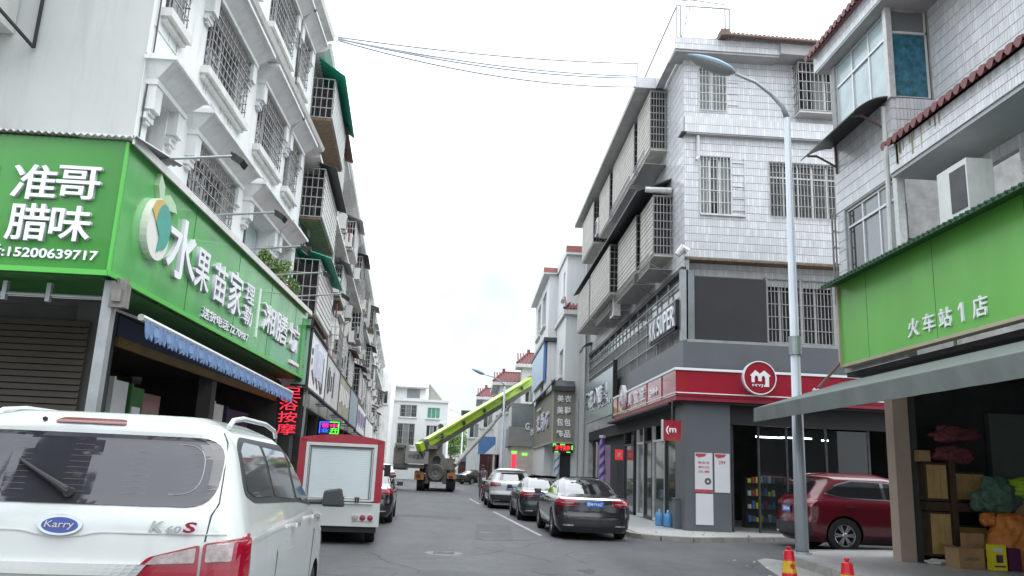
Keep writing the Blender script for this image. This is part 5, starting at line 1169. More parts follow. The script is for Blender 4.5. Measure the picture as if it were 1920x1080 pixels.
# street lamp
def lamp(lab, x, y, z0, H_, arm, rz=0, base=True):
    s = thing('street_lamp', lab, 'street lamp', (x, y, z0), rz, 'white street lamps with curved arms', local=True)
    w = MB(); w.tube([(0, 0, 0), (0, 0, H_ * .3), (0, 0, H_ * .3 + .001), (0, 0, H_ * .93)], [.135, .115, .105, .07], 16); build(w, 'pole', 'pole_white', s, smooth=True)
    w = MB(); w.tube([(0, 0, H_ * .93), (-.05 * arm, 0, H_ * .955), (-.22 * arm, 0, H_ * .985), (-.45 * arm, 0, H_ * 1.012), (-.75 * arm, 0, H_ * 1.03)], [.07, .055, .045, .038, .035], 10); build(w, 'arm', 'lamp_grey', s, smooth=True)
    # head: flattened shell, grey belly with blue top
    hx, hz = -.75 * arm, H_ * 1.03
    for nm, m_, sg in (('lamp_shell', 'lamp_blue', 1), ('lamp_belly', 'lamp_grey', -1)):
        w = MB(); n = 10; kk = 8; L = 1.18 if base else 1.05; rows_ = []
        for i in range(n + 1):
            t = i / n; wd = .21 * math.sin(PI * (t ** .75)) ** .6 + .03 if 0 < t < 1 else .03; hh = (.13 if sg > 0 else .15) * (math.sin(PI * t ** .8) ** .7 if 0 < t < 1 else .0)
            rows_.append([(hx - L * t, wd * math.cos(PI * k / kk), hz + .02 + t * .38 + sg * hh * math.sin(PI * k / kk)) for k in range(kk + 1)])
        for i in range(n):
            for k in range(kk): w.poly([rows_[i][k], rows_[i + 1][k], rows_[i + 1][k + 1], rows_[i][k + 1]])
        build(w, nm, m_, s, smooth=True)
    if base:
        w = MB(); w.lathe([(.19, .0), (.19, .03), (.15, .04)], 16); build(w, 'base_plate', 'pole_white', s)
        w = MB(); w.lathe([(.128, 4.15), (.131, 4.15), (.131, 4.55), (.128, 4.55)], 16); build(w, 'band', 'steel', s)
    return s
lamp('tall white street lamp with a blue topped head beside the red car', 6.97, 17.15, .165, 10.45, 1.6)
lamp('distant street lamp standing over the far right shops', 2.3, 60, 0.1, 8.1, 2.0, base=False)
lamp('farthest small street lamp behind the crane boom', -1.2, 112, 0, 9.0, 2.2, base=False)

# overhead wires
w = None
w = MB(); w.tube([(5.3, 26.4, 15.2), (5.3, 26.4, 16.25)], .02, 6); tag(build(w, 'cable_mast', 'rail_grey'), 'thin steel mast holding the wires at the roof edge of the corner building', 'mast')
for i, (a, c, sg) in enumerate((((-4.3, 20.7, 13.2), (5.3, 26.4, 16.12), .16), ((-4.3, 20.7, 13.15), (5.3, 26.4, 15.62), .24), ((-4.3, 20.7, 13.15), (5.3, 26.4, 15.55), .30), ((-4.3, 20.7, 13.1), (5.3, 26.4, 15.2), .38))):
    m = MB(); m.tube(rope((a, c), sg, 24), .025, 6); tag(build(m, 'overhead_wire', 'cable'), ['highest', 'second highest', 'third', 'lowest sagging'][i] + ' wire strung across the street from the left row to the corner building', 'wire', 'wires strung across the street')

# ============================================================ RIGHT ROW FARTHER ALONG
s = thing('dome_awning', 'small dark green dome awning at the far end of the corner building', 'awning', (5.9, 44.1, 8.2))
w = MB()
for k in range(6):
    a0, a1 = PI / 2 * k / 6, PI / 2 * (k + 1) / 6; w.hexa([(6.5 - .75 * math.sin(a0), 43.2, 8.1 + .5 * math.cos(a0)), (6.5 - .75 * math.sin(a1), 43.2, 8.1 + .5 * math.cos(a1)), (6.5 - .75 * math.sin(a1), 44.2, 8.1 + .5 * math.cos(a1)), (6.5 - .75 * math.sin(a0), 44.2, 8.1 + .5 * math.cos(a0))] + [(6.5 - .7 * math.sin(a0), 43.2, 8.05 + .5 * math.cos(a0)), (6.5 - .7 * math.sin(a1), 43.2, 8.05 + .5 * math.cos(a1)), (6.5 - .7 * math.sin(a1), 44.2, 8.05 + .5 * math.cos(a1)), (6.5 - .7 * math.sin(a0), 44.2, 8.05 + .5 * math.cos(a0))])
build(w, 'canvas', mat('awn_forest', (0.015, 0.07, 0.035), .5, var=.3), s)
mat('house_white', (0.62, 0.63, 0.63), .7, var=.06, scale=.5, streak=.35, dirt=(.38, .38, .37))
mat('eave_red', (0.30, 0.10, 0.09), .6, var=.2, scale=2)
def house(lab, x0, y0, x1, y1, zt, wins=(), cwins=(), m='house_white', eaves=(), hip=None, group=None):
    """eaves: (z0,z1,overhang,material)"""
    b = thing('town_house', lab, 'building', (x0, y0, 0)); FRn = front(y0); FSn = sideR(x0)
    w = MB(); wall(w, FRn, x0, x1, 0, zt, cwins, .15); wall(w, FSn, y0, y1, 0, zt, wins, .15)
    w.poly([(x0, y1, 0), (x1, y1, 0), (x1, y1, zt), (x0, y1, zt)]); w.poly([(x0, y0, zt), (x1, y0, zt), (x1, y1, zt), (x0, y1, zt)]); build(w, 'wall', m, b, recalc=False)
    for h in wins: window(b, FSn, *h, .1, 2, sill=True, glass=['glass', 'glass_grey'])
    for h in cwins: window(b, FRn, *h, .1, 2, sill=True, glass=['glass', 'glass_grey'])
    for (z0, z1, ov, mm) in eaves:
        w = MB(); w.box(x0 - ov, x1, y0 - .25, y1 + .1, z0, z1 - .02); build(w, 'eave', 'house_white' if mm != 'awn_dark' else mm, b)
        w = MB(); w.box(x0 - ov - .02, x1, y0 - .28, y0 - .25, (z0 + z1) / 2 - .1, z1); build(w, 'eave_band', mm, b)
    if hip:
        z0, h, ov = hip; w = MB(); X0_, Y0_, Y1_, X1_ = x0 - ov, y0 - .3, y1 + .1, x1
        w.poly([(X0_, Y0_, z0), (X1_, Y0_, z0), (X1_, Y0_ + h, z0 + h), (X0_ + h, Y0_ + h, z0 + h)]); w.poly([(X0_, Y1_, z0), (X0_, Y0_, z0), (X0_ + h, Y0_ + h, z0 + h), (X0_ + h, Y1_, z0 + h)]); build(w, 'hip_roof', 'roof_red', b, recalc=False)
        w = MB(); w.bar((X0_, Y0_, z0 + .05), (X0_ + h, Y0_ + h, z0 + h + .05), .14); w.bar((X0_ + h, Y0_ + h, z0 + h), (X1_, Y0_ + h, z0 + h), .14); w.box(X0_ + h - .12, X0_ + h + .12, Y0_ + h - .1, Y0_ + h + .12, z0 + h, z0 + h + .3); build(w, 'ridge', 'roof_red', b)
        w = MB(); w.box(X0_, X1_, Y0_, Y1_, z0 - .28, z0 - .02); build(w, 'fascia', 'trim', b)
        w = MB()
        for i in range(int((X1_ - X0_) / .22)): w.tube([(X0_ + .11 + i * .22, Y0_ - .03, z0 + .02), (X0_ + .11 + i * .22, Y0_ + h * .9, z0 + h * .9 + .05)], .06, 5)
        build(w, 'roof_tiles', 'roof_red', b, kind='stuff')
    return b
b = house('white rendered house with a tiled skirt roof right beyond the corner building', 5.05, 45, 12, 50, 13.9, wins=[(46, 46.8, 11.6, 13.2), (46, 48, 7, 8.6)], eaves=[(13.9, 14.4, .1, 'eave_red')], hip=(10.65, .9, .15))
w = MB(); w.tube([(6.17, 44.93, .1), (6.17, 44.93, 13.9)], .07, 8); w.tube([(5.85, 44.95, .1), (5.85, 44.95, 5.5)], .05, 8); build(w, 'drain_pipe', 'bars_white', b)
w = MB(); w.box(5.15, 5.9, 44.97, 45, 4.8, 8.2); build(w, 'wall_panel', 'house_white', b)
w = MB(); w.box(4.92, 5.5, 44.95, 45.02, .1, 2.65); build(w, 'doorway', 'dark_room', b)
b = house('tall narrow white house with open upper balcony and red eave behind the rendered house', 4.5, 50, 10, 61, 13.9, wins=[(52, 55, 11.0, 13.3), (56, 59, 11.0, 13.3), (52, 54.5, 5.6, 7.2)], eaves=[(13.9, 14.3, .4, 'eave_red'), (9.55, 9.8, .25, 'awn_dark')])
s = thing('shop_sign', 'pale blue upright panel sign on the narrow white house', 'shop sign', (4.35, 50.3, 7.4))
w = MB(); w.box(4.3, 4.42, 50.3, 60, 7.2, 9.5); build(w, 'panel', mat('pale_blue', (0.35, 0.45, 0.58), .4, var=.1), s)
w = MB(); w.box(4.28, 4.44, 50.15, 50.3, 7.1, 9.55); build(w, 'frame', 'sign_blue', s)
s = thing('shop_sign', 'tan clothing shop corner sign with four rows of silver characters', 'shop sign', (4.45, 45, 3.2))
w = MB(); w.box(4.45, 5.6, 44.7, 44.82, 3.22, 6.15); w.box(4.45, 4.57, 44.82, 58.5, 3.22, 6.15); build(w, 'panel', 'sign_tan', s)
w = MB(); w.box(4.4, 4.48, 44.66, 44.7, 3.2, 6.17); w.box(4.38, 5.64, 44.66, 44.72, 3.14, 3.22); w.box(4.4, 4.5, 44.72, 58.5, 3.14, 3.22); build(w, 'edge', mat('tan_light', (0.36, 0.34, 0.28), .5, var=.1), s)
w = MB(); w.hexa([(4.3, 44.5, 6.2), (5.62, 44.5, 6.2), (5.62, 45, 6.55), (4.3, 45, 6.55), (4.3, 44.5, 6.25), (5.62, 44.5, 6.25), (5.62, 45, 6.62), (4.3, 45, 6.62)]); w.box(4.3, 5.62, 44.48, 44.52, 6.0, 6.25); w.hexa([(4.15, 44.5, 6.1), (4.5, 44.5, 6.6), (4.5, 58, 6.6), (4.15, 58, 6.1), (4.1, 44.5, 6.15), (4.5, 44.5, 6.7), (4.5, 58, 6.7), (4.1, 58, 6.15)]); build(w, 'canopy', 'awn_dark', s)
FT2 = front(44.70)
for r, row in enumerate(('美衣', '美鞋', '包包', '饰品')):
    for c, ch in enumerate(row): text(ch, FT2, 4.83 + c * .42, 5.58 - r * .64, 0, .36, .40, s, .06, bold=.02, side='letter_grey')
FT3 = sideR(4.45)
for ch, u, hh in (('衣', 53.8, 1.1), ('尚', 50.5, 1.2), ('坊', 47.6, .9)): text(ch, FT3, u, 4.6, 0, 2.0, hh, s, .1, bold=.01, side='letter_grey')
s = thing('led_sign', 'red glowing led board in a green light border under the tan corner sign', 'led sign', (4.5, 44.7, 2.7))
w = MB(); w.box(4.48, 5.6, 44.72, 44.8, 2.64, 3.14); build(w, 'board', 'black', s)
for i, ch in enumerate('服装美鞋'): text(ch, front(44.72), 4.73 + i * .21, 2.9, 0, .18, .26, s, .01, bold=.05, m='led_red', name='character')
w = MB(); w.box(4.5, 4.66, 44.70, 44.72, 3.04, 3.11); w.box(4.5, 4.54, 44.70, 44.72, 2.98, 3.1); w.box(4.9, 5.15, 44.70, 44.72, 3.06, 3.11); w.box(5.53, 5.58, 44.70, 44.72, 2.82, 3.05); w.box(4.6, 4.8, 44.70, 44.72, 2.66, 2.7); w.box(5.25, 5.45, 44.70, 44.72, 2.66, 2.7); build(w, 'light_strip', 'led_green', s)
s = thing('barber_pole', 'blue white and red spiral barber pole under the red led board', 'barber pole', (4.72, 44.4, 1.2)); barber(s, 4.72, 44.5, 1.1, 2.5, .13, 'poster', 'sign_blue')
build(leaves(600, (4.2, 46.2, .9), (1.6, .6, .55), .09, random.Random(5)), 'hedge', ['leaf', 'leaf_b'], None, recalc=False)
h_ = bpy.data.objects['hedge']; tag(h_, 'row of green potted shrubs in front of the tan signed shop', 'shrub')
b = house('grey shop house with a wide grey sign band by the boom end', 3.9, 65.6, 10, 67.4, 9.9, cwins=[(4.2, 4.9, 7.0, 8.8)], hip=(10.1, 1.0, .5))
w = MB(); w.box(2.95, 10, 59.6, 65.5, 0, 6.4); build(w, 'podium', 'grey_wall', b)
s = thing('shop_sign', 'wide plain grey sign band on the grey shop house beyond the tan sign', 'shop sign', (2.75, 59.5, 3.3)); w = MB(); w.box(2.75, 4.6, 59.3, 59.55, 3.3, 4.7); w.box(2.75, 2.9, 59.55, 65, 3.3, 4.7); build(w, 'panel', mat('band_grey', (0.24, 0.24, 0.23), .5, var=.15), s)
w = MB(); w.box(2.9, 4.6, 59.4, 59.6, 4.72, 6.4); build(w, 'window_band', 'glass_grey', s)
for ch, u in (('G', 4.25),): text(ch, front(59.3), u - .2, 4.75, .05, .3, .5, s, .06); text('衣', front(59.3), u + .15, 4.35, .05, .35, .5, s, .06)
w = MB(); w.box(3.0, 3.3, 58.95, 59.05, 1.0, 2.7); tag(build(w, 'door_lights', 'led_red_dim'), 'red glowing door decoration under the grey sign band', 'lights')
w = MB(); w.box(2.95, 3.35, 58.9, 59.0, 2.75, 2.95); w.box(3.7, 4.1, 58.9, 59.0, 2.65, 2.85); tag(build(w, 'green_lights', mat('led_lime', (0.1, .3, 0), .5, emit=(.3, .8, .1), es=.6)), 'green neon strips above the red door decoration', 'lights')
b = house('low white house with a red hip roof behind the crane boom', 2.2, 68, 9, 77, 8.6, wins=[(69, 71, 6.2, 7.8)], cwins=[(2.4, 3.3, 6.3, 7.8)], hip=(8.8, .9, .6))
b = house('farther white house with a red hip roof left of the street lamp', .95, 79, 8, 88, 8.3, wins=[(80, 83, 5.6, 7.2)], cwins=[(1.1, 2.0, 5.5, 7.3)], hip=(8.45, .9, .6))
b = house('last pale house on the right with a plain eave', -.4, 90, 7, 99, 7.4, wins=[(91, 94, 5, 6.5)], cwins=[(-.2, .8, 4.9, 6.4)], eaves=[(7.4, 7.8, .8, 'awn_dark')])
s = thing('shop_sign', 'square blue and white shop sign on the far right houses', 'shop sign', (.6, 66, 2.7))
w = MB(); w.box(.62, 2.0, 66, 66.15, 2.75, 4.15); build(w, 'panel', 'sign_blue', s); w = MB(); w.prism([(1.15, 65.99, 2.78), (1.98, 65.99, 2.78), (1.98, 65.99, 3.55)], (0, -.01, 0)); build(w, 'white_corner', 'sign_white', s)
w = MB(); w.box(.62, .7, 66.1, 70, 2.7, 4.2); w.bar((1.9, 66.1, .1), (1.9, 66.1, 2.8), .15); build(w, 'side', 'trim', s)
# things at the far right pavement: posts and shop awnings
s = thing('shop_entrance', 'dark maroon shop entrance with pillars below the blue sign', 'shop entrance', (.9, 67, .1)); w = MB(); w.box(.8, 2.4, 68.0, 68.1, .1, 2.8); build(w, 'opening', mat('maroon', (0.10, 0.03, 0.03), .6, var=.3), s)
for x in (1.5, 1.75, 2.0): w = MB(); w.tube([(x, 67.5, .1), (x, 67.5, 2.6)], .07, 8); build(w, 'pillar', 'roof_brown', s)
w = MB(); w.box(1.0, 1.4, 67.9, 68.0, .5, 1.5); build(w, 'notice_board', 'poster', s)

# ============================================================ END OF THE STREET
def eY(x, y, Y=100): return ((x - 880) / 15.1 / 1.0 * Y / 100, 1.6 + (879 - y) / 15.9 * Y / 100)
b = thing('apartment_building', 'white four storey block closing the end of the street with one green window', 'building', (-6.5, 100, 0))
F = front(100); hw = [(-8.8, -6.8, 7.4, 8.85), (-5.5, -3.95, 7.35, 8.65), (-9.0, -6.9, 4.0, 6.6), (-5.5, -4.2, 4.9, 6.5)]
w = MB(); wall(w, F, -14, -3.0, 0, 9.45, hw, .15); w.poly([(-3, 100, 0), (-3, 110, 0), (-3, 110, 9.45), (-3, 100, 9.45)]); w.poly([(-14, 100, 9.45), (-3, 100, 9.45), (-3, 110, 9.45), (-14, 110, 9.45)]); build(w, 'wall', 'house_white', b, recalc=False)
for i, h in enumerate(hw):
    window(b, F, *h, .1, 3, glass='glass_green' if i == 1 else ['glass', 'glass_grey', 'glass'], framem='alu')
    g = MB(); grid(g, F, h[0], h[1], h[2], h[3], .05, 10, 3, .03)
    if i in (0, 2): build(g, 'security_bars', 'bars', b, kind='stuff')
w = MB(); w.box(-14, -2.9, 99.8, 100, 9.3, 9.6); build(w, 'parapet', 'trim', b)
w = MB(); w.box(-14, -5.9, 101, 109, 9.6, 11.0); build(w, 'roof_storey', 'house_white', b)
w = MB(); w.box(-8.2, -6.6, 100.96, 101, 9.8, 10.9); build(w, 'pane', 'glass_grey', b)
w = MB(); w.hexa([(-14, 100.4, 10.95), (-5.6, 100.4, 10.95), (-5.6, 105, 12.3), (-14, 105, 12.3), (-14, 100.4, 11.1), (-5.6, 100.4, 11.1), (-5.6, 105, 12.45), (-14, 105, 12.45)]); w.poly([(-5.7, 104, 9.6), (-5.7, 104, 12), (-3.8, 104, 9.9), (-3.6, 104, 9.6)]); build(w, 'roof', 'crane_light', b)
ac_unit('air conditioner on the end block beside its green window', (-3.6, 99.8, 6.0), -PI / 2, None, 1.0, .8)
for i, (yl, xl) in enumerate(((76, -.6),)):
    b = thing('town_house', 'pale house filling the gap between the left row and the end block', 'building', (-12, 97, 0)); w = MB(); w.box(-20, -9.6, 95, 104, 0, 12.2); build(w, 'wall', 'dirty_white', b)
    window(b, front(95), -10.8, -9.9, 8.5, 10, 0.0 - .06, 2)
def tree(lab, x, y, h, r, seed, m=('leaf', 'leaf_b'), group='trees past the end of the street', n=2600, ls=.22):
    s = thing('leafy_tree', lab, 'tree', (x, y, 0), 0, group); rn = random.Random(seed)
    w = MB(); w.tube([(x, y, 0), (x + .1, y, h * .3), (x, y + .1, h * .55)], [.25 * h / 8, .18 * h / 8, .1 * h / 8], 8)
    for k in range(6):
        a = k * 1.05; w.tube([(x, y, h * (.3 + .04 * k)), (x + math.cos(a) * r * .4, y + math.sin(a) * r * .4, h * .55), (x + math.cos(a) * r * .7, y + math.sin(a) * r * .7, h * .72)], [.08 * h / 8, .05 * h / 8, .02], 5)
    build(w, 'trunk', 'bark', s); mb = MB()
    for k in range(9):
        a = rn.uniform(0, 2 * PI); q = rn.uniform(.1, .65) * r; z = h * rn.uniform(.5, .88)
        o = leaves(n // 9, (x + math.cos(a) * q, y + math.sin(a) * q, z), (r * rn.uniform(.3, .5),) * 2 + (h * rn.uniform(.10, .17),), ls, rn)
        b0 = len(mb.v); mb.v += o.v; mb.f += [tuple(i + b0 for i in f) for f in o.f]; mb.m += o.m
    build(mb, 'crown', list(m), s, recalc=False)
tree('pale green tree seen under the crane boom', -3.0, 125, 8.5, 3.6, 1, m=('leaf_b', 'leaf'))
tree('tree to the right of the far lamp under the boom', 1.5, 130, 7.5, 3.2, 2, m=('leaf_b', 'leaf'))
tree('darker tree left behind the white end block', -8.5, 128, 7.5, 3.5, 3)
# low far things under the boom
s = thing('market_stall', 'blue roofed stall at the far crossing right of the crane', 'stall', (0, 96, 0)); w = MB(); w.box(-1.4, .2, 95, 97, 2.3, 2.9); build(w, 'roof', 'awn_blue', s); w = MB(); w.box(-1.3, .1, 95.2, 96.8, .9, 2.3); build(w, 'stall_body', 'maroon', s)
w = MB()
for x in (-1.35, .12): w.box(x, x + .06, 95.1, 95.16, 0, 2.3)
build(w, 'post', 'alu', s)
w = MB(); w.box(-5, 1.2, 103, 103.3, .9, 1.5); w.box(-5, 1.2, 103, 103.3, 0.05, .3); w.box(-5, -4.8, 103, 103.3, 0, 1.5); w.box(1, 1.2, 103, 103.3, 0, 1.5)
tag(build(w, 'road_barrier', 'bars_white'), 'low white barrier across the far crossing', 'barrier')
b = thing('town_house', 'long pale low building past the far crossing', 'building', (0, 135, 0)); w = MB(); w.box(-8, 26, 135, 142, 0, 4.6); build(w, 'wall', 'house_white', b); w = MB(); w.box(-8.2, 26.2, 134.6, 142, 4.6, 4.9); build(w, 'roof', 'trim', b)

# ============================================================ VEHICLES
def interp(tab, x):
    if x <= tab[0][0]: return tab[0][1]
    for (a, p), (c, q) in zip(tab, tab[1:]):
        if x <= c: t = (x - a) / (c - a); return p + (q - p) * t
    return tab[-1][1]
class Body:
    """car body as a stack of horizontal rounded outlines; local x right, y forward from the rear bumper, z up"""
    def __init__(s, w, yr, yf, rr=.25, rf=.4, bowr=.06, bowf=.12, z0=.22, z1=1.75, sm=.025):
        s.W, s.R, s.F = w, yr, yf; s.rr, s.rf, s.br, s.bf, s.z0, s.z1, s.sm = rr, rf, bowr, bowf, z0, z1, sm
    def S(s, tab, z): return sum(interp(tab, z + k * s.sm) for k in (-1, 0, 1)) / 3
    def par(s, z):
        w, yr, yf = s.S(s.W, z), s.S(s.R, z), s.S(s.F, z); L = yf - yr; return w, yr, yf, min(s.rr, w * .6, L * .3), min(s.rf, w * .6, L * .3)
    def ring(s, z, N=14):
        w, yr, yf, r, f = s.par(z); pts = []
        for i in range(N + 1):      # right half from the rear centre to the front centre
            t = i / N
        right = []
        for x in [(w - r) * t for t in (0, .35, .7, 1)]: right.append((x, yr + s.br * (x / w) ** 2))
        b0 = s.br * ((w - r) / w) ** 2
        for a in (18, 36, 54, 72, 90): a = math.radians(a); right.append((w - r + r * math.sin(a), yr + b0 + r - r * math.cos(a)))
        ya, yb = yr + b0 + r, yf - s.bf * ((w - f) / w) ** 2 - f
        for t in [.05, .12, .2, .3, .4, .5, .6, .7, .8, .9, .97]: right.append((w, ya + (yb - ya) * t))
        for a in (0, 22, 45, 67, 90): a = math.radians(a); right.append((w - f + f * math.cos(a), yb + f * math.sin(a)))
        for t in (.66, .33, 0): x = (w - f) * t; right.append((x, yf - s.bf * (x / w) ** 2))
        left = [(-x, y) for x, y in right[1:-1]][::-1]
        return right + left
    def shell(s, zs):
        mb = MB(); rs = [s.ring(z) for z in zs]; n = len(rs[0])
        for z, r in zip(zs, rs): mb.v += [(x, y, z) for x, y in r]
        for i in range(len(zs) - 1):
            for k in range(n): mb.f.append((i * n + k, i * n + (k + 1) % n, (i + 1) * n + (k + 1) % n, (i + 1) * n + k)); mb.m.append(0)
        mb.f.append(tuple(range(n))); mb.m.append(1)
        # roof closes in quads between the two halves
        b = (len(zs) - 1) * n; h = n // 2
        mb.f.append((b, b + 1, b + n - 1)); mb.m.append(0)
        for k in range(1, h - 1): mb.f.append((b + k, b + k + 1, b + n - k - 1, b + n - k)); mb.m.append(0)
        mb.f.append((b + h - 1, b + h, b + h + 1)); mb.m.append(0)
        return mb
    def rear(s, x, z, off=0):
        w, yr, yf, r, f = s.par(z); ax = min(abs(x), w - .001); b0 = s.br * ((w - r) / w) ** 2
        if ax <= w - r: y = yr + s.br * (ax / w) ** 2; return (x, y - off, z)
        d = ax - (w - r); y = yr + b0 + r - math.sqrt(max(0, r * r - d * d)); nx, ny = d / r, -(math.sqrt(max(0, r * r - d * d)) / r); sg = 1 if x > 0 else -1
        return (x + sg * nx * off, y + ny * off, z)
    def front(s, x, z, off=0):
        w, yr, yf, r, f = s.par(z); ax = min(abs(x), w - .001); b0 = s.bf * ((w - f) / w) ** 2
        if ax <= w - f: return (x, yf - s.bf * (ax / w) ** 2 + off, z)
        d = ax - (w - f); return (x, yf - b0 - f + math.sqrt(max(0, f * f - d * d)) + off, z)
    def side(s, sg, y, z, off=0):
        w, yr, yf, r, f = s.par(z); b0 = s.br * ((w - r) / w) ** 2; ya = yr + b0 + r; yb = yf - s.bf * ((w - f) / w) ** 2 - f
        x = w
        if y < ya: d = ya - y; x = w - r + math.sqrt(max(0, r * r - d * d))
        if y > yb: d = y - yb; x = w - f + math.sqrt(max(0, f * f - d * d))
        return (sg * (x + off), y, z)
    def patch(s, fn, poly, off, th=.012, nr=8, nc=10, mb=None):
        """panel following the body: poly in (a,z), filled by scanlines"""
        mb = mb or MB(); zs = [p[1] for p in poly]; z0, z1 = min(zs), max(zs); rows = []
        lv = sorted({z0 + (z1 - z0) * i / nr for i in range(nr + 1)} | {z for z in zs if z0 < z < z1})
        for z in lv:
            zz = min(max(z, z0 + 1e-4), z1 - 1e-4); xs = []
            for i in range(len(poly)):
                (xa, za), (xb, zb) = poly[i], poly[(i + 1) % len(poly)]
                if (za - zz) * (zb - zz) < 0 or (za == zz): 
                    if za != zb: xs.append(xa + (xb - xa) * (zz - za) / (zb - za))
            if len(xs) < 2: continue
            a, b = min(xs), max(xs); rows.append([(a + (b - a) * k / nc, z) for k in range(nc + 1)])
        base = len(mb.v); m = nc + 1
        for o in (off, off - th):
            for r in rows: mb.v += [tuple(fn(a, z, o)) for a, z in r]
        R = len(rows); B = R * m
        for i in range(R - 1):
            for k in range(nc):
                q = (base + i * m + k, base + i * m + k + 1, base + (i + 1) * m + k + 1, base + (i + 1) * m + k); mb.f.append(q); mb.m.append(mb.mi)
        edge = [(0, k) for k in range(nc + 1)] + [(i, nc) for i in range(1, R)] + [(R - 1, k) for k in range(nc - 1, -1, -1)] + [(i, 0) for i in range(R - 2, 0, -1)]
        for (i, k), (i2, k2) in zip(edge, edge[1:] + edge[:1]):
            a, b = base + i * m + k, base + i2 * m + k2; mb.f.append((a, b, b + B, a + B)); mb.m.append(mb.mi)
        return mb
def rnd_poly(poly, r, n=4):
    """round the corners of a polygon"""
    out = []; N = len(poly)
    for i in range(N):
        p0, p1, p2 = Vector(poly[i - 1]), Vector(poly[i]), Vector(poly[(i + 1) % N]); a = (p0 - p1); b = (p2 - p1); ra = min(r, a.length * .45, b.length * .45); a = p1 + a.normalized() * ra; b = p1 + b.normalized() * ra
        for k in range(n + 1):
            t = k / n; out.append(tuple(a * (1 - t) ** 2 + p1 * 2 * t * (1 - t) + b * t * t))
    return out
def wheel(parent, x, y, r, wd, sg, spokes=5, rimm='rim', z=None):
    z = r if z is None else z
    m = MB(); m.lathe([(r * .62, -wd / 2), (r * .93, -wd / 2), (r, -wd / 2 + .03), (r, wd / 2 - .03), (r * .93, wd / 2), (r * .66, wd / 2), (r * .62, wd / 2 - .02)], 28, 'x', (x, y, z)); t = build(m, 'wheel', 'tyre', parent, smooth=False)
    m = MB(); o = x + sg * (wd / 2 - .02); h = sg * .01
    m.lathe([(r * .66, o - x + h), (r * .60, o - x), (r * .58, o - x - sg * .06)], 24, 'x', (x, y, z))
    m.lathe([(r * .16, o - x - sg * .0), (r * .12, o - x + h), (0, o - x + h)], 12, 'x', (x, y, z))
    for k in range(spokes):
        for d in ((-.09, .09) if spokes <= 7 else (0,)):
            a = 2 * PI * k / spokes + d; m.bar((o - sg * .02, y + math.cos(a) * r * .12, z + math.sin(a) * r * .12), (o - sg * .005, y + math.cos(a + d * .6) * r * .61, z + math.sin(a + d * .6) * r * .61), r * .10, .03)
    build(m, 'rim', rimm, t)
    m = MB(); m.lathe([(r * .60, o - x - sg * .07), (0, o - x - sg * .07)], 20, 'x', (x, y, z)); build(m, 'brake', 'black', t)
def cut_arches(o, wheels, r, depth):
    """recess wheel arches with a boolean and bake the result"""
    cm = MB()
    me_c = []
    for (x, y, z) in wheels:
        sg = 1 if x > 0 else -1; c = MB(); c.mi = 1; x0, x1 = sorted((x + sg * .3, x - sg * depth)); n = 28
        c.v = [(xx, y + r * math.cos(2 * PI * k / n), z + r * math.sin(2 * PI * k / n)) for xx in (x0, x1) for k in range(n)]
        c.f = [tuple(range(n)), tuple(range(2 * n - 1, n - 1, -1))] + [(k, (k + 1) % n, n + (k + 1) % n, n + k) for k in range(n)]; c.m = [1] * len(c.f)
        me = c.mesh('cutter', ['black', 'black']); oc = bpy.data.objects.new('cutter', me); COL.objects.link(oc); oc.parent = o.parent; me_c.append(oc)
        md = o.modifiers.new('b', 'BOOLEAN'); md.object = oc; md.operation = 'DIFFERENCE'; md.solver = 'EXACT'
    dg = bpy.context.evaluated_depsgraph_get(); dg.update(); nm = bpy.data.meshes.new_from_object(o.evaluated_get(dg)); o.modifiers.clear(); o.data = nm
    for oc in me_c: bpy.data.objects.remove(oc)
def finish_body(B, zs, root, paint, wheels, r, depth=.32):
    mb = B.shell(zs); me = mb.mesh('body', [paint, 'black'], smooth=True); o = link(me, 'body', root)
    cut_arches(o, wheels, r * 1.14, depth)
    o.data.shade_smooth() if hasattr(o.data, 'shade_smooth') else None
    try: o.data.set_sharp_from_angle(angle=math.radians(38))
    except Exception: pass
    return o
def zlist(a, b, n, extra=()): return sorted({round(a + (b - a) * i / n, 4) for i in range(n + 1)} | set(extra))

# ---- white van in the foreground
van = thing('parked_van', 'big white van at the lower left with an oval blue badge', 'van', (-2.045, 4.34, 0), .07, None, local=True)
Wv = [(.2, .80), (.3, .87), (.6, .89), (1.0, .90), (1.15, .89), (1.30, .845), (1.4, .815), (1.6, .755), (1.72, .70), (1.78, .64), (1.82, .50)]
Rv = [(.2, .0), (.35, -.08), (.72, -.08), (.76, -.01), (1.0, .0), (1.2, .01), (1.3, .03), (1.36, .06), (1.6, .155), (1.70, .20), (1.735, .17), (1.79, .25), (1.82, .42)]
Fv = [(.2, 4.45), (.5, 4.55), (.85, 4.5), (.98, 4.35), (1.08, 3.95), (1.13, 3.7), (1.3, 3.35), (1.5, 2.95), (1.7, 2.5), (1.79, 2.2), (1.82, 1.9)]
B = Body(Wv, Rv, Fv, rr=.16, rf=.35, bowr=.09, bowf=.2)
zs = zlist(.2, 1.82, 46, (1.8, 1.735)); vw = [(.87, 1.02, .33), (-.87, 1.02, .33), (.87, 3.75, .33), (-.87, 3.75, .33)]
finish_body(B, zs, van, 'paint_white', vw, .33)
for x, y, z in vw: wheel(van, x - (.1 if x > 0 else -.1), y, .33, .2, 1 if x > 0 else -1)
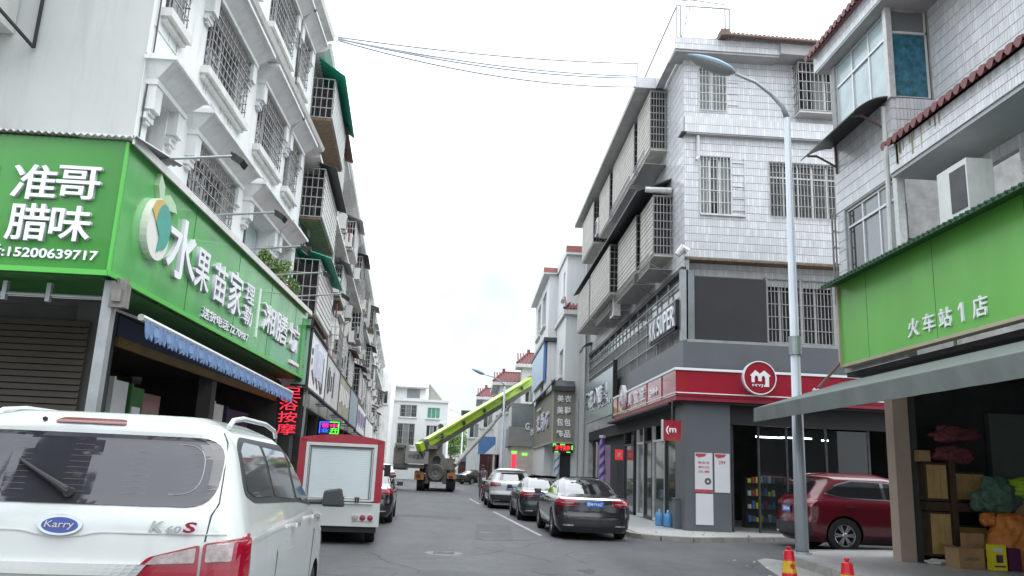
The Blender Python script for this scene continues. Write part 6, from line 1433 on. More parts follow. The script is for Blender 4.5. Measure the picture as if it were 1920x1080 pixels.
# rear window
gp = rnd_poly([(-.72, 1.345), (.72, 1.345), (.705, 1.70), (-.705, 1.70)], .14, 6)
gp = [(a, z - .02 * (1 - (a / .72) ** 2) if z < 1.4 else z) for a, z in gp]
rw = build(B.patch(B.rear, gp, .006, nr=16, nc=28), 'rear_window', 'van_glass', van, smooth=False)
w = MB()
lp = rnd_poly([(-.63, 1.40), (.63, 1.40), (.62, 1.66), (-.62, 1.66)], .13, 6)
for (a, z), (c, e) in zip(lp, lp[1:] + lp[:1]):
    if a < -.2 and c < -.2 and z < 1.6: continue
    p, q = Vector(B.rear(a, z, .009)), Vector(B.rear(c, e, .009)); w.bar(p, q, .004)
build(w, 'heater_line', 'lamp_grey', rw)
w = MB()
for k in range(9): 
    z = 1.40 + k * .03
    for x0 in (-.6, -.3, 0, .3): w.bar(B.rear(x0, z, .0075), B.rear(x0 + .3, z, .0075), .0009)
build(w, 'heater_wires', 'crane_light', rw, kind='stuff')
w = MB(); w.tube([B.rear(.0, 1.395, .03), B.rear(-.1, 1.45, .035), B.rear(-.29, 1.545, .03)], [.022, .014, .006], 8); w.tube([B.rear(.0, 1.395, 0), B.rear(0, 1.395, .045)], .025, 10); build(w, 'wiper', 'black', van)
w = MB(); w.tube([B.rear(-.05, 1.42, .018), B.rear(-.30, 1.55, .016)], .008, 6); build(w, 'wiper_blade', 'black', van)
build(B.patch(B.rear, rnd_poly([(-.19, 1.752), (.19, 1.752), (.165, 1.782), (-.165, 1.782)], .02), .012, nr=4), 'brake_light', 'lamp_dark', van)
w = MB(); w.tube([B.rear(-.245, 1.765, 0), B.rear(-.245, 1.765, .02)], .012, 8); build(w, 'washer_jet', 'black', van)
# badge
w = MB(); w.prism([Vector(B.rear(.105 * math.cos(t * PI / 16), 1.235 + .05 * math.sin(t * PI / 16), .004)) for t in range(32)], (0, -.016, 0)); bd = build(w, 'badge', 'chrome', van)
w = MB(); w.prism([Vector(B.rear(.088 * math.cos(t * PI / 16), 1.235 + .038 * math.sin(t * PI / 16), .021)) for t in range(32)], (0, -.004, 0)); build(w, 'badge_field', 'emblem_blue', bd)
FVn = Fr((0, 0, 0), (1, 0, 0), (0, -1, 0))
text('Karry', FVn, 0, 1.235, -(B.rear(0, 1.235, .0255)[1]), .14, .042, bd, .003, bold=.01, m='chrome', slant=.2)
y_ = -B.rear(.53, 1.235, .002)[1]
y_ += .012
text('K', FVn, .463, 1.24, y_, .065, .055, van, .006, bold=.03, m='chrome', slant=.3); text('60', FVn, .545, 1.228, y_, .075, .035, van, .006, bold=.03, m='chrome', slant=.3); text('S', FVn, .625, 1.24, y_, .06, .055, van, .006, bold=.03, m='lamp_red', slant=.3)
# pressed line across the tailgate and garnish strip
w = MB()
xs = [i / 20 * .8 for i in range(-20, 21)]
zf = lambda x: 1.205 - .03 * max(0, 1 - abs(x) / .17) ** .6 * (1 if abs(x) < .17 else 0)
for a, c in zip(xs, xs[1:]): w.bar(B.rear(a, zf(a), .001), B.rear(c, zf(c), .001), .006, .006)
build(w, 'pressed_line', 'paint_white', van)
build(B.patch(B.rear, [(-.46, 1.00), (.40, 1.00), (.44, 1.055), (-.46, 1.055)], .02, .03, nr=3, nc=20), 'chrome_garnish', 'chrome', van)
build(B.patch(B.rear, [(-.30, .78), (.30, .78), (.30, .94), (-.30, .94)], .004, nr=3), 'plate_recess', 'plastic', van)
# tail lamps
for sg in (1, -1):
    P = rnd_poly([(sg * .36, 1.005), (sg * .44, 1.09), (sg * .68, 1.155), (sg * .69, .80), (sg * .5, .80)], .02)
    tl = build(B.patch(B.rear, P, .012, nr=10, nc=10), 'tail_lamp', 'lamp_red', van)
    build(B.patch(B.rear, rnd_poly([(sg * .43, 1.055), (sg * .475, 1.095), (sg * .665, 1.14), (sg * .665, 1.065)], .01), .017, nr=6), 'reversing_lamp', 'lamp_clear', tl)
    P = rnd_poly([(sg * .697, 1.16), (sg * .84, 1.185), (sg * .898, 1.19), (sg * .898, .85), (sg * .697, .80)], .02)
    t2 = build(B.patch(B.rear, P, .014, nr=10, nc=12), 'tail_lamp', 'lamp_red', van)
    fs = lambda a, z, o, sg=sg: B.side(sg, a, z, o)
    build(B.patch(fs, [(.17, .85), (.17, 1.19), (.24, 1.205), (.27, 1.2), (.22, .9)], .013, nr=6, nc=6), 'lamp_side', 'lamp_red', t2)
    build(B.patch(B.rear, rnd_poly([(sg * .715, 1.07), (sg * .715, 1.155), (sg * .83, 1.17), (sg * .83, 1.075)], .01), .019, nr=4), 'indicator_lens', 'lamp_clear', t2)
# tailgate seam
w = MB()
sm_ = [(.70, 1.17), (.71, 1.30), (.735, 1.36), (.725, 1.5), (.70, 1.68), (.67, 1.735)]
for sg in (1, -1):
    for (a, z), (c, e) in zip(sm_, sm_[1:]): w.bar(B.rear(sg * a, z, .001), B.rear(sg * c, e, .001), .007, .006)
build(w, 'tailgate_seam', 'plastic', van)
# side windows: black band then panes
for sg in (1, -1):
    fs = lambda a, z, o, sg=sg: B.side(sg, a, z, o)
    build(B.patch(fs, rnd_poly([(.36, 1.40), (.62, 1.345), (2.4, 1.28), (3.42, 1.20), (3.1, 1.36), (2.55, 1.64), (2.3, 1.71), (.62, 1.725), (.42, 1.66)], .07), .004, nr=12, nc=24), 'window_band', 'plastic', van)
    for P in ([(.44, 1.42), (.66, 1.375), (1.22, 1.365), (1.16, 1.685), (.66, 1.695), (.50, 1.645)], [(1.32, 1.36), (2.2, 1.31), (2.12, 1.66), (1.26, 1.68)], [(2.32, 1.305), (3.28, 1.235), (3.0, 1.38), (2.45, 1.64), (2.24, 1.655)]):
        build(B.patch(fs, rnd_poly(P, .04), .008, nr=8, nc=14), 'side_window', 'van_glass', van)
    for y in (1.95, 2.95):
        q = MB(); q.bar(B.side(sg, y - .09, 1.14, .035), B.side(sg, y + .09, 1.135, .035), .022, .028); q.bar(B.side(sg, y - .085, 1.14, 0), B.side(sg, y - .085, 1.14, .035), .02); q.bar(B.side(sg, y + .085, 1.135, 0), B.side(sg, y + .085, 1.135, .035), .02); build(q, 'door_handle', 'chrome', van)
    q = MB()
    for pth in ([(1.27, .5), (1.25, 1.0), (1.27, 1.36)], [(2.27, .4), (2.27, 1.3)], [(3.3, .55), (3.32, 1.0), (3.3, 1.2)], [(1.27, .4), (2.27, .38), (3.3, .5)]):
        for (a, z), (c, e) in zip(pth, pth[1:]): q.bar(B.side(sg, a, z, 0), B.side(sg, c, e, 0), .006, .008)
    build(q, 'door_seam', 'plastic', van)
    q = MB(); x = sg * .655
    q.tube([(x, .52, 1.775), (x, .62, 1.82), (x, .9, 1.845), (x, 1.7, 1.85), (x, 2.1, 1.82), (x, 2.2, 1.775)], .016, 8); build(q, 'roof_rail', 'alu', van)
    q = MB(); mx_ = sg * 1.05; q.hexa([(mx_ - .11, 3.32, 1.20), (mx_ + .11, 3.32, 1.20), (mx_ + .09, 3.46, 1.21), (mx_ - .09, 3.46, 1.21), (mx_ - .10, 3.32, 1.35), (mx_ + .07, 3.32, 1.38), (mx_ + .05, 3.46, 1.35), (mx_ - .08, 3.46, 1.33)]); q.bar((sg * .82, 3.36, 1.24), (mx_, 3.38, 1.25), .05); bo = build(q, 'mirror', 'plastic', van)
    bv = bo.modifiers.new('bevel', 'BEVEL'); bv.width = .03; bv.segments = 3
build(B.patch(B.front, [(-.62, 1.16), (.62, 1.16), (.55, 1.66), (-.55, 1.66)], .005, nr=8), 'windscreen', 'van_glass', van)

# ---- generic cars
def make_car(lab, kind_, x, y, rz, paint, plate=None, group=None, rear_txt=None, s=1.0, lamp_m='lamp_red', L=4.7, chrome=True):
    root = thing('parked_car', lab, 'car', (x, y, 0), rz, group, local=True); root.scale = (s, s, s)
    if kind_ == 'sedan':
        W_ = [(.18, .78), (.3, .88), (.6, .915), (.85, .905), (.93, .87), (1.0, .80), (1.2, .72), (1.36, .62), (1.42, .52), (1.455, .38)]
        R_ = [(.18, .08), (.3, 0), (.55, .0), (.62, .03), (.9, .05), (.97, .09), (1.005, .14), (1.03, .60), (1.15, .86), (1.3, 1.22), (1.4, 1.60), (1.455, 2.0)]
        F_ = [(.18, L - .15), (.35, L), (.6, L - .04), (.75, L - .2), (.88, L - .9), (.95, L - 1.3), (1.1, L - 1.62), (1.3, L - 2.08), (1.4, L - 2.4), (1.455, L - 2.7)]
        wz, ry, fy, r = 1.455, 1.02, L - .95, .335; sill = 1.0
        sw = [(.98, 1.02), (1.35, 1.03), (L - 1.5, .985), (L - 2.15, 1.27), (L - 2.5, 1.34), (1.9, 1.33), (1.45, 1.22)]
        rg = [(-.62, 1.035), (.62, 1.035), (.50, 1.37), (-.50, 1.37)]; split = (2.0, 2.1)
    else:
        W_ = [(.2, .82), (.32, .90), (.6, .925), (.95, .925), (1.05, .90), (1.12, .86), (1.4, .76), (1.55, .68), (1.62, .58), (1.67, .42)]
        R_ = [(.2, .14), (.35, 0), (.65, 0), (.72, .05), (1.0, .06), (1.08, .10), (1.15, .2), (1.45, .46), (1.54, .52), (1.57, .36), (1.62, .42), (1.67, .7)]
        F_ = [(.2, L - .12), (.35, L), (.7, L - .04), (.9, L - .2), (1.02, L - .95), (1.08, L - 1.2), (1.3, L - 1.6), (1.5, L - 2.0), (1.6, L - 2.3), (1.67, L - 2.6)]
        wz, ry, fy, r = 1.67, .95, L - .95, .36; sill = 1.1
        sw = [(.55, 1.22), (.9, 1.14), (L - 1.35, 1.08), (L - 1.95, 1.40), (L - 2.2, 1.50), (1.2, 1.52), (.85, 1.42)]
        rg = [(-.60, 1.17), (.60, 1.17), (.50, 1.48), (-.50, 1.48)]; split = (1.95, 2.05)
    Bd = Body(W_, R_, F_, rr=.3, rf=.5, bowr=.13, bowf=.28, z0=.2, z1=wz, sm=.022)
    ex = (.97, .99, 1.0, 1.01, 1.02, 1.035, 1.06) if kind_ == 'sedan' else (1.53, 1.55, 1.58, 1.6, 1.64)
    zs_ = zlist(W_[0][0], wz, 32, ex); ww = W_[2][1] - .02; wl = [(ww, ry, r), (-ww, ry, r), (ww, fy, r), (-ww, fy, r)]
    finish_body(Bd, zs_, root, paint, wl, r)
    for a, c, e in wl: wheel(root, a - (.09 if a > 0 else -.09), c, r, .21, 1 if a > 0 else -1, spokes=6)
    build(Bd.patch(Bd.rear, rnd_poly(rg, .08), .007, nr=12, nc=16), 'rear_window', 'car_glass', root)
    zf0, zf1 = (1.0, 1.36) if kind_ == 'sedan' else (1.13, 1.52)
    build(Bd.patch(Bd.front, rnd_poly([(-.64, zf0), (.64, zf0), (.5, zf1), (-.5, zf1)], .06), .007, nr=10, nc=12), 'windscreen', 'car_glass', root)
    for sg in (1, -1):
        fs = lambda a, z, o, sg=sg: Bd.side(sg, a, z, o)
        if chrome: build(Bd.patch(fs, rnd_poly([(a, z) for a, z in sw], .04), .004, nr=8, nc=16), 'window_trim', 'chrome', root)
        ins = []; cx_ = sum(a for a, z in sw) / len(sw); cz_ = sum(z for a, z in sw) / len(sw)
        for a, z in sw: ins.append((a + (cx_ - a) * .035, z + (cz_ - z) * .12))
        mid = (min(a for a, z in ins) + max(a for a, z in ins)) / 2
        def clip(poly, a0, a1):
            out = []
            for (lo, sgn) in ((a0, 1), (a1, -1)):
                out = []; N_ = len(poly)
                for i in range(N_):
                    p, q = poly[i], poly[(i + 1) % N_]; ip, iq = sgn * (p[0] - lo) >= 0, sgn * (q[0] - lo) >= 0
                    if ip: out.append(p)
                    if ip != iq: t = (lo - p[0]) / (q[0] - p[0]); out.append((lo, p[1] + (q[1] - p[1]) * t))
                poly = out
            return poly
        a0, a1 = min(a for a, z in ins), max(a for a, z in ins); c1, c2 = mid - .05, mid + .0
        for u0, u1 in ((a0, c1), (c1 + .07, a1)): build(Bd.patch(fs, clip(ins, u0, u1), .008, nr=8, nc=10), 'side_window', 'car_glass', root)
        for yy in (mid - .75 if kind_ == 'sedan' else mid - .8, mid + .25):
            q = MB(); q.bar(Bd.side(sg, yy - .09, sill - .13, .025), Bd.side(sg, yy + .09, sill - .13, .025), .02, .025); build(q, 'door_handle', 'chrome' if chrome else paint, root)
        q = MB()
        for aa in (mid, mid - 1.0 + .0, mid + 1.05):
            q.bar(Bd.side(sg, aa, .32, 0), Bd.side(sg, aa, sill - .02, 0), .006, .008)
        build(q, 'door_seam', 'black', root)
        build(Bd.patch(fs, [(ry + .45, .22), (fy - .45, .22), (fy - .45, .32), (ry + .45, .32)], .006, nr=2), 'side_skirt', 'plastic', root)
        # lamps
        if kind_ == 'sedan': P = [(sg * .42, .80), (sg * .44, .93), (sg * .80, .95), (sg * .885, .93), (sg * .885, .80), (sg * .7, .77)]
        else: P = [(sg * .45, .96), (sg * .47, 1.06), (sg * .80, 1.10), (sg * .885, 1.08), (sg * .885, .92), (sg * .7, .92)]
        tl = build(Bd.patch(Bd.rear, rnd_poly(P, .02), .012, nr=6, nc=12), 'tail_lamp', lamp_m, root)
        zc = sum(z for a, z in P) / len(P); build(Bd.patch(Bd.rear, [(sg * .50, zc - .025), (sg * .50, zc), (sg * .78, zc + .0), (sg * .78, zc - .025)], .017, nr=2), 'lamp_strip', 'lamp_clear', tl)
        P = [(sg * .55, .66), (sg * .55, .76), (sg * .84, .80), (sg * .86, .70)]
        build(Bd.patch(Bd.front, P, .01, nr=4), 'headlight', 'lamp_clear', root)
        build(Bd.patch(Bd.rear, [(sg * .5, .33), (sg * .5, .36), (sg * .74, .36), (sg * .74, .33)], .012, nr=2), 'exhaust_trim', 'chrome', root)
        q = MB(); mz = sill + .0; q.box(min(sg * .92, sg * 1.10), max(sg * .92, sg * 1.10), L - 1.95 + .3, L - 1.86 + .3, mz - .04, mz + .1); q.bar((sg * .82, L - 1.6, mz - .02), (sg * .95, L - 1.6, mz), .04); bo = build(q, 'mirror', paint, root); bv = bo.modifiers.new('bevel', 'BEVEL'); bv.width = .025; bv.segments = 2
    zp = .70 if kind_ == 'sedan' else .86
    if kind_ == 'sedan' and chrome: build(Bd.patch(Bd.rear, [(-.80, .945), (.80, .945), (.79, .975), (-.79, .975)], .015, nr=2, nc=20), 'boot_chrome', 'chrome', root)
    if kind_ != 'sedan': build(Bd.patch(Bd.rear, [(-.88, .26), (.88, .26), (.88, .58), (-.88, .58)], .008, nr=4, nc=20), 'lower_bumper', 'plastic', root)
    else: build(Bd.patch(Bd.rear, [(-.5, .22), (.5, .22), (.5, .30), (-.5, .30)], .008, nr=2, nc=12), 'lower_bumper', 'plastic', root)
    w = MB(); yy = Bd.rear(0, zp + .12 if kind_ == 'sedan' else zp, .012)[1]; zc = zp + .14 if kind_ == 'sedan' else zp; w.box(-.22, .22, yy - .012, yy, zc - .07, zc + .07); pl = build(w, 'licence_plate', 'plate_blue', root)
    if plate: text(plate, Fr((0, yy - .012, 0), (1, 0, 0), (0, -1, 0)), 0, zc, 0, .38, .09, pl, .002, bold=.01)
    if rear_txt: text(rear_txt, Fr((0, Bd.rear(0, sill, .02)[1], 0), (1, 0, 0), (0, -1, 0)), 0, sill, 0, .1, .09, root, .01, m='chrome', name='badge')
    w = MB(); w.box(-.6, .6, .9, L - .8, .16, .24); build(w, 'underbody', 'black', root)
    return root
make_car('shiny black sedan with chrome boot strip and blue plate parked nearest on the right kerb', 'sedan', 3.12, 20.3, .03, 'paint_black', '湘M·F1667', 'cars parked along the right kerb', L=4.85, s=1.03)
bpy.data.objects['parked_car']
q = make_car('dark grey sedan parked between the black sedan and the white crossover', 'sedan', 2.62, 26.9, .04, 'paint_grey', None, 'cars parked along the right kerb', L=4.6)
make_car('white crossover parked farthest of the three cars on the right kerb', 'suv', 1.82, 34.6, .04, 'paint_white', '湘M', 'cars parked along the right kerb', L=4.6, lamp_m='lamp_red', chrome=False)
make_car('dark red crossover parked across the side street behind the lamp post', 'suv', 8.02, 20.75, -PI / 2, 'paint_red', '湘M', None, L=4.6, s=1.12)
make_car('black saloon just beyond the red fire truck', 'sedan', -2.98, 22.9, .06, 'paint_black', None, 'dark cars parked on the left beyond the fire truck', s=1.02)
make_car('dark grey off roader parked second beyond the fire truck', 'suv', -3.95, 31.5, .08, 'paint_grey', None, 'dark cars parked on the left beyond the fire truck')
make_car('black saloon parked farthest on the left before the crane', 'sedan', -4.75, 41.5, .08, 'paint_black', None, 'dark cars parked on the left beyond the fire truck')
make_car('white hatchback half seen behind the crane truck', 'suv', -6.4, 62, .1, 'paint_white', None, None)
make_car('small dark car crossing at the far end right of the crane', 'sedan', -1.0, 84, -.9, 'paint_grey', None, None)

# ---- small red and white fire truck
ft = thing('fire_truck', 'small fire truck with red frame and pale roller shutter at its rear', 'fire truck', (-2.62, 17.0, 0), .105, None, local=True)
def arch(x0, x1, z, rise, n=12, f=.65):
    rise *= f
    return [(x0 + (x1 - x0) * i / n, z + rise * (1 - (2 * i / n - 1) ** 2)) for i in range(n + 1)]
def arch_full(x0, x1, z, rise, n=12): return [(x0 + (x1 - x0) * i / n, z + rise * (1 - (2 * i / n - 1) ** 2)) for i in range(n + 1)]
w = MB(); top = arch(-.84, .84, 2.06, .14); w.prism([(-.84, .02, .84), (.84, .02, .84)] + [(x, .02, z) for x, z in top[::-1]], (0, 4.1, 0)); build(w, 'body', 'truck_red', ft)
# rear frame face
w = MB()
w.prism([(x, -.03, z) for x, z in [(-.86, 2.04)] + arch(-.86, .86, 2.07, .15) + [(.86, 2.04), (.70, 1.99)] + [(x, z - .0) for x, z in arch(-.70, .70, 1.985, .06)[::-1]][0:0] + [(-.70, 1.99)]], (0, .05, 0))
w.box(.72, .86, -.03, .02, .84, 2.04); w.box(-.86, -.72, -.03, .02, .84, 2.04)
build(w, 'rear_frame', 'truck_red', ft)
w = MB(); w.box(.65, .715, -.04, .02, .86, 1.99); w.box(-.715, -.65, -.04, .02, .86, 1.99); w.box(-.65, .65, -.04, .02, 1.93, 1.99); build(w, 'door_track', 'alu', ft)
w = MB(); w.box(.60, .62, -.045, -.02, .9, 1.93); w.box(-.62, -.60, -.045, -.02, .9, 1.93); w.box(-.6, .6, -.045, -.02, 1.89, 1.91); build(w, 'rubber_seal', 'panel_grey', ft)
for i in range(22):
    w = MB(); z = .90 + i * .0455; w.hexa([(-.64, -.02, z), (.64, -.02, z), (.64, .0, z), (-.64, .0, z), (-.64, -.012, z + .044), (.64, -.012, z + .044), (.64, .0, z + .044), (-.64, .0, z + .044)]); build(w, 'slat', 'shutter_grey', ft)
w = MB(); w.box(-.66, .66, -.05, 0, .85, .89); w.box(-.70, .70, -.06, 0, .80, .83); build(w, 'door_sill', 'alu', ft)
for x in (.08, .38):
    w = MB(); w.box(x - .05, x + .05, -.085, -.05, .91, .93); w.box(x - .04, x - .01, -.08, -.05, .82, .92); w.box(x + .01, x + .04, -.08, -.05, .82, .92); build(w, 'latch', 'black', ft)
w = MB(); w.box(-.85, .85, -.02, 4.15, .36, .83); build(w, 'lower_body', 'paint_white', ft)
for sg in (1, -1):
    w = MB(); w.box(min(sg * .30, sg * .74), max(sg * .30, sg * .74), -.035, -.02, .47, .60); tp = build(w, 'tail_lamp', 'alu', ft)
    for k, m_ in enumerate(('lamp_clear', 'lamp_red', 'lamp_red')):
        w = MB(); w.lathe([(.062, -.035), (.055, -.06), (0, -.065)], 14, 'y', (sg * (.37 + .15 * k), 0, .535)); build(w, 'lens', m_, tp)
w = MB(); w.box(-.8, .8, .05, 4.1, .24, .36); build(w, 'chassis', 'black', ft)
for a, c in ((.68, .85), (-.68, .85), (.68, 3.4), (-.68, 3.4)): wheel(ft, a, c, .30, .2, 1 if a > 0 else -1)
w = MB(); w.prism([(.84, 4.15, .36), (.84, 5.0, .36), (.84, 5.05, 1.1), (.84, 4.75, 1.9), (.84, 4.15, 2.0)], (-1.68, 0, 0)); build(w, 'cab', 'truck_red', ft)
w = MB(); w.box(-.78, .78, 4.9, 4.93, 1.15, 1.75); build(w, 'windscreen', 'car_glass', ft)
w = MB(); w.box(.9, 1.06, 4.5, 4.56, 1.3, 1.6); w.bar((.84, 4.55, 1.5), (.95, 4.53, 1.5), .03); build(w, 'mirror', 'black', ft)

# ---- crane truck with raised boom
ct = thing('crane_truck', 'grey mobile crane truck with a long lime green boom raised over the right houses', 'crane truck', (-2.2, 55, 0))
w = MB(); w.box(-2.9, -1.5, 55.6, 65, .65, 1.15); w.box(-3.35, -1.05, 55.9, 64, 1.15, 1.45); build(w, 'chassis', 'crane_dark', ct)
def cwheel(x, y, r=.52, wd=.5):
    m = MB(); m.lathe([(r * .5, -wd / 2), (r * .95, -wd / 2), (r, -wd / 2 + .04), (r, -.03), (r * .9, -.01), (r * .9, .01), (r, .03), (r, wd / 2 - .04), (r * .95, wd / 2), (r * .5, wd / 2)], 22, 'x', (x, y, r)); o = build(m, 'wheel', 'tyre', ct); m = MB(); m.lathe([(r * .5, -wd / 2 + .1), (0, -wd / 2 + .12)], 14, 'x', (x, y, r)); build(m, 'rim', 'crane_light', o)
for y in (55.9, 57.2, 61.5, 63): cwheel(-3.2, y); cwheel(-1.25, y)
w = MB(); w.lathe([(.28, -.14), (.5, -.16), (.56, -.08), (.56, .08), (.5, .16), (.28, .14)], 26, 'y', (-2.22, 55.25, 1.22)); sp = build(w, 'spare_wheel', 'crane_dark', ct, smooth=False)
w = MB(); w.lathe([(.28, -.1), (.14, -.06), (.1, -.12), (0, -.12)], 18, 'y', (-2.22, 55.25, 1.22)); build(w, 'rim', 'crane_grey', sp)
for sg, x0, x1 in ((-1, -3.62, -3.0), (1, -1.45, -.85)):
    w = MB(); w.prism([(x0, 55.2, .72), (x1, 55.2, .72), (x1, 55.2, 1.2), (x0 + .1, 55.2, 1.32), (x0, 55.2, 1.25)] if sg < 0 else [(x0, 55.2, .85), (x1, 55.2, .85), (x1, 55.2, 1.15), (x1 - .15, 55.2, 1.28), (x0, 55.2, 1.2)], (0, .7, 0)); build(w, 'outrigger_box', 'crane_orange', ct)
    w = MB(); w.box(x0 + .12, x0 + .4, 55.17, 55.2, .85, 1.05); build(w, 'tail_lamp', 'lamp_dark', ct)
w = MB(); w.box(-3.6, -.9, 55.4, 55.55, .9, 1.05); w.box(-2.9, -1.5, 55.35, 55.9, .62, 1.5); w.box(-2.9, -2.65, 55.3, 55.4, .5, .65); w.box(-1.75, -1.5, 55.3, 55.4, .5, .65); build(w, 'rear_bumper', 'crane_dark', ct)
w = MB(); w.prism([(-2.95, 55.5, 1.45), (-1.3, 55.5, 1.45), (-1.35, 55.5, 1.7), (-1.9, 55.5, 2.55), (-2.5, 55.5, 2.85), (-3.0, 55.5, 2.75)], (0, 1.6, 0)); build(w, 'turret', 'crane_grey', ct)
w = MB(); w.lathe([(.26, -.05), (.2, -.02), (0, 0)], 16, 'y', (-2.2, 55.45, 2.05)); build(w, 'turret_hole', 'black', ct)
w = MB(); w.box(-5.1, -4.3, 55.3, 57.2, 1.65, 2.75); w.box(-3.1, -1.0, 56.6, 57.4, 1.45, 2.2); build(w, 'winch_housing', 'crane_grey', ct)
w = MB(); w.box(-4.3, -2.75, 54.9, 56.6, 1.75, 2.55); cwt = build(w, 'counterweight', 'crane_light', ct)
w = MB(); w.box(-5.0, -3.0, 55.0, 56.8, 1.45, 1.7); build(w, 'turret_deck', 'crane_dark', ct)
text('中联重科', front(54.9), -3.55, 2.2, 0, 1.05, .34, cwt, .01, m='crane_dark', bold=.02)
P0 = Vector((-3.2, 55.0, 2.95)); P1 = Vector((4.7, 63.4, 8.65)); bdv = (P1 - P0).normalized(); P2 = P0 + bdv * 22
def beam(mb, a, c, w_, h_): return mb.bar(a, c, w_, h_)
for i, (t0, t1, sz) in enumerate(((-.4, 12.8, .58), (12.6, 17.5, .5), (17.3, 22, .44))):
    w = MB(); beam(w, P0 + bdv * t0, P0 + bdv * t1, sz * .8, sz); o = build(w, 'boom', 'lime', ct)
    w = MB(); up = bdv.cross(Vector((0, 0, 1))).normalized().cross(bdv); up = -up if up.z > 0 else up
    beam(w, P0 + bdv * t0 + up * (sz * .5 + .12), P0 + bdv * t1 + up * (sz * .5 + .12), sz * .86, .32); build(w, 'boom_underside', 'crane_dark', o)
nb = bdv.cross(Vector((0, 0, 1))).normalized(); nb = nb if nb.y < 0 else -nb; ub = nb.cross(bdv); ub = ub if ub.z > 0 else -ub
for t, sz in ((12.7, .66), (17.4, .56), (.2, .64)):
    w = MB(); w.bar(P0 + bdv * (t - .18), P0 + bdv * (t + .18), sz * .86, sz); build(w, 'boom_collar', 'crane_dark', ct)
for t, ln in ((2.4, 2.6), (6.2, 3.2), (10.2, 1.6)):
    w = MB(); c = P0 + bdv * t + nb * .236; w.hexa([c - ub * .09, c + bdv * ln - ub * .09, c + bdv * ln - ub * .09 + nb * .008, c - ub * .09 + nb * .008, c + ub * .06, c + bdv * ln + ub * .06, c + bdv * ln + ub * .06 + nb * .008, c + ub * .06 + nb * .008]); build(w, 'side_stripe', 'cyan_green', ct)
w = MB(); w.tube([P0 + bdv * t + nb * .27 + ub * (.2 - .06 * (i % 2)) for i, t in enumerate(range(0, 13))], .03, 5); build(w, 'boom_cable', 'crane_dark', ct)
w = MB(); w.box(-2.9, -2.2, 55.0, 55.5, 2.75, 3.0); w.box(-4.9, -4.4, 55.1, 55.3, 2.75, 2.95); w.box(-2.6, -1.9, 56.0, 56.6, 2.4, 3.3); build(w, 'winch_housing', 'crane_grey', ct)
w = MB(); w.box(-5.25, -4.35, 57.3, 59.2, 1.3, 3.1); build(w, 'operator_cab', 'crane_light', ct); w = MB(); w.box(-5.15, -4.45, 57.27, 57.3, 2.1, 2.95); build(w, 'cab_window', 'car_glass', ct)
w = MB()
side_ = bdv.cross(Vector((0, 0, 1))).normalized() * .36
for k in range(5): c = P0 + bdv * (1.5 + k * 2.3); w.bar(c + side_ * (1 if side_.y < 0 else -1) * 1.0, c + bdv * .25 + side_ * (1 if side_.y < 0 else -1) * 1.0, .05, .3)
build(w, 'boom_joint', 'leaf_dark', ct, kind='stuff')
ca, cb = Vector((-1.0, 55.6, 1.75)), P0 + bdv * 11.2 - Vector((0, 0, .5))
cm_ = ca.lerp(cb, .55); w = MB(); w.tube([ca, cm_], .16, 12); build(w, 'lift_cylinder', 'crane_light', ct); w = MB(); w.tube([cm_, cb], .10, 10); build(w, 'cylinder_rod', 'crane_grey', ct)
w = MB(); w.tube([(-3.3, 55.2, 2.9), (-2.2, 55.6, 3.6), (-1.2, 56, 3.8)], .03, 5); w.bar((-1.0, 56, 1.5), (-1.0, 56, 3.0), .05); build(w, 'hydraulic_hose', 'crane_dark', ct)

# ---- traffic cones
def cone(lab, x, y, rz, sc=1.0):
    s = thing('traffic_cone', lab, 'traffic cone', (x, y, 0), rz, 'red plastic cones on the pavement edge', local=True); s.scale = (sc,) * 3
    def oct_(prof, n=8): m = MB(); m.lathe(prof, n); return m
    build(oct_([(.24, 0), (.24, .04), (.20, .05)]), 'base', 'cone_red', s)
    build(oct_([(.17, .05), (.155, .16)]), 'lower_body', 'cone_red', s)
    build(oct_([(.156, .16), (.125, .40), (.12, .405)]), 'yellow_sleeve', 'cone_yellow', s)
    build(oct_([(.128, .405), (.125, .42), (.12, .43), (.10, .60), (.06, .62), (.055, .60)]), 'red_top', 'cone_red', s)
    m = MB(); m.lathe([(.03, .6), (.03, .64), (.05, .65), (.05, .68), (.02, .69), (0, .69)], 10); build(m, 'grip', 'cone_red', s)
    text('专', Fr((0, -.138, 0), (1, 0, 0), (0, -1, 0)), 0, .30, 0, .12, .12, s, .01, m='cone_red', name='character')
cone('traffic cone standing nearer the lamp post', 5.42, 13.9, .1, .80)
cone('traffic cone at the right in front of the paved step', 5.60, 12.15, -.1, .80)

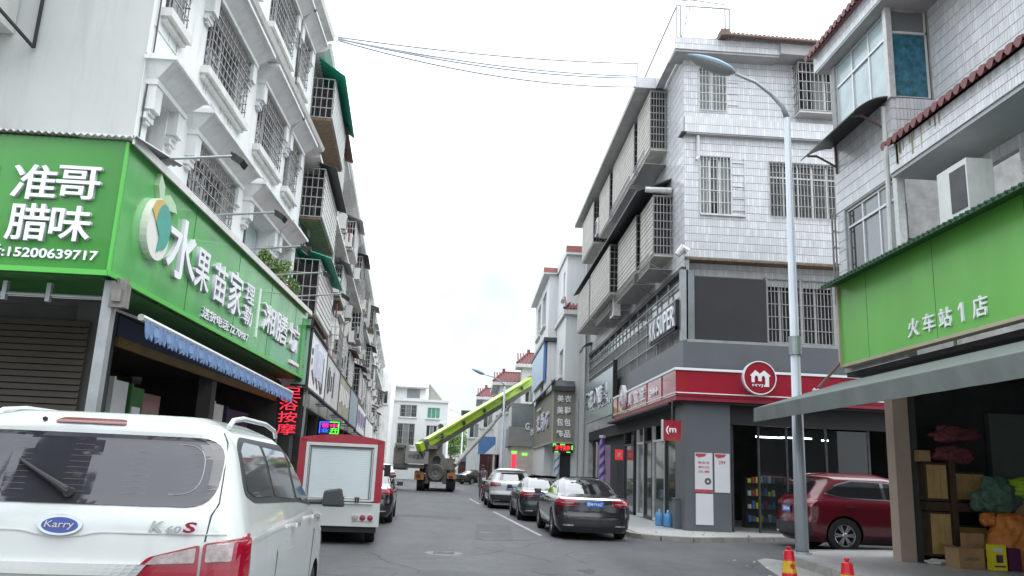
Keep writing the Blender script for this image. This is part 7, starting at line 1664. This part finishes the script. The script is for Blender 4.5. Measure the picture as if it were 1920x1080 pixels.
# ---- person and scooter beside the white crossover
def skin_fig(name, lab, cat, base, nodes, edges, m, root_i=0):
    me = bpy.data.meshes.new(name); me.from_pydata([n[:3] for n in nodes], edges, []); me.materials.append(MATS[m]); o = link(me, name, None, Matrix.Translation(base))
    md = o.modifiers.new('skin', 'SKIN'); md.use_smooth_shade = True
    for i, n in enumerate(nodes): me.skin_vertices[0].data[i].radius = (n[3], n[3]); me.skin_vertices[0].data[i].use_root = (i == root_i)
    sb = o.modifiers.new('sub', 'SUBSURF'); sb.levels = 1; sb.render_levels = 1
    dg = bpy.context.evaluated_depsgraph_get(); dg.update(); nm = bpy.data.meshes.new_from_object(o.evaluated_get(dg)); o.modifiers.clear(); o.data = nm
    if lab: tag(o, lab, cat)
    return o
N = [(0, 0, .92, .13), (0, .02, 1.15, .12), (0, .03, 1.38, .13), (0, .03, 1.5, .05), (0, .04, 1.62, .085), (0, .04, 1.70, .07),
     (-.2, .03, 1.40, .06), (-.27, .02, 1.15, .045), (-.26, -.08, .92, .035), (.2, .03, 1.40, .06), (.27, .06, 1.15, .045), (.25, .02, .92, .035),
     (-.1, 0, .85, .09), (-.12, -.05, .48, .06), (-.12, .02, .1, .045), (-.12, -.14, .04, .04), (.1, 0, .85, .09), (.11, .05, .48, .06), (.12, .14, .1, .045), (.12, -.02, .04, .04)]
EG = [(0, 1), (1, 2), (2, 3), (3, 4), (4, 5), (2, 6), (6, 7), (7, 8), (2, 9), (9, 10), (10, 11), (0, 12), (12, 13), (13, 14), (14, 15), (0, 16), (16, 17), (17, 18), (18, 19)]
p = skin_fig('person', 'person in dark clothes walking on the road left of the white crossover', 'person', (.75, 45, 0), N, EG, 'cloth_grey')
INV[p.name] = Matrix(); ML[p.name] = Matrix.Translation((.75, 45, 0))
me = bpy.data.meshes.new('h'); bm = bmesh.new(); bmesh.ops.create_uvsphere(bm, u_segments=12, v_segments=8, radius=.1)
for v in bm.verts: v.co.z = v.co.z * 1.2 + 1.66; v.co.y = v.co.y + .04
bm.to_mesh(me); bm.free(); me.materials.append(MATS['skin']); h = bpy.data.objects.new('head', me); COL.objects.link(h); h.parent = p
me = bpy.data.meshes.new('h'); bm = bmesh.new(); bmesh.ops.create_uvsphere(bm, u_segments=12, v_segments=8, radius=.108)
for v in bm.verts: v.co.z = max(v.co.z, -.02) * 1.2 + 1.68; v.co.y = v.co.y + .03
bm.to_mesh(me); bm.free(); me.materials.append(MATS['black']); h = bpy.data.objects.new('hair', me); COL.objects.link(h); h.parent = p
def scooter(lab, x, y, rz, m):
    s = thing('motor_scooter', lab, 'scooter', (x, y, 0), rz, 'motor scooters by the parked cars', local=True)
    for yy in (0, 1.25): q = MB(); q.lathe([(.12, -.05), (.22, -.05), (.25, -.03), (.25, .03), (.22, .05), (.12, .05)], 18, 'x', (0, yy, .25)); t = build(q, 'wheel', 'tyre', s); q = MB(); q.lathe([(.14, -.04), (0, -.05)], 12, 'x', (0, yy, .25)); build(q, 'rim', 'alu', t)
    q = MB(); q.prism([(-.14, -.25, .55), (-.14, .45, .45), (-.14, .5, .3), (-.14, .95, .28), (-.14, 1.05, .8), (-.14, .95, .82), (-.14, .85, .36), (-.14, .55, .38), (-.14, .5, .7), (-.14, -.25, .75)], (.28, 0, 0)); o = build(q, 'body', m, s); bv = o.modifiers.new('bevel', 'BEVEL'); bv.width = .04; bv.segments = 2
    q = MB(); q.box(-.13, .13, -.2, .45, .75, .84); build(q, 'seat', 'black', s)
    q = MB(); q.tube([(0, 1.25, .25), (0, 1.05, .85), (0, .98, 1.02)], .03, 6); q.tube([(-.3, .93, 1.03), (0, 1.0, 1.0), (.3, .93, 1.03)], .02, 6); build(q, 'handlebar', 'black', s)
    q = MB(); q.box(-.05, .05, -.29, -.25, .6, .68); build(q, 'tail_lamp', 'lamp_red', s)
scooter('red motor scooter beside the front of the white crossover', 1.0, 41, .2, 'lamp_red')
scooter('dark motor scooter at the left kerb past the parked cars', -5.3, 48, .1, 'paint_grey')
# trees behind the camera: nearest mirrored in van glass, rest added to cut light
for i, (x, y, h, r) in enumerate(((-8.2, -5.5, 13.5, 3.9), (-2, -19, 12, 5.5), (8, -18, 11, 5.5), (-19, -20, 13, 6), (18, -20, 13, 6))):
    tree(['broad dark tree behind the camera mirrored in the van window', 'second broad tree added behind the camera', 'third tree added behind the camera to the right', 'leftmost tree added behind the camera', 'rightmost tree added behind the camera'][i], x, y, h, r, 21 + i, m=('leaf_dark', 'leaf'), group='trees behind the camera', n=3600, ls=.32)
